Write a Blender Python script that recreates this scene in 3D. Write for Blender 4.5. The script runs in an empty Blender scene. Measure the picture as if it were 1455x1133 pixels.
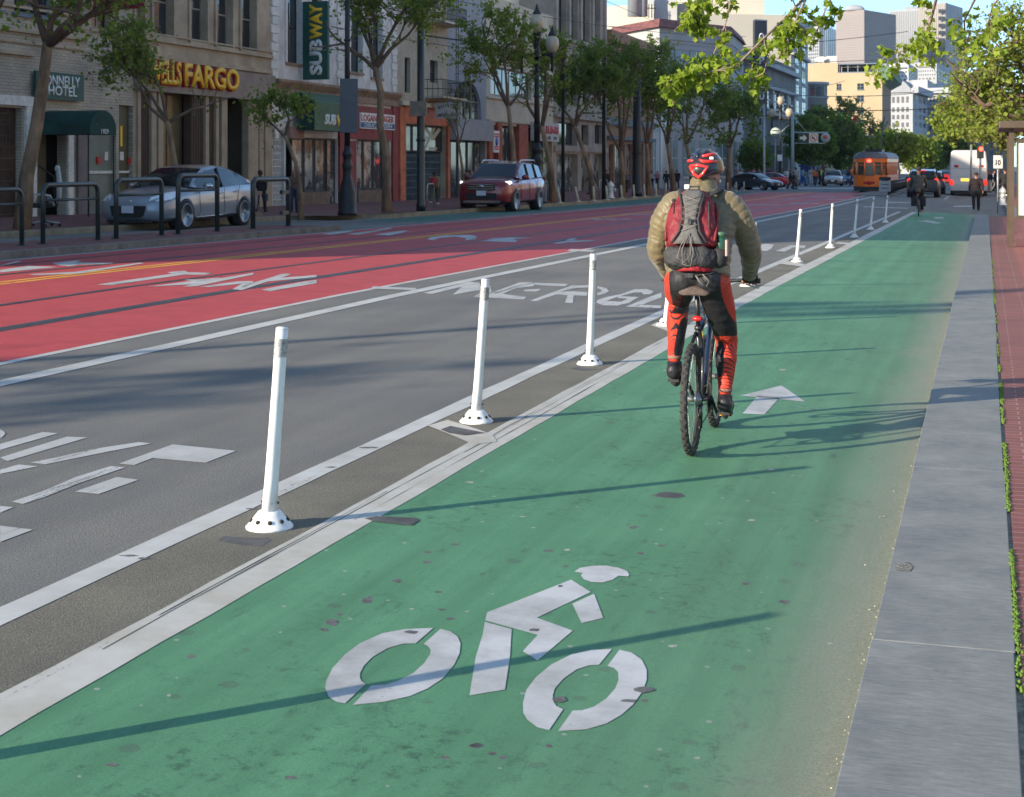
import bpy,bmesh,math,random
from mathutils import Vector,Matrix
R=math.radians
C=bpy.context.scene.collection
scn=bpy.context.scene
F=2150.0;CX=727.5;HY=233.5;CH=1.65;VX=1401.0
TH=math.atan((VX-CX)/F)
RX,RY=math.cos(TH),math.sin(TH)
FX_,FY_=-math.sin(TH),math.cos(TH)
cam_d=bpy.data.cameras.new('camera');cam=bpy.data.objects.new('camera',cam_d);C.objects.link(cam)
cam.location=(0,0,CH);cam.rotation_euler=(R(90),0,TH)
cam_d.sensor_width=36;cam_d.lens=F/1455*36
cam_d.shift_y=-(566.5-HY)/1455
cam_d.clip_start=0.1;cam_d.clip_end=6000
cam_d.dof.use_dof=True ;cam_d.dof.focus_distance=9.0;cam_d.dof.aperture_fstop=10
scn.camera=cam
SUN_AZ,SUN_EL=R(39),R(16.9)
w=bpy.data.worlds.new('World');scn.world=w;w.use_nodes=True
wn=w.node_tree.nodes;bg=wn['Background']
sky=wn.new('ShaderNodeTexSky');sky.sky_type='NISHITA';sky.sun_disc=False
sky.sun_elevation=SUN_EL;sky.sun_rotation=SUN_AZ+math.pi
sky.air_density=1.0;sky.dust_density=0.1;sky.ozone_density=3.0
skx=wn.new('ShaderNodeMix');skx.data_type='RGBA';skx.blend_type='MULTIPLY';skx.inputs[0].default_value=1.0;stc=wn.new('ShaderNodeTexCoord');ssp=wn.new('ShaderNodeSeparateXYZ');srp=wn.new('ShaderNodeValToRGB')
w.node_tree.links.new(stc.outputs['Generated'],ssp.inputs[0]);w.node_tree.links.new(ssp.outputs[2],srp.inputs[0]);w.node_tree.links.new(srp.outputs[0],skx.inputs[7])
srp.color_ramp.elements[0].position=0.0;srp.color_ramp.elements[0].color=(0.46,0.62,0.90,1);srp.color_ramp.elements[1].position=0.45;srp.color_ramp.elements[1].color=(1.0,0.97,0.90,1)
w.node_tree.links.new(sky.outputs[0],skx.inputs[6]);w.node_tree.links.new(skx.outputs[2],bg.inputs[0]);bg.inputs[1].default_value=0.15
sl=bpy.data.lights.new('sun','SUN');sl.energy=4.3;sl.angle=R(0.55);sl.color=(1.0,0.87,0.68)
so=bpy.data.objects.new('sun',sl);C.objects.link(so)
sd=Vector((math.sin(SUN_AZ)*math.cos(SUN_EL),math.cos(SUN_AZ)*math.cos(SUN_EL),-math.sin(SUN_EL)))
so.rotation_euler=sd.to_track_quat('-Z','Y').to_euler();so.location=(-40,-40,30)
scn.view_settings.view_transform='Standard';scn.view_settings.look='None'
scn.view_settings.exposure=1.12;scn.view_settings.gamma=1
scn.cycles.max_bounces=6;scn.cycles.transparent_max_bounces=8
scn.cycles.sample_clamp_indirect=4
def sst(a,b,t):
 t=max(0,min(1,(t-a)/(b-a)));return t*t*(3-2*t)
def gz(X,Y):
 z=0.0
 if Y>18:
  z-=0.0070*(min(Y,75)-18)
 if Y>75:z-=0.0030*(min(Y,180)-75)
 if X>-3:z-=0.045*(min(X,-0.3)+3)if X>-3 else 0
 return z
def ray(px,py):
 u=(px-CX)/F;v=(HY-py)/F
 return Vector((RX*u+FX_,RY*u+FY_,v))
def G(px,py,dz=0.0,flat=None):
 """ground point seen at a pixel of the photograph"""
 d=ray(px,py);t=10.0
 z=0
 for i in range(40):
  t=(CH-z-dz)/(-d.z)
  z=gz(d.x*t,d.y*t)if flat is None else flat
 return Vector((d.x*t,d.y*t,z+dz))
def PX(px,py,X):
 """point on the plane x = X seen at a pixel"""
 d=ray(px,py);t=X/d.x
 return Vector((X,d.y*t,CH+d.z*t))
def PZ(px,py,Z):
 """point at camera depth Z"""
 d=ray(px,py);return Vector((d.x*Z,d.y*Z,CH+d.z*Z))
def PY(px,py,Y):
 d=ray(px,py);t=Y/d.y;return Vector((d.x*t,Y,CH+d.z*t))
def mat(name,col,rough=0.6,var=0.12,scale=6.0,bump=0.0,bscale=None,metal=0.0,col2=None,coat=0.0,stretch=None,detail=5,spec=0.4,emit=None,estr=0.0,world=False,lo=0.35,hi=0.65):
 m=bpy.data.materials.new(name);m.use_nodes=True ;nt=m.node_tree;N=nt.nodes;L=nt.links
 b=N['Principled BSDF'];b.inputs['Roughness'].default_value=rough;b.inputs['Metallic'].default_value=metal
 b.inputs['Specular IOR Level'].default_value=spec
 if coat:b.inputs['Coat Weight'].default_value=coat;b.inputs['Coat Roughness'].default_value=0.05
 if world:
  tc=N.new('ShaderNodeNewGeometry');src=tc.outputs['Position']
 else:
  tc=N.new('ShaderNodeTexCoord');src=tc.outputs['Object']
 if stretch:
  mp=N.new('ShaderNodeMapping');mp.inputs['Scale'].default_value=stretch;L.new(src,mp.inputs[0]);src=mp.outputs[0]
 if var>0 or col2:
  n=N.new('ShaderNodeTexNoise');n.inputs['Scale'].default_value=scale;n.inputs['Detail'].default_value=detail
  n.inputs['Roughness'].default_value=0.65;L.new(src,n.inputs['Vector'])
  r=N.new('ShaderNodeValToRGB');L.new(n.outputs[0],r.inputs[0])
  r.color_ramp.elements[0].position=lo;r.color_ramp.elements[1].position=hi
  c2=col2 or tuple(min(1,c*(1+var))for c in col)
  c1=col if col2 else tuple(c*(1-var)for c in col)
  r.color_ramp.elements[0].color=(*c1,1);r.color_ramp.elements[1].color=(*c2,1)
  L.new(r.outputs[0],b.inputs['Base Color'])
 else:
  b.inputs['Base Color'].default_value=(*col,1)
 if bump:
  n2=N.new('ShaderNodeTexNoise');n2.inputs['Scale'].default_value=bscale or scale*4;n2.inputs['Detail'].default_value=4
  L.new(src,n2.inputs['Vector']);bp=N.new('ShaderNodeBump');bp.inputs['Strength'].default_value=bump
  bp.inputs['Distance'].default_value=0.02
  L.new(n2.outputs[0],bp.inputs['Height']);L.new(bp.outputs[0],b.inputs['Normal'])
 if emit:
  b.inputs['Emission Color'].default_value=(*emit,1);b.inputs['Emission Strength'].default_value=estr
 return m
def nodes_of(m):return m.node_tree.nodes,m.node_tree.links,m.node_tree.nodes['Principled BSDF']
class MB:
 def __init__(s):s.v=[];s.f=[];s.mi=[];s.sm=[]
 def add(s,vs,fs,mi=0,sm=False):
  o=len(s.v);s.v+=[tuple(v)for v in vs]
  for f in fs:s.f.append(tuple(i+o for i in f));s.mi.append(mi);s.sm.append(sm)
  return s
 def box(s,x0,x1,y0,y1,z0,z1,mi=0,M=None):
  if x0>x1:x0,x1=x1,x0
  if y0>y1:y0,y1=y1,y0
  if z0>z1:z0,z1=z1,z0
  vs=[Vector(p)for p in ((x0,y0,z0),(x1,y0,z0),(x1,y1,z0),(x0,y1,z0),(x0,y0,z1),(x1,y0,z1),(x1,y1,z1),(x0,y1,z1))]
  if M:vs=[M@v for v in vs]
  return s.add(vs,[(0,3,2,1),(4,5,6,7),(0,1,5,4),(1,2,6,5),(2,3,7,6),(3,0,4,7)],mi)
 def quad(s,a,b,c,d,mi=0):return s.add([a,b,c,d],[(0,1,2,3)],mi)
 def poly(s,pts,mi=0):return s.add(pts,[tuple(range(len(pts)))],mi)
 def tube(s,pts,rad,n=8,mi=0,caps=True,sm=True,flat=1.0,up=None):
  pts=[Vector(p)for p in pts];k=len(pts)
  if not hasattr(rad,'__len__'):rad=[rad]*k
  vs=[];prev=None
  for i,p in enumerate(pts):
   t=(pts[min(i+1,k-1)]-pts[max(i-1,0)])
   if t.length<1e-9:t=Vector((0,0,1))
   t.normalize()
   if prev is None:
    a=Vector(up)if up else (Vector((0,0,1))if abs(t.z)<0.9 else Vector((1,0,0)))
    u=t.cross(a).normalized()
   else:
    u=(prev-t*prev.dot(t))
    u=u.normalized()if u.length>1e-6 else t.orthogonal().normalized()
   prev=u;w_=t.cross(u)
   for j in range(n):
    an=2*math.pi*j/n
    vs.append(p+(u*math.cos(an)+w_*math.sin(an)*flat)*rad[i])
  fs=[]
  for i in range(k-1):
   for j in range(n):
    a=i*n+j;b=i*n+(j+1)%n;fs.append((a,b,b+n,a+n))
  if caps:fs.append(tuple(range(n-1,-1,-1)));fs.append(tuple(range((k-1)*n,k*n)))
  return s.add(vs,fs,mi,sm)
 def lathe(s,prof,c=(0,0,0),n=16,mi=0,axis='z',sm=True,M=None,a0=0,sy=1.0):
  vs=[];c=Vector(c)
  for r,h in prof:
   for j in range(n):
    an=a0+2*math.pi*j/n;x,y=r*math.cos(an),r*math.sin(an)*sy
    v=Vector((x,y,h))if axis=='z' else (Vector((h,x,y))if axis=='x' else Vector((x,h,y)))
    if M:v=M@v
    vs.append(c+v)
  fs=[]
  for i in range(len(prof)-1):
   for j in range(n):
    a=i*n+j;b=i*n+(j+1)%n;fs.append((a,b,b+n,a+n))
  cl=prof[0]==prof[-1]
  if prof[0][0]>1e-6 and not cl:fs.append(tuple(range(n-1,-1,-1)))
  if prof[-1][0]>1e-6 and not cl:fs.append(tuple(range((len(prof)-1)*n,len(prof)*n)))
  return s.add(vs,fs,mi,sm)
 def prism(s,poly,d0,d1,axis='x',mi=0,M=None):
  """poly in the plane normal to axis, extruded from d0 to d1"""
  def P(a,b,d):
   v=Vector((d,a,b))if axis=='x' else (Vector((a,d,b))if axis=='y' else Vector((a,b,d)))
   return M@v if M else v
  n=len(poly);vs=[P(a,b,d0)for a,b in poly]+[P(a,b,d1)for a,b in poly]
  fs=[tuple(range(n-1,-1,-1)),tuple(range(n,2*n))]+[(i,(i+1)%n,(i+1)%n+n,i+n)for i in range(n)]
  return s.add(vs,fs,mi)
 def sphere(s,c,r,n=12,m=8,mi=0,M=None):
  if not hasattr(r,'__len__'):r=(r,r,r)
  prof=[]
  vs=[];c=Vector(c)
  for i in range(m+1):
   ph=math.pi*i/m-math.pi/2
   for j in range(n):
    an=2*math.pi*j/n
    v=Vector((r[0]*math.cos(ph)*math.cos(an),r[1]*math.cos(ph)*math.sin(an),r[2]*math.sin(ph)))
    if M:v=M@v
    vs.append(c+v)
  fs=[]
  for i in range(m):
   for j in range(n):
    a=i*n+j;b=i*n+(j+1)%n;fs.append((a,b,b+n,a+n))
  return s.add(vs,fs,mi,True)
 def build(s,name,mats,parent=None,loc=None,bevel=0,smooth=None,fix=True,subsurf=0,remesh=0,seg=2):
  me=bpy.data.meshes.new(name);me.from_pydata(s.v,[],s.f)
  if not isinstance(mats,(list,tuple)):mats=[mats]
  for m in mats:me.materials.append(m)
  for p,mi,sm in zip(me.polygons,s.mi,s.sm):p.material_index=mi;p.use_smooth=sm if smooth is None else smooth
  if fix:
   bm=bmesh.new();bm.from_mesh(me);bmesh.ops.remove_doubles(bm,verts=bm.verts,dist=1e-5)
   bmesh.ops.recalc_face_normals(bm,faces=bm.faces);bm.to_mesh(me);bm.free()
  o=bpy.data.objects.new(name,me);C.objects.link(o)
  if parent is not None:o.parent=parent
  if loc is not None:o.location=loc
  if remesh:
   md=o.modifiers.new('r','REMESH');md.mode='VOXEL';md.voxel_size=remesh;md.use_smooth_shade=True
   sm_=o.modifiers.new('s','SMOOTH');sm_.iterations=3;sm_.factor=0.5
  if subsurf:
   md=o.modifiers.new('u','SUBSURF');md.levels=subsurf;md.render_levels=subsurf
  if bevel:
   md=o.modifiers.new('b','BEVEL');md.width=bevel;md.segments=seg;md.limit_method='ANGLE';md.angle_limit=R(35)
   md.harden_normals=False
  return o
def tag(o,label=None,cat=None,group=None,kind=None):
 if label:o['label']=label
 if cat:o['category']=cat
 if group:o['group']=group
 if kind:o['kind']=kind
 return o
def thing(name,label,cat,loc=(0,0,0),rz=0,group=None):
 o=bpy.data.objects.new(name,None);C.objects.link(o);o.location=loc;o.rotation_euler=(0,0,rz)
 o.empty_display_size=0.2
 return tag(o,label,cat,group)
def crumple(o,strength,size,sub=0,seed=0):
 if sub:md=o.modifiers.new('u2','SUBSURF');md.levels=md.render_levels=sub
 tx=bpy.data.textures.new('folds','CLOUDS');tx.noise_scale=size;tx.noise_depth=2;md=o.modifiers.new('d','DISPLACE');md.texture=tx;md.strength=strength;md.mid_level=.5;md.texture_coords='LOCAL'
def copy_tree(o,parent=None,top=True):
 c=o.copy();C.objects.link(c)
 if parent is not None:c.parent=parent
 for ch in list(KIDS.get(o.name,[]))if False else [x for x in o.children]:
  copy_tree(ch,c,False)
 return c
def text_obj(name,body,m,parent,origin,xdir,ydir,height,width=None,depth=0.02,bold=0.0,align='LEFT',spacing=1.0):
 """real lettering: a curve turned into a mesh, capital height `height`, squeezed to `width`"""
 cu=bpy.data.curves.new(name,'FONT');cu.body=body;cu.size=1.0;cu.extrude=0.0;cu.offset=bold
 cu.space_character=spacing;cu.resolution_u=3
 t=bpy.data.objects.new(name+'_c',cu);C.objects.link(t)
 dg=bpy.context.evaluated_depsgraph_get();dg.update()
 me=bpy.data.meshes.new_from_object(t.evaluated_get(dg));bpy.data.objects.remove(t,do_unlink=True);bpy.data.curves.remove(cu)
 xs=[v.co.x for v in me.vertices];ys=[v.co.y for v in me.vertices]
 x0,x1,y0,y1=min(xs),max(xs),min(ys),max(ys)
 s=height/(y1-y0);sx=(width/(x1-x0))if width else s
 xd=Vector(xdir).normalized();yd=Vector(ydir).normalized();nd=xd.cross(yd);o0=Vector(origin)
 bm=bmesh.new();bm.from_mesh(me)
 if depth:
  r=bmesh.ops.extrude_face_region(bm,geom=list(bm.faces))
  for v in [g for g in r['geom']if isinstance(g,bmesh.types.BMVert)]:v.co.z+=depth/max(s,1e-6)
 for v in bm.verts:
  c=v.co.copy();v.co=o0+xd*((c.x-x0)*sx)+yd*((c.y-y0)*s)+nd*(c.z*s)
 bmesh.ops.recalc_face_normals(bm,faces=bm.faces)
 bm.to_mesh(me);bm.free();me.materials.clear();me.materials.append(m)
 o=bpy.data.objects.new(name,me);C.objects.link(o)
 if parent is not None:o.parent=parent
 return o
 # ground
rnd=random.Random(4)
def sheet(name,m,xs,ys,dz,kind='structure',f=gz):
 b=MB();nx,ny=len(xs),len(ys)
 vs=[(x,y,f(x,y)+dz)for y in ys for x in xs]
 fs=[(j*nx+i,j*nx+i+1,(j+1)*nx+i+1,(j+1)*nx+i)for j in range(ny-1)for i in range(nx-1)]
 b.add(vs,fs);o=b.build(name,m,fix=False);tag(o,kind=kind);return o
def rng(a,b,st):
 n=max(1,int(round((b-a)/st)));return [a+(b-a)*i/n for i in range(n+1)]
m_asph=mat('asphalt',(0.105,0.103,0.10),0.85,0.0,world=True)
N,L,B=nodes_of(m_asph)
geo=N.new('ShaderNodeNewGeometry')
def noise(N,L,src,sc,det=4,rough=0.6):
 n=N.new('ShaderNodeTexNoise');n.inputs['Scale'].default_value=sc;n.inputs['Detail'].default_value=det
 n.inputs['Roughness'].default_value=rough;L.new(src,n.inputs['Vector']);return n.outputs[0]
def ramp(N,L,src,stops):
 r=N.new('ShaderNodeValToRGB');L.new(src,r.inputs[0]);el=r.color_ramp.elements
 el[0].position,el[0].color=stops[0][0],(*stops[0][1],1)if len(stops[0][1])==3 else stops[0][1]
 el[1].position,el[1].color=stops[-1][0],(*stops[-1][1],1)
 for p,c in stops[1:-1]:
  e=el.new(p);e.color=(*c,1)
 return r.outputs[0]
def mix(N,L,a,b,fac,mode='MIX'):
 x=N.new('ShaderNodeMix');x.data_type='RGBA';x.blend_type=mode
 if hasattr(fac,'is_linked'):L.new(fac,x.inputs[0])
 else:x.inputs[0].default_value=fac
 for i,s in ((6,a),(7,b)):
  if hasattr(s,'is_linked'):L.new(s,x.inputs[i])
  else:x.inputs[i].default_value=(*s,1)
 return x.outputs[2]
def mapping(N,L,src,sc,loc=(0,0,0),rot=(0,0,0)):
 mp=N.new('ShaderNodeMapping');mp.inputs['Scale'].default_value=sc;mp.inputs['Location'].default_value=loc
 mp.inputs['Rotation'].default_value=rot;L.new(src,mp.inputs[0]);return mp.outputs[0]
def bumpn(N,L,B,h,strength,dist=0.01):
 bp=N.new('ShaderNodeBump');bp.inputs['Strength'].default_value=strength;bp.inputs['Distance'].default_value=dist
 L.new(h,bp.inputs['Height']);L.new(bp.outputs[0],B.inputs['Normal'])
def vor(N,L,src,sc,feat='F1',out='Distance'):
 v=N.new('ShaderNodeTexVoronoi');v.inputs['Scale'].default_value=sc;v.feature=feat;L.new(src,v.inputs['Vector']);return v.outputs[out]
def math_(N,L,op,a,b=None,clamp=False):
 x=N.new('ShaderNodeMath');x.operation=op;x.use_clamp=clamp
 for i,s in enumerate((a,b)):
  if s is None:continue
  if hasattr(s,'is_linked'):L.new(s,x.inputs[i])
  else:x.inputs[i].default_value=s
 return x.outputs[0]
def sepx(N,L,src,ch):
 s=N.new('ShaderNodeSeparateXYZ');L.new(src,s.inputs[0]);return s.outputs[ch]
P=geo.outputs['Position']
g1=ramp(N,L,noise(N,L,P,120,4,.85),[(0.32,(0.045,0.044,0.042)),(0.52,(0.135,0.132,0.126)),(0.70,(0.33,0.32,0.30))])
g2=ramp(N,L,noise(N,L,P,0.55,5),[(0.3,(0.80,0.81,0.84)),(0.7,(1.12,1.09,1.04))])
g3=ramp(N,L,noise(N,L,mapping(N,L,P,(1.6,0.12,1)),1.0,4),[(0.35,(0.86,0.86,0.87)),(0.65,(1.1,1.1,1.08))])
g4=ramp(N,L,vor(N,L,P,60),[(0.0,(1.5,1.48,1.4)),(0.12,(1,1,1)),(1,(1,1,1))])
c=mix(N,L,g1,g2,1,'MULTIPLY');c=mix(N,L,c,g3,1,'MULTIPLY');c=mix(N,L,c,g4,1,'MULTIPLY')
c=mix(N,L,c,(1.30,1.31,1.30),1,'MULTIPLY')
L.new(c,B.inputs['Base Color'])
bumpn(N,L,B,noise(N,L,P,170,3,.8),0.8,0.008)
XL=rng(-30,-3,1.5)+[-2.75,-1.6,-1.0,-0.36]
ground_ys=[-60,-30,-12]+rng(-6,84,1.5)+rng(88,190,6)+[260,400]
far=MB()
def far_gz(x,y):return gz(min(x,-0.36),y)-0.25
sheet('ground',mat('far_ground',(0.16,0.155,0.15),0.9,0.2,0.02,world=True),[-700,-400,-31,-0.36,60,400,700],[-200,-60,0,18,40,75,110,180,400,1500],0.0,f=far_gz)
sheet('road',m_asph,XL+[7.0],ground_ys,0.0)
m_buf=mat('coarse_asphalt',(0.1,0.1,0.1),0.9,0);N,L,B=nodes_of(m_buf);geo=N.new('ShaderNodeNewGeometry');P=geo.outputs['Position']
g1=ramp(N,L,noise(N,L,P,120,4,.8),[(0.3,(0.060,0.057,0.052)),(0.55,(0.140,0.134,0.120)),(0.72,(0.30,0.285,0.25))])
g2=ramp(N,L,noise(N,L,P,1.3,4),[(0.3,(0.75,0.74,0.7)),(0.7,(1.1,1.08,0.98))])
c=mix(N,L,g1,g2,1,'MULTIPLY');c=mix(N,L,c,(1.48,1.48,1.46),1,'MULTIPLY');L.new(c,B.inputs['Base Color'])
bumpn(N,L,B,noise(N,L,P,110,4,.8),1.0,0.012)
def stripe(name,m,pts,w,dz=0.004,wear=None,x_is=False,st=1.2):
 """painted line through photo pixels given as its centre line; w in metres"""
 P3=[G(*p)for p in pts]if not x_is else [Vector((p[0],p[1],0))for p in pts]
 out=[]
 for a,b in zip(P3[:-1],P3[1:]):
  n=max(1,int((b-a).length/st))
  out+=[a.lerp(b,i/n)for i in range(n)]
 out.append(P3[-1]);b=MB();vs=[]
 for i,p in enumerate(out):
  t=out[min(i+1,len(out)-1)]-out[max(i-1,0)];t.z=0;t.normalize();nn=Vector((t.y,-t.x,0))
  for s in (-0.5,0.5):
   q=p+nn*(w*s);vs.append((q.x,q.y,gz(q.x,q.y)+dz))
 b.add(vs,[(2*i,2*i+1,2*i+3,2*i+2)for i in range(len(out)-1)])
 return tag(b.build(name,m,fix=False),kind='structure')
def paint(name,col,wear=0.42,sc=9,dirt=(0.5,0.48,0.44),streak=(6,0.5,1),base=(0.10,0.098,0.09),spread=0.06):
 m=mat(name,col,0.65,0);N,L,B=nodes_of(m);geo=N.new('ShaderNodeNewGeometry');P=geo.outputs['Position']
 a=noise(N,L,mapping(N,L,P,streak),1.6,8,0.72);b_=noise(N,L,P,sc*7,4,0.7)
 s=math_(N,L,'ADD',math_(N,L,'MULTIPLY',a,0.72),math_(N,L,'MULTIPLY',b_,0.28))
 d=ramp(N,L,noise(N,L,P,2.2,6,.7),[(0.3,dirt),(0.62,(1,1,1))])
 base_c=mix(N,L,col,d,1.0,'MULTIPLY')
 k=ramp(N,L,s,[(wear-spread,(1,1,1)),(wear,(0,0,0))])
 L.new(mix(N,L,base_c,base,k),B.inputs['Base Color']);bumpn(N,L,B,noise(N,L,P,220,3,.7),0.35,0.004)
 return m
m_white=paint('white_road_paint',(0.53,0.525,0.50),0.40,dirt=(0.74,0.73,0.70),spread=.09)
m_white_old=paint('old_white_road_paint',(0.54,0.52,0.47),0.395,streak=(9,0.35,1),dirt=(0.74,0.71,0.63),base=(0.16,0.14,0.11))
m_white_faint=paint('faded_white_road_paint',(0.49,0.485,0.47),0.45,dirt=(0.75,0.74,0.72))
m_yellow=paint('yellow_road_paint',(0.78,0.42,0.03),0.37,dirt=(0.8,0.75,0.7))
m_red=paint('red_lane_paint',(0.47,0.062,0.062),0.335,sc=6,dirt=(0.76,0.70,0.72),streak=(2.2,0.35,1),base=(0.13,0.09,0.085))
red_near=[(-60,534),(0,518),(200,475.5),(400,434.5),(528,410),(720,374),(916,337),(1072,309),(1188,289.4),(1240,278.5)]
redN=[G(*p)for p in red_near]
def x_at(P3,y):
 for a,b in zip(P3[:-1],P3[1:]):
  if (a.y<=y<=b.y):return a.x+(b.x-a.x)*(y-a.y)/(b.y-a.y)
 return P3[0].x if y<P3[0].y else P3[-1].x
X_RED_N=sum(p.x for p in redN[:7])/7
X_RED_F=-16.3
b=MB();ys=[y for y in ground_ys if -7<y<120];vs=[]
cols=rng(0,1,0.09)
for y in ys:
 xn=X_RED_N
 for t in cols:x=X_RED_F+(xn-X_RED_F)*t;vs.append((x,y,gz(x,y)+0.002))
nx=len(cols)
b.add(vs,[(j*nx+i,j*nx+i+1,(j+1)*nx+i+1,(j+1)*nx+i)for j in range(len(ys)-1)for i in range(nx-1)])
tag(b.build('red_transit_lane',m_red,fix=False),kind='structure')
print('red near X',[round(p.x,2)for p in redN],[round(p.y,1)for p in redN])
def avgx(pts):
 q=[G(*p)for p in pts];return sum(a.x for a in q)/len(q)
def straight(name,m,pts,w,y0=-8,y1=120,dz=0.004,X=None):
 X=avgx(pts)if X is None else X
 print(name,'X=%.2f'%X);return stripe(name,m,[(X,y0),(X,y1)],w,dz,x_is=True,st=1.5),X
straight('lane_line',m_white,None,0.11,X=X_RED_N+0.05,y1=112)
_,X_W2=straight('lane_line',m_white,[(0,548.6),(200,502),(400,457),(683,396.6),(916,345.6)],0.20,y1=108)
_,X_Y=straight('lane_line',m_yellow,[(0,405.5),(450,351.5),(700,324)],0.11)
stripe('lane_line',m_yellow,[(X_Y+0.24,-8),(X_Y+0.24,120)],0.11,x_is=True)
m_track=mat('track_asphalt',(0.055,0.055,0.065),0.7,0.25,3,0.4,60,world=True)
m_rail=mat('worn_rail_steel',(0.16,0.15,0.16),0.35,0.2,3,metal=0.8,world=True)
def track(X,wd):
 stripe('tram_track',m_track,[(X,-8),(X,150)],wd,0.0045,x_is=True)
 stripe('tram_rail',m_rail,[(X,-8),(X,150)],0.07,0.006,x_is=True)
for pts,wd in (([(0,472.8),(200,438),(450,395.5),(700,353)],0.24),([(0,435.7),(200,408),(450,370.7)],0.15),([(0,394),(158,374.7),(360,353)],0.17)):
 X=avgx(pts);print('rail',X);track(X,wd)
XR=avgx([(0,394),(158,374.7),(360,353)]);track(XR-1.44,0.15)
straight('lane_line',m_white_faint,None,0.10,X=X_RED_F-0.02)
XG0,XG1=-2.75,-0.372
m_green=mat('green_lane_paint',(0.05,0.2,0.1),0.7,0);N,L,B=nodes_of(m_green);geo=N.new('ShaderNodeNewGeometry');P=geo.outputs['Position']
base=ramp(N,L,noise(N,L,P,1.1,7,.65),[(0.3,(0.080,0.225,0.114)),(0.7,(0.106,0.275,0.145))])
fine=ramp(N,L,noise(N,L,P,150,3,.7),[(0.25,(0.72,0.74,0.72)),(0.7,(1.2,1.18,1.18))])
c=mix(N,L,base,fine,1,'MULTIPLY')
tyre=ramp(N,L,noise(N,L,mapping(N,L,P,(5,0.16,1)),1.0,6,.7),[(0.30,(0.78,0.80,0.78)),(0.62,(1.10,1.09,1.08))])
c=mix(N,L,c,tyre,1,'MULTIPLY')
scuff=ramp(N,L,noise(N,L,mapping(N,L,P,(6,2.0,1),rot=(0,0,0.5)),1.0,9,.8),[(0.575,(0,0,0)),(0.70,(0.75,0.75,0.75))])
c=mix(N,L,c,(0.035,0.075,0.05),scuff)
blot=math_(N,L,'MULTIPLY',ramp(N,L,noise(N,L,P,0.9,3,.6),[(0.46,(0,0,0)),(0.62,(1,1,1))]),ramp(N,L,noise(N,L,P,14,5,.8),[(0.52,(0,0,0)),(0.66,(0.8,0.8,0.8))]))
c=mix(N,L,c,(0.028,0.07,0.045),blot)
v=N.new('ShaderNodeTexVoronoi');v.voronoi_dimensions='2D';v.inputs['Scale'].default_value=2.6;L.new(P,v.inputs['Vector'])
wob=math_(N,L,'ADD',v.outputs['Distance'],math_(N,L,'MULTIPLY',noise(N,L,P,34,3),0.10))
sel=sepx(N,L,v.outputs['Color'],0)
gum=math_(N,L,'MULTIPLY',math_(N,L,'LESS_THAN',wob,math_(N,L,'MULTIPLY',sel,0.145)),math_(N,L,'GREATER_THAN',sel,0.58))
c=mix(N,L,c,(0.075,0.078,0.075),math_(N,L,'MULTIPLY',gum,0.35))
v2=N.new('ShaderNodeTexVoronoi');v2.voronoi_dimensions='2D';v2.inputs['Scale'].default_value=3.9;L.new(mapping(N,L,P,(1,1,1),(3.3,1.7,0)),v2.inputs['Vector'])
s2=sepx(N,L,v2.outputs['Color'],1)
chip=math_(N,L,'MULTIPLY',math_(N,L,'LESS_THAN',math_(N,L,'ADD',v2.outputs['Distance'],math_(N,L,'MULTIPLY',noise(N,L,P,45,2),0.05)),math_(N,L,'MULTIPLY',s2,0.066)),math_(N,L,'GREATER_THAN',s2,0.6))
c=mix(N,L,c,(0.34,0.36,0.32),math_(N,L,'MULTIPLY',chip,0.8))
cr=vor(N,L,mapping(N,L,math_(N,L,'ADD',0,0)if False else P,(0.55,0.16,0.0),(0.2,0.35,0)),1.0,'DISTANCE_TO_EDGE')
crk=math_(N,L,'LESS_THAN',math_(N,L,'ADD',cr,math_(N,L,'MULTIPLY',noise(N,L,P,5,5,.7),0.006)),0.0052)
c=mix(N,L,c,(0.03,0.05,0.035),math_(N,L,'MULTIPLY',crk,0.09))
xx=sepx(N,L,P,0)
dx=math_(N,L,'ADD',xx,math_(N,L,'MULTIPLY',math_(N,L,'SUBTRACT',noise(N,L,mapping(N,L,P,(3,0.5,1)),1.2,6,.7),0.5),0.42))
mr=N.new('ShaderNodeMapRange');mr.interpolation_type='SMOOTHSTEP';L.new(dx,mr.inputs[0])
mr.inputs[1].default_value=-0.88;mr.inputs[2].default_value=-0.36;mr.inputs[3].default_value=0;mr.inputs[4].default_value=0.90
yy=sepx(N,L,P,1)
dustc=ramp(N,L,noise(N,L,P,110,4,.7),[(0.3,(0.20,0.195,0.14)),(0.7,(0.42,0.405,0.31))])
c=mix(N,L,c,dustc,mr.outputs[0])
mr2=N.new('ShaderNodeMapRange');mr2.interpolation_type='SMOOTHSTEP';L.new(dx,mr2.inputs[0])
mr2.inputs[1].default_value=-1.7;mr2.inputs[2].default_value=-0.8;mr2.inputs[3].default_value=0;mr2.inputs[4].default_value=0.20
c=mix(N,L,c,(0.13,0.15,0.10),mr2.outputs[0])
L.new(c,B.inputs['Base Color']);bumpn(N,L,B,noise(N,L,P,260,3,.8),0.35,0.004)
sheet('green_cycle_lane',m_green,rng(XG0,XG1,0.3),[-4]+rng(0,66,1.5),0.0015)
m_green2=mat('green_paint_baked_shade',(0.045,0.13,0.10),0.75,0.25,2,world=True)  # darker copy of the lane green, with the far side's shade in the colour
X_FK=-19.4
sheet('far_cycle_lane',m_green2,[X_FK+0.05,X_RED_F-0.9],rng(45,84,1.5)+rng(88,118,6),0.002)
XB=avgx([(5,884),(200,795),(470,657),(640,572),(925,455)])
print('XB',XB)
sheet('buffer_strip',m_buf,[XB+0.07,(XB-3)/2,-3,XG0-0.16],[-4]+rng(0,66,1.5),0.0012)
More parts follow.
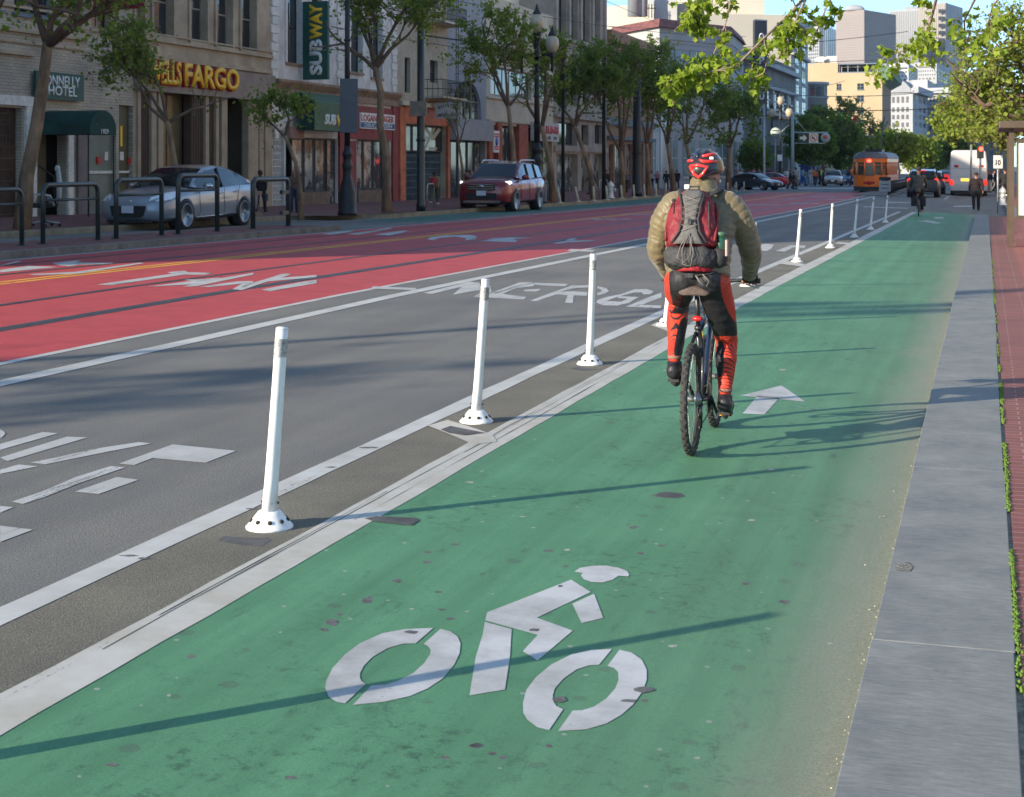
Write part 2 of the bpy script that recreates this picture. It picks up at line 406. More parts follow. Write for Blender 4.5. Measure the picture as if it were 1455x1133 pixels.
def wavy(name,m,X,w,y0,y1,dz,amp=0.006,st=0.35,seed=1):
 r=random.Random(seed);b=MB();vs=[];y=y0;n=0;e=[0,0]
 while y<y1:
  for k,s in enumerate((-0.5,0.5)):
   e[k]=e[k]*0.6+r.uniform(-amp,amp);x=X+w*s+e[k];vs.append((x,y,gz(x,y)+dz))
  y+=st if y<30 else 1.5;n+=1
 b.add(vs,[(2*i,2*i+1,2*i+3,2*i+2)for i in range(n-1)]);return tag(b.build(name,m,fix=False),kind='structure')
wavy('cycle_lane_line',m_white_old,XG0-0.075,0.20,-2,65,0.0035,0.007)
wavy('cycle_lane_line',m_white,XB,0.145,-2,65,0.0035,0.005,seed=3)
m_groove=mat('paint_groove',(0.09,0.08,0.065),0.9,0.3,4,world=True)
for (y0,y1,dx)in ((2.9,3.25,-0.03),(4.5,9.5,-0.045),(4.9,7.2,-0.062),(8.2,12.5,-0.03),(9.0,14.0,-0.055),(6.5,11.5,0.02)):
 wavy('line_groove',m_groove,XG0-0.075+dx,0.0035,y0,y1,0.0045,0.003,0.2,int(y0*10))
def gpoly(name,m,pts,dz=0.010,px=True):
 q=[G(*p)for p in pts]if px else [Vector((p[0],p[1],0))for p in pts]
 b=MB();b.poly([(p.x,p.y,gz(p.x,p.y)+dz)for p in q]);return tag(b.build(name,m,fix=False),kind='structure')
def gtri(name,m,polys,dz=0.010,mx=0.5):
 """painted mark: polygons traced on the ground, triangulated and laid on the road surface"""
 bm=bmesh.new()
 for pts in polys:
  q=[G(*p)for p in pts];fv=[bm.verts.new((p.x,p.y,0))for p in q]
  try:bm.faces.new(fv)
  except ValueError:pass
 bmesh.ops.triangulate(bm,faces=bm.faces)
 ys_=[v.co.y for v in bm.verts]
 bmesh.ops.subdivide_edges(bm,edges=[e for e in bm.edges if e.calc_length()>mx],cuts=3,use_grid_fill=False)
 bmesh.ops.triangulate(bm,faces=bm.faces)
 for v in bm.verts:v.co.z=gz(v.co.x,v.co.y)+dz
 bmesh.ops.recalc_face_normals(bm,faces=bm.faces)
 for f_ in bm.faces:
  if f_.normal.z<0:f_.normal_flip()
 me=bpy.data.meshes.new(name);bm.to_mesh(me);bm.free();me.materials.append(m)
 o=bpy.data.objects.new(name,me);C.objects.link(o);return tag(o,kind='structure')
gtri('buffer_bar',m_white_old,[[(608,606),(636,598),(700,619),(706,629),(672,633)]],0.0055,.12)
gtri('buffer_bar',m_white_old,[[(925,463),(940,455),(975,470),(965,478)]],0.0055,.12)
gtri('buffer_bar',m_white_old,[[(1104,375),(1118,371),(1146,377),(1140,379.5)]],0.0055,.12)
gtri('buffer_bar',m_white_faint,[[(1186,346.5),(1191,344.5),(1212,346),(1209,348)]],0.0055)
gtri('buffer_bar',m_white_faint,[[(527,411),(530,407.5),(592,410),(590,413)]],0.0055)
gtri('buffer_bar',m_white_faint,[[(806,357),(811,354.5),(846,356),(842,358.5)]],0.0055)
def ring(c,outer,inner,cut):
 pass
m_sym=paint('white_stencil_paint',(0.56,0.56,0.555),0.40,dirt=(0.55,0.54,0.50),base=(0.07,0.2,0.13))
X0c,Y0c,S=440,760,1455/520.0
def cp(pts):return [(X0c+x/S,Y0c+y/S)for x,y in pts]
left_wheel_a=cp([(492,374),(421,436),(370,437),(310,455),(250,490),(215,525),(200,555),(200,575),(208,588),(224,598),(140,675),(105,668),(75,648),(61,612),(66,585),(90,535),(140,480),(200,435),(290,395),(380,379)])
left_wheel_b=cp([(520,378),(560,388),(588,408),(600,435),(596,475),(575,520),(530,575),(470,615),(400,645),(300,668),(172,681),(246,603),(300,600),(350,585),(410,555),(455,515),(478,480),(482,462),(470,447),(453,438)])
r_wheel_a=cp([(1202,458),(1150,521),(1110,523),(1060,540),(1010,575),(975,615),(967,640),(968,665),(980,684),(1008,698),(952,781),(905,770),(865,740),(849,712),(848,670),(862,620),(900,570),(960,520),(1040,480),(1120,462)])
r_wheel_b=cp([(1232,461),(1280,472),(1320,500),(1340,540),(1340,580),(1325,625),(1285,680),(1240,720),(1180,755),(1100,778),(988,785),(1045,704),(1085,702),(1130,688),(1180,655),(1215,615),(1228,580),(1226,550),(1210,534),(1184,525)])
body_a=cp([(706,312),(1040,182),(1118,231),(904,333),(1046,385),(906,504),(847,467),(907,402),(698,344)])
leg_b=cp([(696,350),(803,379),(796,490),(776,620),(635,643),(660,490),(688,400)])
arm_c=cp([(1044,278),(1131,238),(1167,334),(1081,355)])
head_d=cp([(1052,150),(1075,135),(1120,127),(1180,126),(1230,135),(1262,148),(1271,162),(1266,169),(1228,166),(1205,182),(1165,193),(1120,191),(1090,180),(1078,166),(1085,155)])
gtri('bicycle_symbol',m_sym,[left_wheel_a,left_wheel_b,r_wheel_a,r_wheel_b,body_a,leg_b,arm_c,head_d],0.0035)
gtri('lane_arrow',m_sym,[[(1052,563),(1110.5,548.5),(1144.5,571.5)],[(1076.5,563),(1107.5,566),(1086,590),(1055,588.5)]],0.0035)
m_spot=mat('grime_spot',(0.12,0.118,0.115),.8,.35,30,world=True);m_spotl=mat('pale_chip',(0.33,0.34,0.30),.8,.2,30,world=True)
def spots(name,m,lst,dz,sd):
 r=random.Random(sd);b=MB()
 for (x,y,a,c)in lst:
  q=[];k=11
  for i in range(k):
   an=2*math.pi*i/k;j=r.uniform(.7,1.15);g=G(x+math.cos(an)*a*j,y+math.sin(an)*c*j);q.append((g.x,g.y,gz(g.x,g.y)+dz))
  b.poly(q)
 tag(b.build(name,m,fix=False),kind='structure')
sc5=lambda L_:[(X0c+x/S,Y0c+y/S,a/S,c_/S)for x,y,a,c_ in L_]
spots('grime_spot',m_spot,sc5([(1330,662,18,6),(350,186,20,8),(228,265,20,12),(240,252,12,5),(665,842,28,10),(952,842,16,7),(537,889,20,7),(770,887,18,8),(470,72,18,5),(468,110,16,6),(578,40,18,5),(510,230,18,5),(525,300,18,5),(120,318,14,6),(90,350,26,16),(60,380,18,8),(1018,405,10,4),(1400,45,14,5),(1020,128,14,4),(1315,75,16,6)]),.0021,3)
spots('grime_spot',m_spot,sc5([(406,392,30,8),(998,208,10,5),(892,382,21,7),(1330,620,40,13),(1268,665,36,7),(995,660,32,13)]),.0041,4)
spots('grime_spot',m_spot,[(948,704,22,4),(272,934,8,2.5),(676,1060,10,3),(414,1106,9,3),(700,1072,8,2.5),(160,1088,10,3),(1116,856,9,3),(900,750,7,2),(1014,600,5,1.5),(1275,806,9,4),(780,783,8,2),(1060,830,6,2),(640,880,7,2)],.0021,5)
spots('pale_chip',m_spotl,[(240,989,4,2),(668,686,7,1.5),(1068,740,6,1.5),(956,919,8,2),(806,782,5,1.5),(1112,526,6,1.2),(948,527,6,1),(742,735,5,1),(1096,668,5,1),(585,866,4,1.5),(1180,915,5,1.5),(990,1078,6,2)],.0021,7)
spots('line_crack',m_spot,[(184,791,15,1.5),(203,795,9,1.5),(524,637,15,1.5),(470,665,10,1),(356,724,10,1)],.0040,9)
def cq(x0,y0,s,pts):return [(x0+x/s,y0+y/s)for x,y in pts]
s7=1455/350.0
low=[[(0,215),(250,145),(345,152),(0,250)],[(0,296),(395,172),(518,176),(45,317)],[(0,366),(112,337),(222,348),(0,392)],[(180,325),(330,295),(560,243),(820,204),(895,212),(640,260),(270,335)],[(703,331),(1020,218),(1395,256),(1215,326),(902,298),(790,340)],[(70,556),(240,500),(450,410),(655,346),(738,354),(480,442),(260,530),(135,570)],[(443,497),(690,411),(818,427),(582,511)],[(0,582),(78,589),(0,622)],[(0,698),(195,722),(0,795)],[(0,128),(22,140),(32,152),(20,168),(0,180)]]
gtri('road_lettering',m_white_faint,[cq(0,580,s7,p)for p in low],0.003)
s8=1455/360.0
mer=[[(0,190),(270,125),(330,128),(55,195)],[(230,150),(330,130),(335,172),(290,178),(175,200)],[(405,185),(560,128),(640,126),(420,195)],[(330,152),(390,150),(400,185),(292,213),(330,190)],[(300,212),(645,130),(640,150),(545,160),(460,195),(600,213),(580,226)],[(640,130),(835,138),(820,152),(650,143)],[(580,172),(665,165),(685,168),(655,181),(590,180)],[(618,234),(860,146),(960,146),(950,158),(880,160),(790,182),(870,180),(950,185),(945,205),(870,203),(865,247),(820,245),(835,203),(770,198),(655,236)],[(1005,150),(1055,160),(1072,178),(1055,192),(1005,203),(1005,190),(1035,178),(1020,165),(1005,163)],[(1140,196),(1220,168),(1290,167),(1330,180),(1310,196),(1270,198),(1260,186),(1215,187),(1120,212),(1060,235),(1140,240),(1180,222),(1120,218),(1130,208),(1245,212),(1190,245),(1120,262),(1040,260),(1000,245),(1005,230),(1060,212)],[(1170,268),(1375,186),(1375,215),(1260,258),(1375,262),(1370,277)]]
gtri('road_lettering',m_white_faint,[cq(600,370,s8,p)for p in mer],0.003)
gtri('road_lettering',m_white_faint,[[(1058,353),(1088,347),(1100,348),(1096,354),(1090,357),(1060,357)],[(1102,357),(1124,349),(1145,349.5),(1143,353),(1127,352),(1115,358)]],0.004)
s4=1455/360.0
redl=[[(0,112),(100,86),(125,88),(0,118)],[(0,138),(160,115),(330,122),(0,153)],[(300,100),(400,88),(450,84),(465,88),(430,96),(650,97),(640,104),(450,108),(400,118),(340,112)],[(165,163),(430,150),(800,97),(830,100),(450,160),(200,168)],[(555,223),(990,160),(960,152),(1060,143),(1080,152),(1215,155),(1180,166),(1060,165),(640,226)],[(850,235),(1100,203),(1060,195),(1180,190),(1250,184),(1270,186),(1455,155),(1455,165),(1130,232),(1050,235),(1100,222)],[(1145,235),(1370,204),(1440,203),(1455,205),(1455,215),(1380,252),(1335,250),(1390,218),(1200,237)]]
gtri('road_lettering',m_white_faint,[cq(0,350,s4,p)for p in redl],0.006)
s5=1455/450.0
gtri('road_lettering',m_white_faint,[cq(0,230,s5,[(1200,590),(1400,552),(1455,545),(1455,560),(1240,597)]),cq(0,230,s5,[(1065,588),(1240,535),(1300,515),(1340,518),(1290,535),(1455,522),(1455,532),(1230,552),(1110,592)])],0.006)
s6=1455/500.0
def r2(p):return cq(440,280,s6,p)
gtri('road_lettering',m_white_faint,[r2([(485,176),(500,168),(560,160),(660,158),(692,163),(685,175),(640,182),(650,172),(600,166),(540,170),(510,180)]),r2([(705,184),(760,172),(820,168),(915,170),(840,176),(860,182),(850,188)]),r2([(1005,192),(1050,185),(1080,172),(1105,173),(1085,182),(1195,179),(1150,185),(1060,190),(1030,195)]),r2([(50,155),(150,140),(190,142),(90,157)]),r2([(150,155),(260,140),(330,128),(345,130),(290,142),(200,157)]),r2([(265,157),(370,142),(410,140),(380,150),(330,160)]),r2([(60,133),(110,128),(120,132),(70,137)])],0.006)
for i,(px,py)in enumerate([(820,313),(880,306),(960,297),(1010,300),(1090,283),(1120,290),(1150,280),(1060,292),(1175,284),(1110,277)]):
 q=G(px,py);b=MB();L_=2.2
 for k in range(3):
  x=q.x+k*0.55;b.poly([(x+a,q.y+c_,gz(x+a,q.y+c_)+0.006)for a,c_ in ((0,0),(0.14,0),(0.3,L_),(0.16,L_))])
  b.poly([(x+a,q.y+c_,gz(x+a,q.y+c_)+0.0055)for a,c_ in ((0.1,0.9),(0.5,0.9),(0.5,1.15),(0.1,1.15))])
 tag(b.build('road_lettering',m_white_faint,fix=False),kind='structure')
gtri('stop_line',m_white_faint,[[(1078,262),(1215,262),(1212,264),(1074,264.5)]],0.009)
gtri('stop_line',m_white_faint,[[(1060,267),(1215,267.5),(1213,268.5),(1058,268.5)]],0.009)
gtri('stop_line',m_white_faint,[[(1228,293.6),(1290,296),(1290,297),(1226,294.6)]],0.009)
gtri('stop_line',m_white_faint,[[(1262,287.5),(1300,288),(1300,289),(1260,288.7)]],0.009)
gtri('stop_line',m_white_faint,[[(1355,293),(1386,292.6),(1386,294),(1354,294.6)]],0.009)
gtri('lane_line',m_white_faint,[[(1340,283.5),(1348,279),(1350,279),(1344,283.7)]],0.009)
gtri('lane_arrow',m_white_faint,[[(1303,314.5),(1318,313.5),(1338,317.5),(1330,318.5)],[(1326,309),(1340,309),(1342,311.5),(1330,311.5)]],0.009)
m_patch=mat('tar_patch',(0.085,0.083,0.082),0.75,0.3,9,world=True)
gtri('tar_patch',m_patch,[[(310,768),(320,762),(345,765),(380,765),(386,768),(372,777),(350,776),(325,772)]],0.0022)
gtri('tar_patch',m_patch,[[(518,738),(535,735),(590,737),(596,741),(585,748),(565,746),(530,742)]],0.005)
gtri('tar_patch',m_patch,[[(930,704),(945,700),(968,702),(974,706),(960,709),(940,707)]],0.0028)
gtri('tar_patch',m_patch,[[(626,612),(640,607),(665,612),(690,617),(660,620),(638,617)]],0.0075)
gtri('tar_patch',m_patch,[[(810,524),(822,522),(848,526),(830,528)]],0.0025)
KT=0.03
def kz(y):return gz(-0.36,y)+0.147
m_gran=mat('granite_kerb',(0.3,0.3,0.32),0.7,0);N,L,B=nodes_of(m_gran);geo=N.new('ShaderNodeNewGeometry');P=geo.outputs['Position']
a=ramp(N,L,noise(N,L,mapping(N,L,P,(14,130,60)),1.0,5,.75),[(0.28,(0.165,0.170,0.185)),(0.55,(0.255,0.26,0.272)),(0.75,(0.38,0.38,0.38))])
b_=ramp(N,L,noise(N,L,P,2.6,7,.72),[(0.3,(0.72,0.73,0.75)),(0.7,(1.16,1.16,1.13))])
sp=ramp(N,L,vor(N,L,P,210),[(0.0,(0.6,0.6,0.6)),(0.2,(1,1,1)),(1,(1,1,1))])
st_=ramp(N,L,noise(N,L,mapping(N,L,P,(5,3.5,1)),1.0,7,.8),[(0.27,(0.66,0.65,0.62)),(0.38,(1,1,1))])
c=mix(N,L,mix(N,L,mix(N,L,a,b_,1,'MULTIPLY'),sp,1,'MULTIPLY'),st_,1,'MULTIPLY')
L.new(mix(N,L,c,(0.88,0.88,0.80),1,'MULTIPLY'),B.inputs['Base Color']);bumpn(N,L,B,noise(N,L,mapping(N,L,P,(30,160,60)),1.0,4,.7),0.35,0.004)
b=MB();y=5.3-3.09*3;r=random.Random(8)
while y<58:
 y1=y+3.09;z0,z1=kz(y),kz(y1);g=0.0012;a0=r.uniform(-.004,.004)
 x0,x1=-0.372+a0*0.6,0.092+a0
 vs=[(x0,y+g,z0-.3),(x1,y+g,z0-.3),(x1,y1-g,z1-.3),(x0,y1-g,z1-.3),(x0,y+g,z0),(x1,y+g,z0),(x1,y1-g,z1),(x0,y1-g,z1)]
 b.add(vs,[(0,3,2,1),(4,5,6,7),(0,1,5,4),(1,2,6,5),(2,3,7,6),(3,0,4,7)]);y=y1
tag(b.build('kerb',m_gran,bevel=0.003),kind='structure')
b=MB()
ys=rng(58,180,6)
for ya,yb in zip(ys[:-1],ys[1:]):
 off=0.9
 za,zb=kz(ya),kz(yb);x0,x1=off,off+0.45
 vs=[(x0,ya,za-.3),(x1,ya,za-.3),(x1,yb,zb-.3),(x0,yb,zb-.3),(x0,ya,za),(x1,ya,za),(x1,yb,zb),(x0,yb,zb)]
 b.add(vs,[(0,3,2,1),(4,5,6,7),(0,1,5,4),(1,2,6,5),(2,3,7,6),(3,0,4,7)])
tag(b.build('kerb',m_gran,bevel=0.01),kind='structure')
m_brick=mat('paving_brick',(0.3,0.1,0.08),0.8,0);N,L,B=nodes_of(m_brick);geo=N.new('ShaderNodeNewGeometry');P=geo.outputs['Position']
br=N.new('ShaderNodeTexBrick');L.new(P,br.inputs['Vector']);br.inputs['Scale'].default_value=1.0
br.inputs['Brick Width'].default_value=0.40;br.inputs['Row Height'].default_value=0.098;br.inputs['Mortar Size'].default_value=0.0055
br.inputs['Color1'].default_value=(0.245,0.085,0.07,1);br.inputs['Color2'].default_value=(0.19,0.068,0.06,1);br.inputs['Mortar'].default_value=(0.33,0.20,0.17,1)
nn=ramp(N,L,noise(N,L,P,1.0,6,.7),[(0.3,(0.8,0.8,0.82)),(0.7,(1.15,1.12,1.1))])
xr=sepx(N,L,P,0);k=math_(N,L,'GREATER_THAN',xr,0.52)
c=mix(N,L,mix(N,L,br.outputs[0],nn,1,'MULTIPLY'),(1.55,1.15,1.0),math_(N,L,'MULTIPLY',k,0.5),'MULTIPLY')
L.new(c,B.inputs['Base Color']);bumpn(N,L,B,br.outputs['Fac'],-0.4,0.005)
def walk_z(x,y):return kz(y)
sheet('pavement',m_brick,[0.110,1.0,3.0,6.0,12.0],[-40,-6]+rng(0,58,3),-0.006,f=walk_z)
sheet('pavement',m_brick,[1.352,3.0,6.0,12.0],rng(58,180,6),-0.006,f=walk_z)
b=MB();b.box(0.118,1.352,57.9,58.0,kz(58)-.3,kz(58)-0.01);tag(b.build('kerb',m_gran),kind='structure')
m_soil=mat('joint_soil',(0.30,0.26,0.19),0.95,0.4,30,0.5,world=True)
sheet('pavement_joint',m_soil,[0.085,0.125],rng(-6,58,3),-0.012,f=walk_z)
m_moss=mat('moss',(0.10,0.17,0.02),0.8,0.45,40,world=True)
b=MB();r=random.Random(5)
for y0,y1,dn in ((5.4,8.5,420),(8.5,13,500),(13,30,420),(4.3,5.4,60)):
 for i in range(dn):
  y=r.uniform(y0,y1);
  if math.sin(y*5.1)+math.sin(y*2.3+1)<-0.4:continue
  x=0.102+r.gauss(0,.005);z=kz(y)-0.012;a=r.uniform(0,6.3);h=r.uniform(.006,.020);ww=r.uniform(.004,.010)
  b.add([(x-ww*math.cos(a),y-ww*math.sin(a),z),(x+ww*math.cos(a),y+ww*math.sin(a),z),(x+r.uniform(-.012,.012),y+r.uniform(-.012,.012),z+h)],[(0,1,2)])
  b.sphere((x,y,z+0.008),(ww,ww,0.009),5,3)
tag(b.build('moss',m_moss,fix=False),'green moss in the joint between granite kerb and bricks',kind='stuff')
m_grit=mat('gutter_grit',(0.42,0.36,0.25),0.85,0.5,60,world=True)
b=MB()
for i in range(1700):
 y=3.0+17*r.random()**1.7;x=-0.376-abs(r.gauss(0,0.016));s=r.uniform(.0012,.0042)
 if r.random()<.04:x-=r.random()*0.12
 z=gz(x,y)+0.006+s*.4;an=r.random()*3
 b.sphere((x,y,z),(s*r.uniform(.6,1.5),s*r.uniform(.6,1.5),s*.6),5,3)
tag(b.build('gutter_grit',m_grit,fix=False),'pale yellowish grit and seed husks lying along the gutter',kind='stuff')
m_spall=mat('spalled_stone',(0.2,0.19,0.17),0.95,0.4,40,0.8,80,world=True)
q=[G(*p,flat=KT)for p in ((1272,802),(1290,799),(1297,806),(1293,812),(1275,811))]
b=MB();b.poly([(p.x,p.y,kz(p.y)+0.003)for p in q]);tag(b.build('kerb_chip',m_spall),kind='structure')
m_lbrick=mat('left_paving_brick',(0.19,0.075,0.065),0.85,0.25,3,0.3,8,world=True)
m_conc=mat('kerb_concrete',(0.22,0.19,0.13),0.85,0.25,2.0,0.3,world=True)
XK0=-21.9;XK1=-19.6;YB=47.5
def lz(x,y):return gz(x,y)+0.15
b=MB()
def strip(b,pts,w,h,inward=-1):
 """kerb along points, w wide to the inside, h high"""
 for (xa,ya),(xb,yb)in zip(pts[:-1],pts[1:]):
  d=Vector((xb-xa,yb-ya));d.normalize();n=Vector((-d.y,d.x))*1.0
  n=n if n.x<0 else -n
  za,zb=gz(xa,ya),gz(xb,yb);A=(xa,ya);Bp=(xb,yb);A2=(xa+n.x*w,ya+n.y*w);B2=(xb+n.x*w,yb+n.y*w)
  vs=[(*A,za-.1),(*Bp,zb-.1),(*B2,zb-.1),(*A2,za-.1),(*A,za+h),(*Bp,zb+h),(*B2,zb+h),(*A2,za+h)]
  b.add(vs,[(0,3,2,1),(4,5,6,7),(0,1,5,4),(1,2,6,5),(2,3,7,6),(3,0,4,7)])
strip(b,[(XK0,y)for y in rng(-40,YB-2,5)],0.25,0.15)
tag(b.build('kerb',m_conc,bevel=0.02),kind='structure')
b=MB();strip(b,[(XK0,YB-2),(XK1,YB+1)],0.25,0.15);strip(b,[(XK1,y)for y in rng(YB+1,125,3)],0.25,0.15)
tag(b.build('kerb',m_conc,bevel=0.02),kind='structure')
sheet('pavement',m_lbrick,[-40,-29,-26,XK0-0.25],[-60]+rng(-40,YB-2,5),0.148,f=gz)
sheet('pavement',m_lbrick,[-40,-29,-26,-23.5,XK1-0.6],rng(YB-2,125,3),0.144,f=gz)
b=MB()
XI0,XI1,YI1=-19.0,-16.62,G(449,327).y
def island_z(y):return gz(-17,y)+0.13
ys=rng(-5,YI1,3)
b=MB();top=MB()
for ya,yb in zip(ys[:-1],ys[1:]):
 za,zb=island_z(ya),island_z(yb)
 for x0,x1 in ((XI0,XI0+0.2),(XI1-0.22,XI1)):
  vs=[(x0,ya,za-.3),(x1,ya,za-.3),(x1,yb,zb-.3),(x0,yb,zb-.3),(x0,ya,za),(x1,ya,za),(x1,yb,zb),(x0,yb,zb)]
  b.add(vs,[(0,3,2,1),(4,5,6,7),(0,1,5,4),(1,2,6,5),(2,3,7,6),(3,0,4,7)])
 top.quad((XI0+.2,ya,za-.004),(XI1-.22,ya,za-.004),(XI1-.22,yb,zb-.004),(XI0+.2,yb,zb-.004))
b.box(XI0+0.2,XI1-0.22,YI1-0.25,YI1,island_z(YI1)-.3,island_z(YI1))
m_islk=mat('island_kerb_stone',(0.17,0.15,0.13),0.85,0.3,2.5,0.4,world=True)
tag(b.build('island_kerb',m_islk,bevel=0.02),kind='structure');tag(top.build('boarding_island',m_lbrick),kind='structure')
print('island',YI1,'XI1 check',G(100,357).x,G(309,341).x)
# flexible posts
m_post=mat('white_plastic',(0.80,0.79,0.76),0.45,0.05,5,0.05,col2=None)
N,L,B=nodes_of(m_post);tc=N.new('ShaderNodeTexCoord')
sc_=ramp(N,L,noise(N,L,mapping(N,L,tc.outputs['Object'],(40,40,4)),1.0,6,.8),[(0.30,(0.30,0.18,0.14)),(0.36,(0.62,0.58,0.53)),(0.50,(0.80,0.79,0.76))])
L.new(sc_,B.inputs['Base Color'])
m_band=mat('reflective_band',(0.36,0.36,0.34),0.5,0.5,60,metal=0.1)
m_hole=mat('bolt_hole',(0.03,0.025,0.02),0.9,0.2)
LBL_P={0:'white flexible lane post standing nearest the camera, outside the left edge',1:'nearest tall white lane post, leaning right beside the green cycle lane',2:'second white lane post, standing by the worn diagonal bar of the buffer',3:'third white lane post, just left of the cyclist in the puffer jacket',4:'white lane post mostly hidden behind the left arm of the cyclist',5:'white lane post behind the right hand of the cyclist',6:'first white lane post to the right of the backpack cyclist',7:'second white lane post beyond the backpack cyclist',8:'third white lane post beyond the backpack cyclist',9:'fourth white lane post beyond the backpack cyclist, scuffed grey',10:'farthest white lane post, near the end of the white buffer line'}
def lane_post(i,base,tilt,h=0.915):
 o=thing('lane_post',LBL_P[i],'lane post',base,0,'white flexible posts along the cycle lane buffer')
 b=MB();prof=[(0.108,0.0),(0.108,0.008),(0.10,0.016),(0.062,0.062),(0.052,0.075),(0.046,0.078)]
 b.lathe(prof,n=18);
 for k in range(9):
  a=2*math.pi*k/9+.3;x,y=0.081*math.cos(a),0.081*math.sin(a)
  b.lathe([(0.0,0.0),(0.010,0.0),(0.010,0.007),(0.0,0.007)],(x,y,0.036),8,1,M=Matrix.Rotation(a,3,'Z')@Matrix.Rotation(R(48),3,'Y'))
 b.build('foot',[m_post,m_hole],o)
 b=MB();n=6;pts=[];lx,ly=tilt
 for k in range(n+1):
  t=k/n;pts.append((lx*t,ly*t,0.078+(h-0.078)*t))
 b.tube(pts,[0.046,0.041,0.039,0.038,0.037,0.037,0.036],14,flat=0.72)
 for k in range(6):
  a=2*math.pi*k/6;b.sphere((0.040*math.cos(a)+lx*.05,0.030*math.sin(a),0.115),0.006,6,4,1)
 st=b.build('stem',[m_post,m_hole],o)
 b=MB();b.tube([(lx*t,ly*t,0.078+(h-0.078)*t)for t in (0.845,0.945)],0.0385,14,flat=0.74,caps=False);b.build('reflective_band',m_band,o)
 b=MB();b.tube([(lx*t,ly*t,0.078+(h-0.078)*t)for t in (0.998,1.006)],[0.037,0.030],14,flat=0.74);b.build('cap',m_post,o)
 return o
posts=[((383,750),(401,467)),((677,600),(690,398)),((838,518),(843,362)),((947,463),(958,337)),((1062,407),(1073,317)),((1132.5,372.5),(1138,298)),((1180,352.5),(1183,290)),((1214,337.5),(1218.5,283)),((1237,326.5),(1241.5,281)),((1258,316.5),(1261,278.5))]
for i,(pb,pt)in enumerate(posts):
 g=G(*pb);Z=F*(CH-g.z)/(pb[1]-HY);hgt=(pb[1]-pt[1])/F*Z
 dxm=(pt[0]-pb[0])/F*Z
 g.z+=0.001
 lane_post(i+1,g,(dxm*RX,dxm*RY),hgt)
 print('post',i+1,tuple(round(a,2)for a in g),round(hgt,3))
lane_post(0,Vector((-2.93,3.30,0.001)),(0.03,0))
# buildings
XF=-29.0
ML=Matrix(((0,0,1,XF),(1,0,0,0),(0,1,0,0),(0,0,0,1)))
def LU(px,X=XF):return PX(px,200,X).y
def LZ(px,py,X=XF):return PX(px,py,X).z
def facing(P,Q):
 """matrix for a wall from P to Q (2-D ground points), outward to the right of P->Q"""
 P=Vector((P[0],P[1]));Q=Vector((Q[0],Q[1]));d=(Q-P).normalized();n=Vector((d.y,-d.x))
 return Matrix(((d.x,0,n.x,P.x),(d.y,0,n.y,P.y),(0,1,0,0),(0,0,0,1))),(Q-P).length
def wallgrid(b,M,u0,u1,v0,v1,holes=(),dep=0.3,mi=0,w=0.0,back=True):
 us=sorted({u0,u1,*[min(max(h[0],u0),u1)for h in holes],*[min(max(h[1],u0),u1)for h in holes]})
 vs=sorted({v0,v1,*[min(max(h[2],v0),v1)for h in holes],*[min(max(h[3],v0),v1)for h in holes]})
 for i in range(len(us)-1):
  for j in range(len(vs)-1):
   cu,cv=(us[i]+us[i+1])/2,(vs[j]+vs[j+1])/2
   if any(h[0]<cu<h[1]and h[2]<cv<h[3]for h in holes):continue
   b.add([M@Vector(p)for p in ((us[i],vs[j],w),(us[i+1],vs[j],w),(us[i+1],vs[j+1],w),(us[i],vs[j+1],w))],[(0,1,2,3)],mi)
 for h in holes:
  a0,a1,c0,c1=h[:4];k=[(a0,c0),(a1,c0),(a1,c1),(a0,c1)]
  for q in range(4):
   (x0,y0),(x1,y1)=k[q],k[(q+1)%4]
   b.add([M@Vector(p)for p in ((x0,y0,w),(x1,y1,w),(x1,y1,w-dep),(x0,y0,w-dep))],[(0,1,2,3)],mi)
m_glass=mat('window_glass',(0.022,0.028,0.034),0.06,0.5,0.6,spec=0.8)
m_glass2=mat('shop_glass_painted_reflections',(0.05,0.06,0.065),0.06,0.7,0.9,spec=0.9,col2=(0.34,0.35,0.33),lo=0.47,hi=0.56)  # pale patches stand for reflections, put into the glass colour
m_frame_d=mat('dark_window_frame',(0.03,0.032,0.035),0.5,0.2)
m_frame_t=mat('tan_window_frame',(0.26,0.21,0.15),0.6,0.2)
m_frame_w=mat('white_window_frame',(0.5,0.49,0.45),0.6,0.15)
m_frame_b=mat('blue_grey_frame',(0.13,0.17,0.22),0.6,0.15)
m_blind=mat('pale_blind',(0.30,0.28,0.22),0.8,0.2,3)
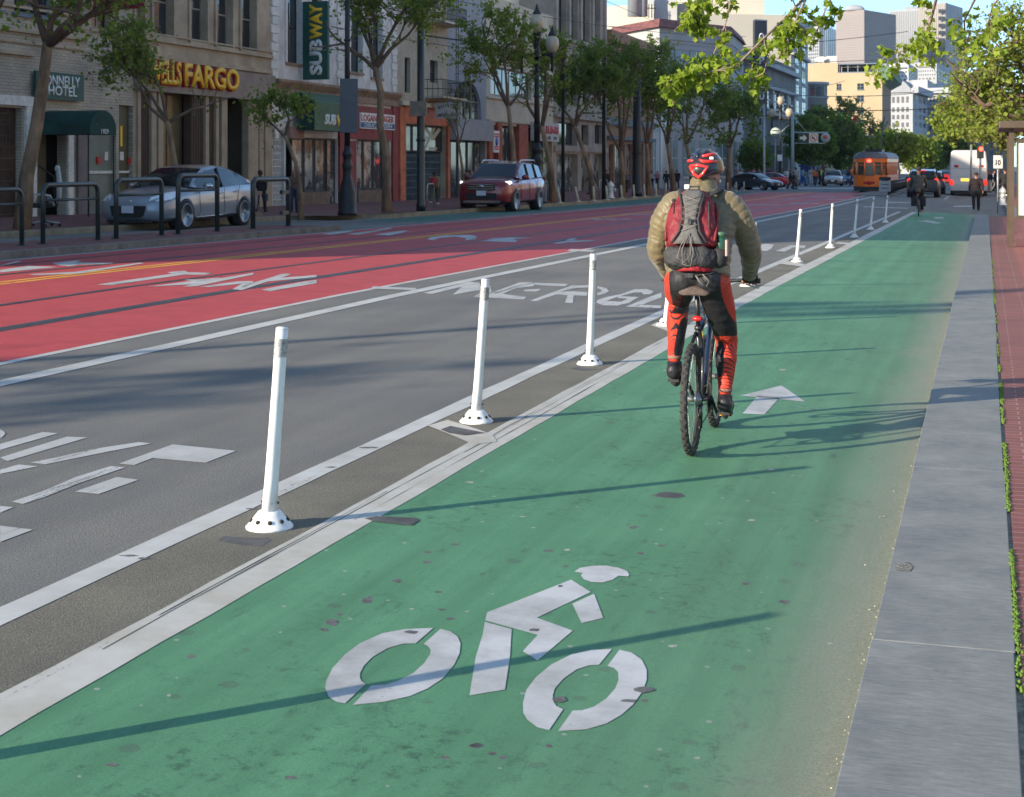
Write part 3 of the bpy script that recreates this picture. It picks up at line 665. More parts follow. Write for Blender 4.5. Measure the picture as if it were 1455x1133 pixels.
def window(parent,M,u0,u1,v0,v1,w=-0.18,frame=m_frame_d,glass=m_glass,nu=1,nv=1,t=0.06,name='window',blind=0.0,sill=None,sl=0.12):
 b=MB();d=0.05
 b.box(u0,u0+t,v0,v1,w-d,w,M=M);b.box(u1-t,u1,v0,v1,w-d,w,M=M)
 b.box(u0+t,u1-t,v0,v0+t,w-d,w,M=M);b.box(u0+t,u1-t,v1-t,v1,w-d,w,M=M)
 for i in range(1,nu):
  c=u0+(u1-u0)*i/nu;b.box(c-t*.4,c+t*.4,v0+t,v1-t,w-d*.9,w-0.003,M=M)
 for j in range(1,nv):
  c=v0+(v1-v0)*j/nv;b.box(u0+t,u1-t,c-t*.4,c+t*.4,w-d*.8,w-0.006,M=M)
 if sill:b.box(u0-0.12,u1+0.12,v0-sl,v0-0.002,-0.05,0.10,mi=1,M=M)
 o=b.build(name,[frame,sill or frame],parent)
 b=MB();b.add([M@Vector(p)for p in ((u0+t*.5,v0+t*.5,w-d*.6),(u1-t*.5,v0+t*.5,w-d*.6),(u1-t*.5,v1-t*.5,w-d*.6),(u0+t*.5,v1-t*.5,w-d*.6))],[(0,1,2,3)])
 b.build('pane',glass,o)
 if blind:
  b=MB();b.box(u0+t,u1-t,v1-t-(v1-v0)*blind,v1-t,w-d-0.06,w-d-0.04,M=M);b.build('blind',m_blind,o)
 return o
def plain(M,b,u0,u1,v0,v1,w0,w1,mi=0):b.box(u0,u1,v0,v1,w0,w1,mi,M)
def body_shell(b,M,u0,u1,v0,v1,depth=14,mi=0,w=-0.003):
 """sides, roof and back of a block behind its street wall"""
 for a,c in ((0,1),):
  V=lambda u,v,ww:M@Vector((u,v,ww))
  b.add([V(u0,v0,w),V(u0,v1,w),V(u0,v1,-depth),V(u0,v0,-depth)],[(0,1,2,3)],mi)
  b.add([V(u1,v0,w),V(u1,v1,w),V(u1,v1,-depth),V(u1,v0,-depth)],[(3,2,1,0)],mi)
  b.add([V(u0,v1,w),V(u1,v1,w),V(u1,v1,-depth),V(u0,v1,-depth)],[(0,1,2,3)],mi)
  b.add([V(u0,v0,-depth),V(u1,v0,-depth),V(u1,v1,-depth),V(u0,v1,-depth)],[(3,2,1,0)],mi)
def backing(b,M,u0,u1,v0,v1,w=-0.6,mi=0):
 b.add([M@Vector(p)for p in ((u0,v0,w),(u1,v0,w),(u1,v1,w),(u0,v1,w))],[(0,1,2,3)],mi)
m_dark=mat('dark_interior',(0.03,0.027,0.024),0.9,0.4,1.2)
m_cream=mat('cream_painted_brick',(0.36,0.32,0.26),0.85,0.16,1.2,0.5,7)
N,L,B=nodes_of(m_cream);geo=N.new('ShaderNodeNewGeometry');br=N.new('ShaderNodeTexBrick')
mp=mapping(N,L,geo.outputs['Position'],(1,1,1),rot=(0,R(90),R(90)))
sx_=N.new('ShaderNodeSeparateXYZ');L.new(geo.outputs['Position'],sx_.inputs[0]);cx_=N.new('ShaderNodeCombineXYZ');L.new(sx_.outputs[1],cx_.inputs[0]);L.new(sx_.outputs[2],cx_.inputs[1])
L.new(cx_.outputs[0],br.inputs['Vector']);br.inputs['Scale'].default_value=1;br.inputs['Brick Width'].default_value=0.3;br.inputs['Row Height'].default_value=0.1;br.inputs['Mortar Size'].default_value=0.008
br.inputs['Color1'].default_value=(0.50,0.44,0.35,1);br.inputs['Color2'].default_value=(0.42,0.37,0.29,1);br.inputs['Mortar'].default_value=(0.25,0.21,0.16,1)
st=ramp(N,L,noise(N,L,mapping(N,L,geo.outputs['Position'],(1,0.5,0.8)),0.9,6),[(0.3,(0.62,0.62,0.64)),(0.65,(1.1,1.08,1.02))])
L.new(mix(N,L,br.outputs[0],st,1,'MULTIPLY'),B.inputs['Base Color'])
m_stone=mat('tan_sandstone',(0.40,0.31,0.21),0.85,0.22,0.7,0.35,12)
m_brown=mat('brown_metal_panel',(0.085,0.05,0.033),0.5,0.2,2)
m_tan=mat('tan_panel',(0.36,0.28,0.19),0.7,0.15,1.5)
m_fascia=mat('taupe_fascia_panel',(0.25,0.19,0.15),0.6,0.15,1.5)
m_white_pl=mat('white_plaster',(0.60,0.57,0.53),0.85,0.2,0.9,0.3,9)
m_whitew=mat('white_trim',(0.66,0.63,0.57),0.7,0.15)
m_greenc=mat('dark_green_canvas',(0.010,0.050,0.040),0.8,0.25,2)
m_gsign=mat('green_sign_board',(0.012,0.075,0.055),0.5,0.15,2)
m_gsign2=mat('olive_green_sign_board',(0.05,0.11,0.055),0.5,0.15,2)
m_letw=mat('white_lettering',(0.70,0.70,0.66),0.5,0.05)
m_lety=mat('yellow_lettering',(0.85,0.50,0.02),0.45,0.05)
m_letred=mat('red_lettering',(0.50,0.02,0.015),0.45,0.05)
m_letdk=mat('dark_lettering',(0.03,0.03,0.04),0.5,0.05)
m_redp=mat('red_painted_wood',(0.23,0.035,0.035),0.6,0.2,2)
m_orange=mat('orange_red_paint',(0.48,0.13,0.055),0.6,0.3,1.5)
m_lint=mat('brown_lintel',(0.27,0.18,0.12),0.7,0.3,1.5)
m_tilebase=mat('brown_tile_base',(0.15,0.10,0.07),0.6,0.3,3)
m_grey=mat('grey_painted_wall',(0.30,0.31,0.33),0.85,0.14,0.8,0.2,9)
m_beige=mat('beige_stucco',(0.52,0.45,0.34),0.85,0.14,0.8,0.2,9)
m_offw=mat('off_white_wall',(0.74,0.68,0.58),0.85,0.1,0.6,0.2,9)
m_gstone=mat('grey_stone',(0.34,0.29,0.235),0.85,0.2,0.8,0.3,6)
m_bbrick=mat('brown_brick',(0.30,0.17,0.10),0.85,0.25,2,0.4,12)
m_redbrick=mat('red_brick_pier',(0.33,0.085,0.05),0.8,0.25,3,0.4,14)
m_iron=mat('black_iron',(0.02,0.02,0.022),0.5,0.2)
m_grille=mat('rusty_brown_shutter',(0.085,0.05,0.035),0.6,0.3,2)
m_bgrille=mat('blue_grey_roller_grille',(0.07,0.11,0.135),0.5,0.3,2)
HB=14.0
def hotel():
 t=thing('hotel_building','cream painted brick hotel with green sign and caged shopfront at the far left edge','building',(XF,LU(60),gz(XF,45)))
 iv=Matrix.Translation(-t.location)
 M=iv@ML;U=LU;Z=LZ
 u0,u1=32.0,LU(190);zb=-0.1
 h_shut=(U(-40),U(31),zb,Z(15,153));h_door=(U(51),U(94),zb,Z(70,185));h_gdoor=(U(126),U(165),zb,Z(145,180));h_olive=(U(169),U(189),zb,Z(180,150))
 wins=[(U(20),U(76),Z(48,22),Z(48,22)+2.2),(U(-45),U(0),Z(48,22),Z(48,22)+2.2),(U(130),U(158),Z(145,42),Z(145,42)+2.3),(U(98),U(118),Z(108,36),Z(108,36)+2.3)]
 wins+=[(a,b_,c+4.2,d+4.2)for a,b_,c,d in wins]
 b=MB();wallgrid(b,M,u0,u1,zb,HB,[h_shut,h_door,h_gdoor,h_olive]+wins,0.35);body_shell(b,M,u0,u1,zb,HB);b.build('wall',m_cream,t)
 b=MB();backing(b,M,u0,u1,zb,HB,-0.9);b.build('interior',m_dark,t)
 b=MB();zc=Z(40,48)
 for dz_,w_,h_ in ((0,0.16,0.10),(-0.34,0.08,0.06),(0.75,0.10,0.08)):plain(M,b,u0,U(120),zc+dz_,zc+dz_+h_,0.003,w_)
 plain(M,b,u0,U(46),Z(20,78),Z(20,78)+0.12,0.003,0.15);plain(M,b,u0-.0,u1,HB-0.5,HB-.003,0.003,0.4);b.build('cornice',m_stone,t)
 b=MB();plain(M,b,U(-80),U(45),Z(20,150),Z(20,136),0.003,0.12);plain(M,b,U(34),U(49),zb,Z(40,150)-.01,0.003,0.10);plain(M,b,U(94.5),U(102),zb,Z(98,186),0.003,0.08);b.build('shopfront_trim',m_whitew,t)
 b=MB();plain(M,b,U(108),U(123),zb,Z(115,170),0.003,0.10);b.build('pillar',mat('mauve_pillar',(0.17,0.14,0.135),0.7,0.15,2),t)
 b=MB();a,c,z0,z1=h_shut
 plain(M,b,a,c,z0,z1,-0.30,-0.28)
 n=34
 for i in range(n):
  u=a+(c-a)*(i+.5)/n;plain(M,b,u-.018,u+.018,z0,z1,-0.27,-0.22)
 for i in range(10):
  z=z0+(z1-z0)*(i+.5)/10;plain(M,b,a,c,z-.015,z+.015,-0.219,-0.20)
 b.build('roller_shutter',m_grille,t)
 for i,wv in enumerate(wins):window(t,M,*wv,frame=m_frame_b if i in (0,1)else m_frame_t,nu=2,nv=2,t=0.09,sill=m_frame_b if i in (0,1)else m_stone)
 b=MB();a,c,z0,z1=h_door;plain(M,b,a,c,z0,z1,-0.80,-0.77);b.build('doorway_back',mat('beige_doorway',(0.20,0.165,0.10),0.8,0.2,1),t)
 b=MB();b.tube([M@Vector((U(58),Z(58,235),-0.1)),M@Vector((U(86),Z(86,256),-0.1))],0.03,8);b.build('handrail',m_iron,t)
 b=MB();a,c,z0,z1=h_gdoor;plain(M,b,a+.03,c-.03,z0,z1,-0.22,-0.17)
 plain(M,b,a+.03,c-.03,Z(145,247),Z(145,243),-0.168,-0.12,1);plain(M,b,U(142.5),U(147.5),Z(145,233),Z(145,223),-0.168,-0.10,2);plain(M,b,U(154.5),U(159),Z(157,228),Z(157,216),-0.168,-0.15,1)
 b.build('door',[mat('pale_green_door',(0.17,0.19,0.15),0.6,0.2,1),m_whitew,m_letred],t)
 b=MB();a,c,z0,z1=h_olive;plain(M,b,a+.03,c-.03,z0,z1,-0.22,-0.17);plain(M,b,U(176),U(179),Z(177,208),Z(177,179),-0.168,-0.14,1);plain(M,b,U(176),U(181),Z(178,228),Z(178,216),-0.168,-0.15,2);plain(M,b,a+.03,c-.03,Z(178,246),Z(178,243),-0.168,-0.13,2);plain(M,b,U(186),U(189),Z(187,234),Z(187,224),-0.168,-0.1,3)
 b.build('side_panel',[mat('olive_panel',(0.085,0.075,0.035),0.6,0.3,1),m_lety,m_whitew,m_letred],t)
 b=MB();plain(M,b,U(44),U(112),Z(60,141),Z(60,102),0.10,0.20);s=b.build('sign_board',m_gsign,t)
 text_obj('lettering','CONNELLY',m_letw,s,M@Vector((U(49),Z(77,122)-.02,0.203)),(0,1,0),(0,0,1),Z(77,106)-Z(77,121),U(106)-U(49),0.01,0.012)
 text_obj('lettering','HOTEL',m_letw,s,M@Vector((U(61),Z(80,136)-.02,0.203)),(0,1,0),(0,0,1),Z(80,121)-Z(80,135),U(102)-U(61),0.01,0.018)
 ya,yb=U(52)-.05,U(52)+1.45;X1=2.0;zt,z0=3.38,2.60;arc=[]
 for k in range(13):
  an=math.pi*k/12;arc.append(((ya+yb)/2-math.cos(an)*(yb-ya)/2,z0+0.18+math.sin(an)*(zt-z0-0.18)))
 prof=[(ya,z0)]+arc+[(yb,z0)]
 b=MB();b.prism([(p[0],p[1])for p in prof],0.003,X1,'x',M=iv@Matrix.Translation((XF,0,0)));cn=b.build('canopy',m_greenc,t)
 text_obj('lettering','1929',m_letw,cn,M@Vector(((ya+yb)/2-.12,z0+.03,X1+.004)),(0,1,0),(0,0,1),0.15,0.42,0.004,0.01)
 b=MB()
 for yy in (ya+.03,yb-.03):b=MB();b.tube([M@Vector((yy,-0.1,X1-.08)),M@Vector((yy,z0,X1-.08))],0.025,8);b.build('canopy_post',m_iron,t)
 b=MB();b.tube([M@Vector((ya-.02,z0+.62,.1)),M@Vector((ya-.02,z0+.02,X1-.05))],0.012,6);b.build('canopy_stay',m_iron,t)
 b=MB();plain(M,b,U(130)+.2,U(130)+.28,Z(150,17),Z(150,17)+3,0.2,1.9);b.build('banner',mat('dark_red_banner',(0.22,0.012,0.02),0.7,0.2,2),t)
hotel()
def bank():
 t=thing('bank_building','tan stone bank with yellow raised letters above brown columns','building',(XF,LU(290),gz(XF,52)))
 iv=Matrix.Translation(-t.location);M=iv@ML;U=LU;Z=LZ;u0,u1=U(190)+.01,U(385);zb=-0.25
 op=(u0+.25,U(376),zb,Z(300,134)-.05)
 wins=[(U(a),U(c),Z((a+c)/2,y),Z((a+c)/2,y)+2.6)for a,c,y in ((176+16,204,46),(217,245,52),(270,293,60),(307,329,67),(342,363,72))]
 wins+=[(a,b_,c+4.4,d+4.2)for a,b_,c,d in wins]
 b=MB();wallgrid(b,M,u0,u1,zb,HB,[op]+wins,0.35);body_shell(b,M,u0,u1,zb,HB);b.build('wall',m_stone,t)
 b=MB();z0,z1=Z(290,137),Z(290,97);plain(M,b,u0,U(383),z0,z1,0.003,0.28);fa=b.build('fascia',m_fascia,t)
 b=MB();plain(M,b,u0,U(380),z1+.08,z1+.26,.003,.2);plain(M,b,u0,u1,z1+.75,z1+.87,.003,.14);plain(M,b,u0,u1,z1+1.0,z1+1.06,.003,.08);plain(M,b,u0,u1,HB-.7,HB-.003,.003,.5)
 for wv in wins:
  plain(M,b,wv[0]-.16,wv[0]-.005,wv[2],wv[3],.003,.07);plain(M,b,wv[1]+.005,wv[1]+.16,wv[2],wv[3],.003,.07)
 b.build('cornice',m_stone,t)
 for wv in wins:window(t,M,*wv,frame=m_frame_t,nv=2,t=0.08,sill=m_stone,w=-.22)
 for a,s_ in (('WELLS',(198,244)),('FARGO',(249,327))):
  ua,uc=U(s_[0]),U(s_[1]);zl=Z(sum(s_)/2,127)-.02 if a=='FARGO' else Z(220,121)
  zl=Z(262,123.5)
  text_obj('letter_backing',a,m_letred,fa,M@Vector((ua-.03,zl-.06,0.285)),(0,1,0),(0,0,1),0.94,uc-ua+.02,0.10,0.055)
  text_obj('lettering',a,m_lety,fa,M@Vector((ua,zl-.02,0.39)),(0,1,0),(0,0,1),0.88,uc-ua,0.04,0.03)
 b=MB();
 cols_=[(193,197,0),(201,212,1),(212,219,0),(222,229,0),(272,289,1),(289,294,0),(297,304,1),(304,308,0),(312,320,0),(350,364,0),(366,372,0),(374,384,0)]
 for a,c,k in cols_:
  ua,uc=U(a),U(c);mi=1 if k else 0
  plain(M,b,ua,uc,zb,op[3]+.04,-0.34 if k else -0.2,-0.02 if k else 0.10,mi)
  if k:
   n=max(3,int((uc-ua)/.12))
   for i in range(n):u=ua+(uc-ua)*(i+.5)/n;plain(M,b,u-.02,u+.02,zb,op[3],-.02,.01,1)
 b.build('columns',[m_tan,m_brown],t)
 b=MB();backing(b,M,u0,u1,zb,HB,-2.2);b.build('interior',m_dark,t)
 window(t,M,U(229)+.02,U(272)-.02,zb+.3,op[3]-.02,-.4,m_brown,mat('tinted_tan_glass',(0.13,0.105,0.055),0.12,0.25,0.6,spec=.8),2,1,name='shop_window')
 b=MB();plain(M,b,U(321),U(349),zb,op[3]-.05,-1.5,-1.45,0);b.build('door',m_brown,t)
 b=MB();plain(M,b,U(236),U(270),Z(250,283),Z(250,275),.003,.05);b.build('vent_panel',m_tan,t)
bank()
def white_building():
 t=thing('white_building','white plastered building with quoins, green sandwich shop awning and red burger shop below','building',(XF,LU(470),gz(XF,62)))
 iv=Matrix.Translation(-t.location);M=iv@ML;U=LU;Z=LZ;u0,u1=U(385)+.01,U(563);zb=-0.3
 ops=[(U(388),U(404),zb,Z(396,185)),(U(406),U(479),zb,Z(440,196)),(U(487),U(505),zb,Z(496,200)),(U(507),U(554),zb,Z(530,199))]
 wins=[(U(a),U(c),Z((a+c)/2,y),Z((a+c)/2,y)+3.1)for a,c,y in ((407,427,90),(441,457,95),(497,514,103),(528,542,111))]
 wins+=[(a,b_,c+4.6,d+4.4)for a,b_,c,d in wins]
 HB2=15.5
 b=MB();wallgrid(b,M,u0,u1,zb,HB2,ops+wins,0.35);body_shell(b,M,u0,u1,zb,HB2);b.build('wall',m_white_pl,t)
 b=MB();backing(b,M,u0,u1,zb,HB2,-1.6);b.build('interior',m_dark,t)
 zl0,zl1=Z(440,140),Z(440,120)
 b=MB();
 b.prism([(0.003,zl0),(0.16,zl0),(0.16,zl0+.3),(0.38,zl1-.05),(0.38,zl1+.05),(0.003,zl1+.05)],u0,u1,'y',M=iv@Matrix.Translation((XF,0,0)))
 b.build('lintel',m_lint,t)
 b=MB()
 for pc in (389,482,559):
  u=U(pc);z=zl1+.1;k=0
  while z<HB2-1:
   wdt=.36 if k%2 else.26;plain(M,b,u-wdt,u+wdt,z,z+.34,.003,.08);z+=.38;k+=1
 for wv in wins:plain(M,b,wv[0]-.16,wv[0]-.004,wv[2],wv[3]+.1,.003,.07);plain(M,b,wv[1]+.004,wv[1]+.16,wv[2],wv[3]+.1,.003,.07)
 plain(M,b,u0,u1,HB2-.6,HB2-.003,.003,.45)
 b.build('quoins',m_whitew,t)
 for wv in wins:window(t,M,*wv,frame=m_frame_d,nv=2,t=0.07,sill=m_lint,w=-.2)
 b=MB();a,c,z0,z1=ops[0]
 for i in range(9):u=a+(c-a)*(i+.5)/9;plain(M,b,u-.02,u+.02,z0,z1,-.2,-.16)
 for i in range(12):z=z0+(z1-z0)*(i+.5)/12;plain(M,b,a,c,z-.02,z+.02,-.159,-.14)
 b.build('gate',m_whitew,t)
 b=MB();plain(M,b,U(405),U(425),Z(415,197),Z(415,180),.003,.25);b.build('pink_box',mat('pink_panel',(0.30,0.17,0.14),.7,.1),t)
 b=MB();plain(M,b,U(386.5),U(391.5),Z(389,197),Z(389,178),.1,.16);b.build('notice',m_whitew,t)
 a,c,z0,z1=ops[1];zs=Z(440,273)
 b=MB();plain(M,b,a,U(466),z0,zs,-.1,.10);b.build('stall_riser',m_tilebase,t);b=MB();plain(M,b,U(507),U(545),zb,Z(525,270),-.1,.1);b.build('stall_riser',m_tilebase,t)
 for p0,p1 in ((417,434),(435,449),(450,465)):window(t,M,U(p0),U(p1),zs+.01,z1-.02,-.1,m_frame_d,m_glass2,t=.09,name='shop_window')
 window(t,M,U(467),U(479)-.02,z0,z1-.02,-.1,m_frame_d,m_glass2,1,2,t=.09,name='door')
 for p0,p1 in ((508,518),(519,532),(533,544)):window(t,M,U(p0),U(p1),Z(525,270)+.01,ops[3][3]-.02,-.1,m_frame_d,m_glass2,t=.08,name='shop_window')
 window(t,M,U(545.5),U(553.5),zb,ops[3][3]-.02,-.1,m_frame_d,m_glass,t=.1,name='door')
 b=MB();plain(M,b,U(480),U(487),zb,Z(484,186),.003,.12);plain(M,b,U(487)+.01,U(556),Z(525,199)+.01,Z(525,152),.003,.08);plain(M,b,U(555.5),U(563),zb,Z(559,152),.003,.12);plain(M,b,U(487)+.01,U(505),zb,Z(495,200),-.1,.06)
 b.build('shopfront',m_redp,t)
 Xo=XF+1.1;ua,uc=LU(447,Xo),LU(508,Xo);z0,z1=LZ(470,186,Xo),LZ(470,147,Xo)
 b=MB();b.prism([(0.40,z0),(1.1,z0),(1.1,z1),(0.40,z1+.45)],ua,uc,'y',M=iv@Matrix.Translation((XF,0,0)));aw=b.build('awning',m_gsign2,t)
 b=MB();b.prism([(0.40,z0),(1.098,z0),(1.098,z1),(0.40,z1+.44)],ua-.03,ua-.003,'y',M=iv@Matrix.Translation((XF,0,0)));b.build('awning_side',m_greenc,aw)
 wS=LU(477,Xo);zz=LZ(472,178.5,Xo);e=LU(502,Xo);s0=LU(461,Xo)
 text_obj('lettering','SUB',m_letw,aw,iv@Vector((Xo+.004,s0,zz)),(0,1,0.0),(0,.18,1),.50,(wS-s0),.012,.05)
 text_obj('lettering','WAY',m_lety,aw,iv@Vector((Xo+.004,wS+.04,zz)),(0,1,0.0),(0,.18,1),.50,e-wS,.012,.05)
 ua,uc=U(508),U(557);z0,z1=Z(532,184),Z(532,162)
 b=MB();plain(M,b,ua,uc,z0,z1,.082,.16);plain(M,b,ua+.04,uc-.04,z0+.05,z0+(z1-z0)*.40,.16,.165,1);sg=b.build('sign_board',[m_letw,mat('blue_sign_band',(0.03,0.10,0.25),.5,.1)],t)
 text_obj('lettering','LOGAN BURGER',m_letred,sg,M@Vector((ua+.08,z0+(z1-z0)*.48,.162)),(0,1,0),(0,0,1),(z1-z0)*.42,uc-ua-.25,.01,.02)
 text_obj('lettering','DELICATESSEN',m_letw,sg,M@Vector((ua+.45,z0+(z1-z0)*.10,.167)),(0,1,0),(0,0,1),(z1-z0)*.25,uc-ua-.9,.01,.02)
 zt=Z(447,8);zb_=PX(447,112,XF+1).z;yb=LU(436,XF+.3)
 b=MB();b.box(XF+.15,XF+1.35,yb-.1,yb+.1,zb_,zt);bl=b.build('blade_sign',m_gsign,None);bl.parent=t;bl.matrix_parent_inverse=iv
 text_obj('lettering','SUB',m_letw,bl,(XF+1.09,yb-.104,zb_+.2),(0,0,1),(-1,0,.0),.62,(zt-zb_)*.50-.15,.01,.05)
 text_obj('lettering','WAY',m_lety,bl,(XF+1.09,yb-.104,zb_+(zt-zb_)*.51),(0,0,1),(-1,0,.0),.62,(zt-zb_)*.46,.01,.05)
white_building()
def escape_building():
 t=thing('narrow_building','narrow tan building with iron fire escape balconies over an orange red shopfront','building',(XF,LU(600),gz(XF,75)))
 iv=Matrix.Translation(-t.location);M=iv@ML;U=LU;Z=LZ;u0,u1=U(563)+.01,U(636);zb=-0.45;H=15
 op=(U(573),U(633),zb,Z(600,178))
 wins=[(U(575),U(583),Z(579,132),Z(579,82)),(U(611),U(622),Z(616,118),Z(616,86)),(U(593),U(602),Z(598,122),Z(598,86))]
 wins+=[(a,b_,c+4.1,d+4.1)for a,b_,c,d in wins]
 b=MB();wallgrid(b,M,u0,u1,zb,H,[op]+wins,.35);body_shell(b,M,u0,u1,zb,H);b.build('wall',mat('tan_glazed_brick',(0.40,0.34,0.25),.8,.2,1,.3,10),t)
 b=MB();backing(b,M,u0,u1,zb,H,-1.4);b.build('interior',m_dark,t)
 b=MB();plain(M,b,u0,u1,Z(590,152),Z(590,146),.003,.35);plain(M,b,u0,u1,H-.5,H-.003,.003,.4);b.build('cornice',m_beige,t)
 for wv in wins:window(t,M,*wv,frame=m_frame_d,nv=2,t=.07,w=-.2)
 b=MB();plain(M,b,U(565),U(573)-.01,zb,Z(570,153),.003,.16);plain(M,b,U(573),U(633),Z(600,177),Z(600,153),.003,.12);plain(M,b,U(633)+.01,u1-.02,zb,Z(635,176),.003,.16);b.build('shopfront',m_orange,t)
 window(t,M,U(574),U(590),Z(583,216),op[3]-.02,-.2,m_frame_d,m_glass,t=.08,name='shop_window')
 window(t,M,U(591),U(606),Z(600,216),op[3]-.02,-.2,m_frame_d,m_glass,t=.08,name='shop_window')
 o=window(t,M,U(607),U(633)-.02,Z(620,216),op[3]-.02,-.2,m_frame_d,m_glass,1,1,t=.08,name='shop_window')
 a,c=U(608),U(632);z0,z1=Z(620,214),Z(620,180);b=MB()
 for (p,q,wd)in (((0,0),(.62,1),.16),((.38,1),(1,0),.0),((0.05,.95),(.55,.5),.16),((.5,.5),(.95,.96),.2),((.3,.08),(.75,.08),.1)):
  if wd==0:continue
  d=Vector((q[0]-p[0],q[1]-p[1])).normalized();n=Vector((-d.y,d.x))*wd/2
  pts=[(p[0]+n.x,p[1]+n.y),(q[0]+n.x,q[1]+n.y),(q[0]-n.x,q[1]-n.y),(p[0]-n.x,p[1]-n.y)]
  b.add([M@Vector((a+(c-a)*min(1,max(0,x)),z0+(z1-z0)*min(1,max(0,y)),-.223+.001*len(b.v)/4))for x,y in pts],[(0,1,2,3)])
 b.build('window_decal',mat('pale_window_decal',(0.42,0.42,0.32),.6,.1),o)
 b=MB();a,c=U(573)+.02,U(633)-.02;z0,z1=zb,Z(600,216)-.05
 plain(M,b,a,c,z0,z1,-.36,-.34)
 for i in range(36):u=a+(c-a)*(i+.5)/36;plain(M,b,u-.02,u+.02,z0,z1,-.33,-.29)
 for i in range(8):z=z0+(z1-z0)*(i+.5)/8;plain(M,b,a,c,z-.02,z+.02,-.289,-.27)
 b.build('roller_grille',m_bgrille,t)
 for zf in (Z(620,142),Z(620,142)+4.1,Z(620,142)+8.2):
  b=MB();ua,uc=U(600),U(636)-.1;plain(M,b,ua,uc,zf,zf+.10,.003,1.2,1)
  for z in (zf+.5,zf+1.0):
   b.tube([M@Vector(p)for p in ((ua,z,.05),(ua,z,1.17),(uc,z,1.17),(uc,z,.05))],.022,5)
  n=22
  for i in range(n+1):u=ua+(uc-ua)*i/n;b.tube([M@Vector((u,zf,1.17)),M@Vector((u,zf+1.0,1.17))],.014,4)
  for w_ in (.3,.6,.9):b.tube([M@Vector((ua,zf,w_)),M@Vector((ua,zf+1,w_))],.014,4)
  b.build('fire_escape',[m_iron,m_beige],t)
 b=MB();
 for u in (U(624),U(627)):b.tube([M@Vector((u,Z(620,142),1.0)),M@Vector((u,H+.8,1.0))],.02,5)
 z=Z(620,142)
 while z<H+.6:b.tube([M@Vector((U(624),z,1.0)),M@Vector((U(627),z,1.0))],.012,4);z+=.3
 b.build('ladder',m_iron,t)
 Xs=XF+1.4;yb=LU(619,XF+.5);s=thing('hanging_sign','white hanging sign with curved dark lettering beside the arched window','sign',(XF+.2,yb,Z(640,160)))
 iv2=Matrix.Translation(-s.location)
 p0,p1=PY(619,169,yb),PY(656,146,yb)
 b=MB();b.box(p0.x,p1.x,yb-.12,yb+.12,p0.z,p1.z);b2=b.build('sign_board',mat('grey_white_sign',(0.46,0.45,0.42),.6,.1,1),s,bevel=.02);b2.matrix_parent_inverse=iv2
 b=MB();b.tube([(XF,yb,p1.z+.05),(p1.x,yb,p1.z+.05)],.03,6);b3=b.build('bracket',m_iron,s);b3.matrix_parent_inverse=iv2
 wd=p1.x-p0.x;hg=p1.z-p0.z
 word='MARKET ST'
 for i,ch in enumerate(word):
  if ch==' ':continue
  f=(i+.5)/len(word);an=(f-.5)*1.1;cx=p0.x+wd*(.18+.72*f);cz=p0.z+hg*(.54+.20*math.cos((f-.5)*3.0))
  l=text_obj('lettering',ch,m_letdk,b2,(cx-.05*wd,yb-.124,cz),(math.cos(an),0,-math.sin(an)),(math.sin(an),0,math.cos(an)),hg*.19,wd*.058,.004,.02)
 text_obj('lettering','LIMITED GROUP',m_letdk,b2,(p0.x+wd*.08,yb-.124,p0.z+hg*.12),(1,0,0),(0,0,1),hg*.19,wd*.84,.004,.02)
escape_building()
def grey_building():
 t=thing('grey_building','smooth grey building with one big arched window above a dark shopfront','building',(XF,LU(663),gz(XF,85)))
 iv=Matrix.Translation(-t.location);M=iv@ML;U=LU;Z=LZ;u0,u1=U(636)+.01,U(691);zb=-0.5;H=12.5
 ua,uc=U(643),U(684);z0,z1=Z(665,169),Z(665,115);cu=(ua+uc)/2
 b=MB()
 arc=[(cu-math.cos(math.pi*k/16)*(uc-ua)/2,z0+(z1-z0)*math.sin(math.pi*k/16)**.75)for k in range(17)]
 zt=z1+.5
 for k in range(16):
  (a0,c0),(a1,c1)=arc[k],arc[k+1]
  b.add([M@Vector((a0,c0,0)),M@Vector((a1,c1,0)),M@Vector((a1,zt,0)),M@Vector((a0,zt,0))],[(0,1,2,3)])
  b.add([M@Vector((a0,c0,0)),M@Vector((a1,c1,0)),M@Vector((a1,c1,-.35)),M@Vector((a0,c0,-.35))],[(0,1,2,3)])
 op=(u0+.2,u1-.2,zb,Z(665,200))
 wallgrid(b,M,u0,ua,z0,zt);wallgrid(b,M,uc,u1,z0,zt);wallgrid(b,M,u0,u1,zt,H);wallgrid(b,M,u0,u1,zb,z0,[op],.4);body_shell(b,M,u0,u1,zb,H)
 b.build('wall',m_grey,t)
 b=MB();backing(b,M,u0,u1,zb,H,-1.2);b.build('interior',m_dark,t)
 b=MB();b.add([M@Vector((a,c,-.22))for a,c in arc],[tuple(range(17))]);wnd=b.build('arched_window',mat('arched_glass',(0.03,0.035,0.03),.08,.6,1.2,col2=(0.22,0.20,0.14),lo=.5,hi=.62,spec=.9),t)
 b=MB()
 for f in (.28,.5,.72):
  u=ua+(uc-ua)*f;zz=z0+(z1-z0)*max(0,math.sin(math.acos(1-2*f)))**.75;plain(M,b,u-.04,u+.04,z0,zz,-.215,-.15)
 plain(M,b,ua,uc,z0+1.0,z0+1.07,-.214,-.16);b.build('mullions',m_frame_t,wnd)
 b=MB();plain(M,b,u0,u1-.02,Z(665,200),Z(665,171),.003,.5);b.build('canopy_band',m_grey,t)
 for p0,p1 in ((638,646),(647,657),(658,670),(671,680),(681,689)):window(t,M,U(p0),U(p1)-.03,zb+.05,op[3]-.03,-.3,m_frame_d,m_glass2 if p0 in (658,681)else m_glass,t=.09,name='shop_window')
grey_building()
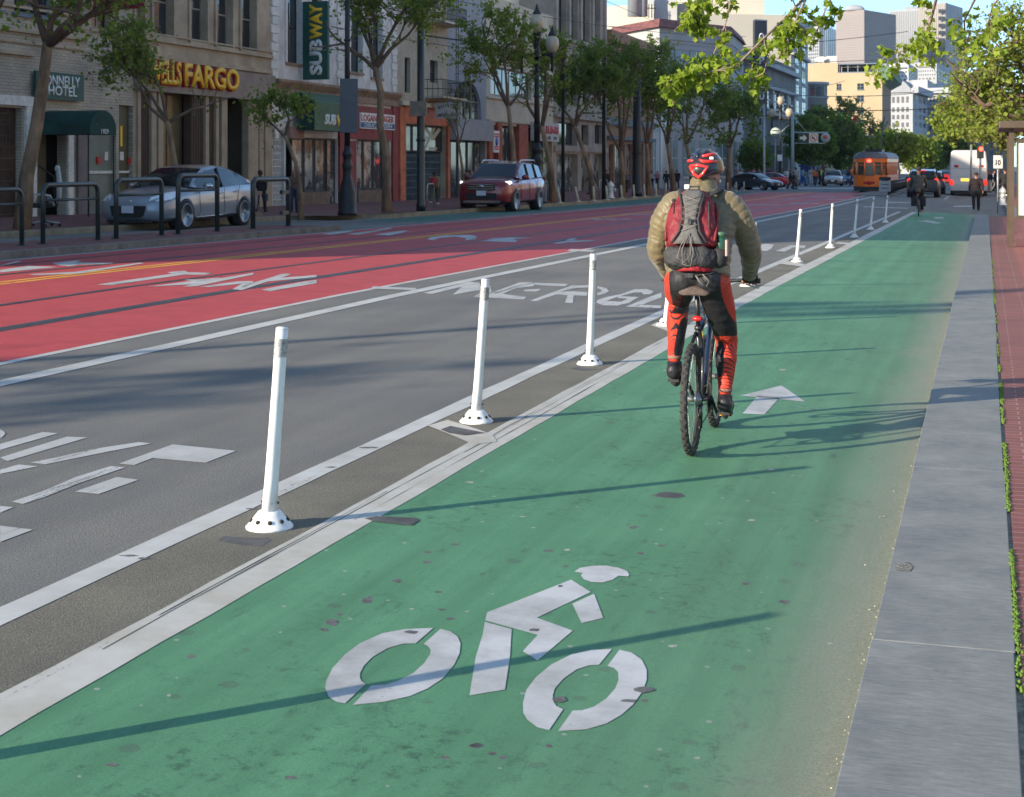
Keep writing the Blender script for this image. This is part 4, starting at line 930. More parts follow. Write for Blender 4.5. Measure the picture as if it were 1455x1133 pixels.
def beige_building():
 t=thing('beige_building','beige building with one strip of windows and red brick piers below','building',(XF,LU(735),gz(XF,98)))
 iv=Matrix.Translation(-t.location);M=iv@ML;U=LU;Z=LZ;u0,u1=U(691)+.01,U(786);zb=-0.55;H=12.0
 op=(u0+.1,u1-.3,zb,Z(735,180));win=[(U(697),U(755),Z(725,139),Z(725,99)),(U(758),U(781),Z(770,141),Z(770,107))]
 b=MB();wallgrid(b,M,u0,u1,zb,H,[op]+win,.35);body_shell(b,M,u0,u1,zb,H);b.build('wall',m_beige,t)
 b=MB();backing(b,M,u0,u1,zb,H,-1.2);b.build('interior',m_dark,t)
 window(t,M,*win[0],frame=m_frame_t,nu=6,nv=1,t=.1);window(t,M,*win[1],frame=m_frame_t,nu=3,nv=1,t=.1)
 b=MB();plain(M,b,u0,u1,Z(735,145),Z(735,143),.003,.15);plain(M,b,u0,u1,Z(735,176),Z(735,173),.003,.2);b.build('string_course',m_beige,t)
 for a,c in ((691.5,697),(704,710),(734,747)):
  b=MB();plain(M,b,U(a),U(c),zb,Z(735,177),-.3,.18);b.build('brick_pier',m_redbrick,t)
 for a,c in ((697,704),(711,722),(723,733),(748,760),(762,774),(775,783)):window(t,M,U(a)+.02,U(c)-.02,zb,Z(735,182),-.2,m_frame_d,m_glass2 if a in (711,775)else m_glass,1,2,t=.09,name='shop_window')
 s=thing('shop_sign','white shop sign board with big red letters under the strip windows','sign',(XF+.3,U(769),Z(769,190)))
 iv2=Matrix.Translation(-s.location);M2=iv2@ML
 ua,uc=U(750),U(788)-.3;z0,z1=Z(769,201),Z(769,175)
 b=MB();plain(M2,b,ua,uc,z0,z1,.18,.42);bd=b.build('sign_board',mat('dirty_white_board',(0.48,0.45,0.40),.6,.1),s)
 text_obj('lettering','SAM SUNG',m_letred,bd,M2@Vector((ua+.25,z0+(z1-z0)*.42,.422)),(0,1,0),(0,0,1),(z1-z0)*.44,uc-ua-.5,.03,.06)
 for k in range(4):b=MB();plain(M2,b,ua+.3+k*(uc-ua)*.24,ua+.3+k*(uc-ua)*.24+.8,z0+.12,z0+.35,.42,.43);b.build('small_print',m_letdk,bd)
 s=thing('shop_sign','narrow vertical white sign with a blue disc on a red brick pier','sign',(XF+.3,U(698),Z(698,200)))
 iv2=Matrix.Translation(-s.location);M2=iv2@ML;ua,uc=U(695),U(703);z0,z1=Z(699,217),Z(699,186)
 b=MB();plain(M2,b,ua,uc,z0,z1,.2,.3);bd=b.build('sign_board',m_letw,s)
 b=MB();b.lathe([(0.28,0),(0.28,.02)],M2@Vector(((ua+uc)/2,(z0+z1)/2,.303)),16,axis='x');b.build('emblem',mat('blue_emblem',(0.05,0.10,0.35),.5,.1),bd)
 for f in (.80,.70,.22,.12):b=MB();plain(M2,b,ua+.1,uc-.1,z0+(z1-z0)*f,z0+(z1-z0)*f+.1,.30,.31);b.build('red_print',m_letred,bd)
beige_building()
def block(name,label,cat,foot,z0,z1,m,extra=None):
 """prism on a footprint (list of world x,y, counter-clockwise seen from above)"""
 c=Vector((sum(p[0]for p in foot)/len(foot),sum(p[1]for p in foot)/len(foot),z0))
 t=thing(name,label,cat,c);b=MB();n=len(foot)
 vs=[(p[0]-c.x,p[1]-c.y,0)for p in foot]+[(p[0]-c.x,p[1]-c.y,z1-z0)for p in foot]
 b.add(vs,[tuple(range(n-1,-1,-1)),tuple(range(n,2*n))]+[(i,(i+1)%n,(i+1)%n+n,i+n)for i in range(n)])
 b.build('walls',m,t);return t
XB2=XF-2.5
pw=block('party_wall_block','tall off-white windowless block behind the arched window building','building',[(XB2,LU(634,XB2)),(XB2,LU(783,XB2)),(XB2-12,LU(783,XB2)),(XB2-12,LU(634,XB2))],-1,17.0,m_offw)
def stone_building():
 t=thing('stone_building','tall grey stone building with four tall dark windows right of the off-white wall','building',(XF,LU(820),gz(XF,110)))
 iv=Matrix.Translation(-t.location);M=iv@ML;U=LU;Z=LZ;u0,u1=U(786)+.01,U(862);zb=-0.6;H=19.0
 wins=[]
 for a,c in ((793,805),(811,821),(828,838),(844,853)):
  zt=Z((a+c)/2,60);wins+=[(U(a),U(c),zt,zt+5.5),(U(a),U(c),Z((a+c)/2,150),Z((a+c)/2,78))]
 gw=[(U(792),U(820),Z(806,207),Z(806,174)),(U(826),U(836),Z(831,206),Z(831,178)),(U(845),U(858),Z(851,205),Z(851,178))]
 ops=[(U(791),U(821),zb,Z(806,219)),(U(826),U(838),zb,Z(832,219)),(U(843),U(858),zb,Z(850,219))]
 b=MB();wallgrid(b,M,u0,u1,zb,H,wins+gw+ops,.5);body_shell(b,M,u0,u1,zb,H);b.build('wall',m_gstone,t)
 b=MB();backing(b,M,u0,u1,zb,H,-1.2);b.build('interior',m_dark,t)
 for i,wv in enumerate(wins+gw):window(t,M,*wv,frame=m_frame_d,nu=2 if i<8 else 4,nv=3 if i<8 else 1,t=.1,w=-.4)
 for o in ops:window(t,M,*o,frame=m_frame_t,nu=2,nv=1,t=.12,w=-.4,name='door',glass=m_glass2)
 b=MB();plain(M,b,u0,u1,Z(820,64),Z(820,60),.003,.25);plain(M,b,u0,u1,Z(820,170),Z(820,166),.003,.3);plain(M,b,u0,u1,Z(820,216),Z(820,209),.003,.15)
 for z in (Z(820,180),Z(820,190),Z(820,200)):
  pass
 for a in (788.5,807,823.5,840.5,858):plain(M,b,U(a)-.25,U(a)+.25,Z(820,64)+.1,H,.003,.2)
 b.build('mouldings',m_gstone,t)
stone_building()
def brick_building():
 t=thing('brown_brick_building','low brown brick building behind the thick street trees','building',(XF,LU(890),gz(XF,125)))
 iv=Matrix.Translation(-t.location);M=iv@ML;U=LU;Z=LZ;u0,u1=U(862)+.01,U(928);zb=-0.7;H=Z(885,50)
 wins=[(U(a),U(c),Z((a+c)/2,y0),Z((a+c)/2,y1))for a,c in ((866,874),(878,886),(890,898),(902,908),(913,919))for y0,y1 in ((122,100),(92,72))]
 sh=[(U(a),U(c),zb,Z((a+c)/2,205))for a,c in ((865,872),(874,888),(890,900),(903,914),(917,925))]
 b=MB();wallgrid(b,M,u0,u1,zb,H,wins+sh,.4);body_shell(b,M,u0,u1,zb,H);b.build('wall',m_bbrick,t)
 b=MB();backing(b,M,u0,u1,zb,H,-1.2);b.build('interior',m_dark,t)
 for wv in wins:window(t,M,*wv,frame=m_frame_w,nv=2,t=.1,w=-.3)
 for wv in sh:window(t,M,*wv,frame=m_frame_d,nu=2,t=.1,w=-.3,name='shop_window',glass=m_glass2)
 b=MB();plain(M,b,u0,u1,H-.9,H-.003,.003,.45);plain(M,b,u0,u1,Z(890,180),Z(890,170),.003,.2,1);plain(M,b,u0,u1,Z(890,200),Z(890,195),.003,.3,1);b.build('cornice',[m_bbrick,mat('teal_grey_band',(0.10,0.14,0.15),.7,.2)],t)
brick_building()
for (ya,yb,h,m,lb)in ((4.0,31.9,14.2,m_cream,'cream building just outside the left edge, before the hotel'),):
 t=thing('corner_building',lb,'building',(XF,(ya+yb)/2,0));iv=Matrix.Translation(-t.location);M=iv@ML
 wn_=[(u,u+1.6,z,z+2.2)for u in [ya+1.5+k*3.2 for k in range(8)]for z in (1.0,5.2,9.4)]
 b=MB();wallgrid(b,M,ya,yb,0,h,wn_,.3);body_shell(b,M,ya,yb,0,h);b.build('wall',m,t)
 for wv in wn_:window(t,M,*wv,frame=m_frame_t)
MR=Matrix(((0,0,-1,13.0),(1,0,0,0),(0,1,0,0),(0,0,0,1)))
for (ya,yb,h,m,lb)in ((20,60,16,m_beige,'unseen beige building added for bounce light outside the right edge'),(61,110,20,m_offw,'unseen off-white building added for bounce light outside the right edge'),(111,170,17,m_bbrick,'unseen brown brick building added for bounce light outside the right edge')):  # unseen buildings opposite, added for warm bounce light and glass reflections
 t=thing('bounce_building',lb,'building',(13,(ya+yb)/2,-.5));iv=Matrix.Translation(-t.location);M=iv@MR
 b=MB();wn_=[(u,u+1.8,z,z+2.2)for u in [ya+1.2+k*3.6 for k in range(int((yb-ya-2)/3.6))]for z in [1+4*k for k in range(int(h/4))]][:48]
 wallgrid(b,M,ya,yb,-1,h,wn_,.3);body_shell(b,M,ya,yb,-1,h);b.build('wall',m,t)
 for wv in wn_:window(t,M,*wv,frame=m_frame_t)
 # beyond the crossing
def PD(px,Z):
 p=PZ(px,HY,Z);return (p.x,p.y)
def zat(py,Z):return CH+(HY-py)/F*Z
def back_of(a,b,d):
 """two points behind the edge a->b, d metres further along the view"""
 return (a[0]+FX_*d,a[1]+FY_*d),(b[0]+FX_*d,b[1]+FY_*d)
def face_windows(t,a,b,z0,z1,nu,nv,fw,fh,m,name='window',mu=.04,mv=.04,proud=.06,stuff=False,frame=None):
 """openings on the wall a->b (outward = right-hand side of a->b)"""
 M,Ln=facing(a,b);M=Matrix.Translation(-t.location)@M
 du=Ln*(1-2*mu)/nu;dv=(z1-z0)*(1-2*mv)/nv;mb=MB();res=[]
 for i in range(nu):
  for j in range(nv):
   u=Ln*mu+du*(i+.5);v=z0+(z1-z0)*mv+dv*(j+.5)
   if not stuff:mb=MB()
   mb.box(u-du*fw/2,u+du*fw/2,v-dv*fh/2,v+dv*fh/2,.0,proud,M=M)
   if not stuff:
    if frame:mb.box(u-du*fw/2-.1,u+du*fw/2+.1,v-dv*fh/2-.25,v-dv*fh/2-.003,0,proud+.12,1,M);mb.box(u-.05,u+.05,v-dv*fh/2,v+dv*fh/2,proud,proud+.03,1,M);mb.box(u-du*fw/2,u+du*fw/2,v-.04,v+.04,proud,proud+.02,1,M)
    mb.build(name,[m,frame or m],t)
 if stuff:
  o=mb.build(name,m,t);o['kind']='stuff'
def fins(t,a,b,z0,z1,n,fw,m,name='pilasters',proud=.5,mu=0.0):
 M,Ln=facing(a,b);M=Matrix.Translation(-t.location)@M;mb=MB()
 for i in range(n):
  u=Ln*mu+Ln*(1-2*mu)*(i+.5)/n;w=Ln*(1-2*mu)/n*fw/2;mb.box(u-w,u+w,z0,z1,.001,proud,M=M)
 mb.build(name,m,t)
m_fw=mat('distant_window',(0.05,0.065,0.085),.3,.2,.05)
m_fw_d=mat('dark_distant_window',(0.045,0.05,0.06),.3,.3,.2)
m_crm=mat('cream_wall_far',(0.50,0.45,0.37),.85,.06,.1)
m_ylw=mat('yellow_stucco',(0.45,0.345,0.215),.85,.06,.12)
m_bst=mat('weathered_grey_stone',(0.17,0.155,0.145),.85,.2,.3)
m_bst2=mat('pale_grey_stone',(0.36,0.36,0.36),.85,.12,.2)
m_tile=mat('red_clay_tiles',(0.16,0.06,0.055),.8,.35,1.5,.8,4)
def corner():
 ZB=150;A=PD(868,160);B_=PD(937,ZB);C_=PD(1041,159);D_=PD(1056,172)
 t=thing('tiled_roof_building','pale grey corner building with a low red tiled roof behind the trees','building',(B_[0],B_[1],-1))
 iv=Matrix.Translation(-t.location);ztop=zat(39,ZB);z0=-1
 foot=[A,B_,C_,D_,(D_[0]-12,D_[1]+22),(A[0]-6,A[1]+22)]
 b=MB();n=len(foot);vs=[iv@Vector((*p,z0))for p in foot]+[iv@Vector((*p,ztop))for p in foot]
 b.add(vs,[tuple(range(n-1,-1,-1)),tuple(range(n,2*n))]+[(i,(i+1)%n,(i+1)%n+n,i+n)for i in range(n)]);b.build('walls',m_bst2,t)
 c=Vector((sum(p[0]for p in foot)/n,sum(p[1]for p in foot)/n))
 def off(p,k,z):q=c+(Vector(p)-c)*k;return iv@Vector((q.x,q.y,z))
 b=MB();lo=[off(p,1.045,ztop)for p in foot];hi=[off(p,.98,zat(26,ZB))for p in foot]
 b.add(lo+hi,[tuple(range(n-1,-1,-1)),tuple(range(n,2*n))]+[(i,(i+1)%n,(i+1)%n+n,i+n)for i in range(n)]);b.build('roof',m_tile,t)
 for k,(za,zb_,s)in enumerate(((55,53,1.012),(60,58,1.008),(68,67,1.006),(185,180,1.01))):
  b=MB();lo=[off(p,s,zat(za,ZB))for p in foot];hi=[off(p,s,zat(zb_,ZB))for p in foot]
  b.add(lo+hi,[tuple(range(n-1,-1,-1)),tuple(range(n,2*n))]+[(i,(i+1)%n,(i+1)%n+n,i+n)for i in range(n)]);b.build('string_course',m_bst2,t)
 for P_,Q_,nn in ((A,B_,3),(B_,C_,3),(C_,D_,1)):
  face_windows(t,P_,Q_,zat(92,ZB),zat(67,ZB),nn,1,.66,.92,m_glass,frame=m_frame_b,proud=.05)
  face_windows(t,P_,Q_,zat(132,ZB),zat(105,ZB),nn,1,.66,.9,m_glass,frame=m_frame_b,proud=.05)
  face_windows(t,P_,Q_,zat(255,ZB),zat(195,ZB),nn+1,1,.7,.95,mat('teal_shop_glass',(0.09,0.16,0.18),.2,.3,.4),name='shop_window',frame=m_frame_w,proud=.05)
 b=MB();M,Ln=facing(A,B_);M=iv@M;u=Ln*.47;z=zat(49,ZB)
 b.add([M@Vector(p)for p in ((u-.7,z,.03),(u,z-.22,.03),(u+.7,z,.03),(u,z+.22,.03))],[(0,1,2,3)]);b.build('vent_window',m_dark,t)
 b=MB();M,Ln=facing(A,B_);M=iv@M
 b.lathe([(.42,-1),(.42,zat(150,ZB))],iv@Vector((*PD(945,148),0)),12);b.build('column',m_whitew,t)
corner()
m_duct=mat('galvanised_duct',(0.5,0.55,0.6),.35,.15,.3,metal=.6)
a,b_=PD(858,190),PD(1001,186);c_,d_=back_of(b_,a,30)
t=block('pale_rooftop_block','pale cream rooftop block with plant room behind the red tiled roof','building',[a,b_,c_,d_],-1,zat(9,190),m_crm)
a,b_=PD(930,184),PD(962,183);c_,d_=back_of(b_,a,10);iv=Matrix.Translation(-t.location)
b=MB();vs=[iv@Vector((*p,z))for z in (zat(30,184),zat(-12,184))for p in (a,b_,c_,d_)];b.add(vs,[(0,3,2,1),(4,5,6,7),(0,1,5,4),(1,2,6,5),(2,3,7,6),(3,0,4,7)]);b.build('plant_room',m_bst2,t)
b=MB()
for px,r_ in ((902,.9),(914,.55)):b.lathe([(r_,zat(24,182)),(r_,zat(-8,182)),(r_*1.15,zat(-9,182)),(r_*1.15,zat(-12,182))],iv@Vector((*PD(px,182),0)),14)
b.build('ducts',m_duct,t)
b=MB()
for px in (922,926,930):b.tube([iv@Vector((*PD(px,182),zat(26,182))),iv@Vector((*PD(px,182),zat(6,182)))],.06,6)
b.tube([iv@Vector((*PD(918,182),zat(12,182))),iv@Vector((*PD(932,182),zat(12,182)))],.06,6);b.build('roof_rail',m_iron,t)
def theatre():
 Za,Zb=178,222
 A=PD(1052,Za);B_=PD(1131,Zb);t=thing('theatre_building','dark ornate theatre with tall blade sign of white letters','building',(A[0],A[1],-1))
 iv=Matrix.Translation(-t.location);c_,d_=(B_[0]-20,B_[1]),(A[0]-20,A[1]);H=zat(98,Zb)
 foot=[A,B_,c_,d_];b=MB();vs=[iv@Vector((*p,z))for z in (-1,H)for p in foot]
 b.add(vs,[(0,3,2,1),(4,5,6,7),(0,1,5,4),(1,2,6,5),(2,3,7,6),(3,0,4,7)]);b.build('walls',m_bst,t)
 M,Ln=facing(A,B_);M=iv@M;b=MB();b.box(0,Ln,H-1.5,H-.9,.01,.9,M=M);b.box(0,Ln,H-4.2,H-3.8,.01,.6,M=M);b.box(0,Ln,zat(172,Zb),zat(168,Zb),.01,.8,M=M);b.build('cornice',m_bst2,t)
 face_windows(t,A,B_,zat(163,Zb),H-4.4,6,2,.5,.9,m_glass,frame=m_frame_w,mu=.02,proud=.05)
 fins(t,A,B_,zat(165,Zb),H-4,7,.22,m_bst2,'pilasters',.35)  # the theatre's pilasters
 face_windows(t,A,B_,-1,4.5,7,1,.7,.95,m_dark,name='shop_window',mu=.02,proud=.05)
 p=PZ(1081,HY,181);q0,q1=PZ(1072.5,HY,180.5),PZ(1090,HY,181.5);zt,zb_=zat(28,181),zat(168,181)
 s=thing('blade_sign','dark vertical theatre blade sign with stacked white letters','sign',(p.x,p.y,zb_));iv2=Matrix.Translation(-s.location)
 M2,L2=facing((q0.x,q0.y),(q1.x,q1.y));M2=iv2@M2;b=MB();b.box(0,L2,zb_,zt,-.35,0,M=M2);b.box(L2*.5,L2*.56,zb_-.8,zb_,-.3,-.1,M=M2);b.box(0,L2,zb_,zb_+.15,-.36,.05,1,M2);b.box(0,L2,zt-.15,zt,-.36,.05,1,M2);bd=b.build('sign_board',[mat('black_sign_board',(0.035,0.035,0.045),.5,.2),m_bst2],s)
 d=(M2.to_3x3()@Vector((1,0,0)))
 for i,ch in enumerate('ORPHEUM'):
  z=zat(58+16.8*i,181);text_obj('lettering',ch,m_letw,bd,M2@Vector((L2*.34,z,.004)),d,(0,0,1),zat(0,181)-zat(11,181),L2*.42,.03,.03)
 A=PD(1124,228);B_=PD(1148,246);H=zat(37,246)
 t2=thing('slim_grey_building','slim tall grey building with sunlit cream side wall, right of the theatre','building',(A[0],A[1],-1));iv=Matrix.Translation(-t2.location)
 L0=PD(1000,226);foot=[L0,A,B_,(B_[0]-40,B_[1]+20),(L0[0]-10,L0[1]+30)]
 n=5;b=MB();vs=[iv@Vector((*p,z))for z in (-1,H)for p in foot]
 b.add(vs,[tuple(range(n-1,-1,-1)),tuple(range(n,2*n))]+[(i,(i+1)%n,(i+1)%n+n,i+n)for i in range(n)],0)
 b.mi[1+1+0]=0;b.mi[3]=1;b.build('walls',[m_crm,m_bst2],t2)
 face_windows(t2,A,B_,zat(170,240),H-2,2,5,.5,.72,m_glass,frame=m_frame_w,proud=.08,mu=.1)
 M,Ln=facing(A,B_);M=iv@M;b=MB();b.box(-.3,Ln+.3,H-1.2,H+.1,.01,.9,M=M);b.box(0,Ln,H-6,H-5.6,.01,.5,M=M);b.build('cornice',m_bst2,t2)
 a,b_=PD(985,232),PD(1086,232);c_,d_=back_of(b_,a,30)
 block('cream_block','huge blank cream block rising behind the theatre row','building',[a,b_,c_,d_],-1,zat(-30,232),m_crm)
theatre()
def rounded():
 Zc=268;c=PZ(1146,HY,Zc+6);r_=29.5/F*Zc;H=zat(107,Zc-2)
 t=thing('round_building','grey round-fronted building left of the yellow building','building',(c.x,c.y,-1))
 b=MB();b.lathe([(r_,0),(r_,H-1+.6),(r_+.35,H-1+.6),(r_+.35,H-1+1.1),(r_,H-1+1.1),(0,H-1+1.1)],n=48);b.lathe([(r_+.25,zat(136,Zc)+1-.3),(r_+.25,zat(136,Zc)+1)],n=48);b.build('walls',m_bst2,t)
 for px in (1149,1156.5,1162,1168):
  for y0,y1 in ((136,121),(164,148)):
   u=(px-1146)/29.5;an=math.asin(max(-.99,min(.99,u)));d=Vector((RX*math.sin(an)-FX_*math.cos(an),RY*math.sin(an)-FY_*math.cos(an)))
   tt=Vector((d.y,-d.x));p=Vector((0,0))+d*(r_-.12);M=Matrix(((-tt.x,0,d.x,p.x),(-tt.y,0,d.y,p.y),(0,1,0,0),(0,0,0,1)))
   b=MB();b.box(-.36,.36,zat(y0,Zc)+1,zat(y1,Zc)+1,-.1,.16,M=M);b.build('window',m_fw_d if px!=1149 else m_tile,t)
rounded()
def yellow():
 Z0=300;A=PD(1140,305);B_=PD(1253.5,Z0);C_=PD(1266,330);H=zat(103,Z0)
 t=thing('yellow_building','sunlit yellow building with brick side, rooftop terrace and green cornice','building',(B_[0],B_[1],-1));iv=Matrix.Translation(-t.location)
 foot=[A,B_,C_,(A[0]+FX_*35,A[1]+FY_*35)];b=MB();n=4;vs=[iv@Vector((*p,z))for z in (-1,H)for p in foot]
 b.add(vs,[tuple(range(n-1,-1,-1)),tuple(range(n,2*n))]+[(i,(i+1)%n,(i+1)%n+n,i+n)for i in range(n)]);b.mi[3]=1;b.build('walls',[m_ylw,m_bbrick],t)
 M,Ln=facing(A,B_);M=iv@M;f=lambda px:Ln*(px-1140)/(1253.5-1140)
 b=MB();b.box(f(1158),f(1191),H,zat(88,Z0),-6,-.02,M=M);b.box(0,f(1158)-.01,H,zat(90,Z0),-6,-.02,M=M);b.build('parapet',m_ylw,t)
 b=MB();b.box(f(1191)+.05,f(1246),zat(91,Z0),zat(89.5,Z0),-8,.2,M=M)
 for px in (1192.5,1205,1219,1232,1244):b.box(f(px)-.1,f(px)+.1,H,zat(91,Z0),-.5,-.3,M=M);b.box(f(px)-.1,f(px)+.1,H,zat(91,Z0),-7.5,-7.3,M=M)
 b.box(f(1191),f(1247),H,zat(101.5,Z0),-.2,-.1,M=M);b.build('terrace_roof',m_frame_b,t)
 b=MB();b.box(f(1191)+.1,f(1240),H,zat(92,Z0),-7,-6.6,M=M);b.build('terrace_wall',m_glass,t)
 for px in (1192.5,1223):
  for y in (122.5,139.5,157,174):
   w_=.45 if px<1200 else.62;b=MB();b.box(f(px)-w_,f(px)+w_,zat(y+4.2,Z0),zat(y-4.2,Z0),.0,.06,M=M);b.box(f(px)-w_-.05,f(px)+w_+.05,zat(y+4.2,Z0)-.15,zat(y+4.2,Z0)-.003,0,.2,1,M);b.box(f(px)-.05,f(px)+.05,zat(y+4.2,Z0),zat(y-4.2,Z0),.06,.09,1,M);b.box(f(px)-w_,f(px)+w_,zat(y,Z0)-.04,zat(y,Z0)+.04,.061,.085,1,M)
   b.build('window',[m_glass,m_frame_b],t)
 M2,L2=facing(B_,C_);M2=iv@M2;m_cop=mat('green_copper',(0.10,0.19,0.13),.7,.25,.8)
 b=MB();b.prism([(-.1,H-2.2),(2.2,H-.9),(2.4,H+.1),(1.6,H+1.0),(-.1,H+1.4)],-1.2,L2+1,'x',M=M2@Matrix(((1,0,0,0),(0,0,1,0),(0,1,0,0),(0,0,0,1))));b.build('cornice',m_cop,t)
yellow()
def ornate():
 m_w1=mat('white_stone_far',(0.34,0.35,0.37),.8,.1,.1);m_w2=mat('light_grey_stone_far',(0.26,0.27,0.29),.8,.12,.1)
 A,B_,C_=PD(1262,372),PD(1297,368),PD(1318,395);H=zat(126,370)
 t=thing('arched_white_building','ornate white stone building with arched gable right of the yellow one','building',(B_[0],B_[1],-1));iv=Matrix.Translation(-t.location)
 foot=[A,B_,C_,(A[0]+FX_*30,A[1]+FY_*30)];b=MB();vs=[iv@Vector((*p,z))for z in (-1,H)for p in foot];b.add(vs,[(3,2,1,0),(4,5,6,7),(0,1,5,4),(1,2,6,5),(2,3,7,6),(3,0,4,7)]);b.build('walls',m_w1,t)
 M,Ln=facing(A,B_);M=iv@M;b=MB();arc=[(Ln*.08+Ln*.84*k/12,H+1.9*math.sin(math.pi*k/12))for k in range(13)]
 b.add([M@Vector((u,v,w_))for w_ in (-3,.25)for u,v in arc+[(Ln*.92,H-.5),(Ln*.08,H-.5)]],[tuple(range(14,-1,-1)),tuple(range(15,30))]+[(i,(i+1)%15,(i+1)%15+15,i+15)for i in range(15)]);b.box(-.3,Ln+.4,H-1.0,H-.5,.0,.6,M=M);b.build('gable',m_w2,t)
 for y0,y1 in ((147,137),(160,152),(170,163),(181,174)):face_windows(t,A,B_,zat(y0,370),zat(y1,370),4,1,.55,.95,m_fw_d,mu=.12)
 for y0,y1 in ((147,137),(160,152),(170,163),(181,174)):face_windows(t,B_,C_,zat(y0,380),zat(y1,380),3,1,.5,.95,m_fw_d,mu=.1)
 M,Ln=facing(B_,C_);M=iv@M;b=MB();b.box(-.5,Ln+.6,H-1.2,H+.4,.01,1.4,M=M);b.build('cornice',m_w1,t)
 A,B_=PD(1313,400),PD(1352,395);c_,d_=back_of(B_,A,30);t=block('grey_white_building','grey stone building half hidden by the right-hand tree','building',[A,B_,c_,d_],-1,zat(128,400),m_w2)
 face_windows(t,A,B_,zat(190,400),zat(135,400),7,5,.5,.6,m_fw_d)
 M,Ln=facing(A,B_);M=Matrix.Translation(-t.location)@M;b=MB();b.box(-.5,Ln+.5,zat(128,400)-1,zat(128,400)+.4,.01,1.2,M=M);b.box(-.3,Ln+.3,zat(152,400)-.3,zat(152,400)+.3,.01,.8,M=M);b.build('cornice',m_w1,t)
 m_w3=mat('bright_white_far',(0.42,0.44,0.46),.8,.05,.05)
 for nm,lb,a,b2,c2,Z,y,wins in (('white_office','white stepped office block with a small round dome at its left',1251,1291,1304,480,90,1),('pale_office','pale office block with rows of small windows below the tan tower',1303,1331,1347,520,88,1),('low_pale_block','low pale block right behind the arched white building',1296,1318,1330,440,113,0)):
  A,B_,C_=PD(a,Z+4),PD(b2,Z),PD(c2,Z+30);foot=[A,B_,C_,(A[0]+FX_*40,A[1]+FY_*40)]
  t=block(nm,lb,'building',foot,-1,zat(y,Z),m_w3 if nm=='white_office' else m_w1)
  if wins:
   for k in range(4):face_windows(t,A,B_,zat(y+26-5.5*k,Z),zat(y+21-5.5*k,Z),8 if k else 5,1,.45 if k<3 else.9,.5,m_fw_d,stuff=False,proud=.1)
   face_windows(t,B_,C_,zat(y+28,Z),zat(y+8,Z),4,4,.6,.5,m_fw_d,proud=.1)
  if nm=='white_office':
   p=PZ(1257.5,HY,Z-3)-t.location;b=MB();r_=6.2/F*Z;zc=zat(97,Z)+1
   b.lathe([(r_*1.1,zat(130,Z)+1),(r_*1.1,zc-1),(r_*1.3,zc-1),(r_*1.3,zc-.3),(r_,zc-.3),(r_,zc)]+[(r_*math.cos(a_),zc+r_*math.sin(a_))for a_ in [math.pi/2*k/7 for k in range(8)]],(p.x,p.y,0),20);b.build('dome',m_w2,t)
ornate()
def tower(name,lb,a,b2,c2,Z,y,m1,m2,m_win,nu1,nu2,nv,style,ybot=125):
 A,B_,C_=PD(a,Z*1.012),PD(b2,Z),PD(c2,Z*1.035);foot=[A,B_,C_,(A[0]+FX_*Z*.03+C_[0]-B_[0],A[1]+FY_*Z*.03+C_[1]-B_[1])]
 c=Vector((sum(p[0]for p in foot)/4,sum(p[1]for p in foot)/4,-2));H=zat(y,Z);t=thing(name,lb,'tower block',c);iv=Matrix.Translation(-c)
 b=MB();vs=[iv@Vector((*p,z))for z in (-2,H)for p in foot];b.add(vs,[(3,2,1,0),(4,5,6,7),(0,1,5,4),(1,2,6,5),(2,3,7,6),(3,0,4,7)]);b.mi[3]=1;b.build('walls',[m1,m2],t)
 zb_=zat(ybot,Z)
 if style=='grid':
  face_windows(t,A,B_,zb_,H-2,nu1,nv,.55,.5,m_win,'window_grid',.03,.01,.15,True);face_windows(t,B_,C_,zb_,H-2,nu2,nv,.6,.5,m_win,'window_grid',.03,.01,.15,True)
 elif style=='ribs':
  fins(t,A,B_,zb_,H-1,nu1,.42,m_win,'window_strips',.2,.01);fins(t,B_,C_,zb_,H-1,nu2,.42,m_win,'window_strips',.2,.01)
 return t,A,B_,C_,H,iv
m_pink=mat('pinkish_granite',(0.25,0.21,0.20),.8,.05,.03);m_pink_shade=mat('pinkish_granite_shade_side',(0.22,0.19,0.185),.8,.05,.03)  # second granite is a darker copy: shade of the right face in its colour
m_twh=mat('white_tower_cladding',(0.29,0.30,0.32),.8,.05,.03);m_tbl=mat('blue_glass_tower',(0.13,0.19,0.27),.35,.15,.03)
m_ttan=mat('tan_tower_cladding',(0.28,0.25,0.22),.8,.05,.03);m_tdk=mat('slate_tower_side',(0.16,0.19,0.24),.6,.1,.03)
ZT=1000
t,A,B_,C_,H,iv=tower('granite_tower','wide pinkish granite tower with small square windows',1188,1228,1273,900,14,m_pink,m_pink_shade,mat('grey_tower_window',(0.16,0.15,0.16),.4,.1,.03),15,16,30,'grid')  # plain grey windows on both faces
p=PZ(1214,HY,906)-t.location;b=MB();b.lathe([(6,H+2),(6,H+3.2),(4.5,H+4.6),(2,H+5.4),(0,H+5.6)],(p.x,p.y,0),24,sy=.5);b.build('roof_vault',m_twh,t)
t,A,B_,C_,H,iv=tower('striped_tower','white tower with thin dark vertical window stripes',1264,1308,1322,1040,13,m_twh,m_twh,m_fw,17,6,1,'ribs')
p=PZ(1297,HY,1050)-t.location;b=MB();b.box(p.x-5,p.x+5,p.y-4,p.y+4,H+2,H+4.2);b.build('plant_room',m_twh,t)
t,A,B_,C_,H,iv=tower('tan_slate_tower','tan ribbed tower with a dark slate right-hand side',1305,1343.5,1368,960,4,m_ttan,m_tdk,mat('tan_tower_window',(0.19,0.18,0.17),.4,.1,.03),13,12,1,'ribs')
face_windows(t,PD(1332,960.1),PD(1342.5,960.0),zat(125,960),zat(10,960),1,11,.8,.55,m_fw_d,'window',.02,.01,.6)
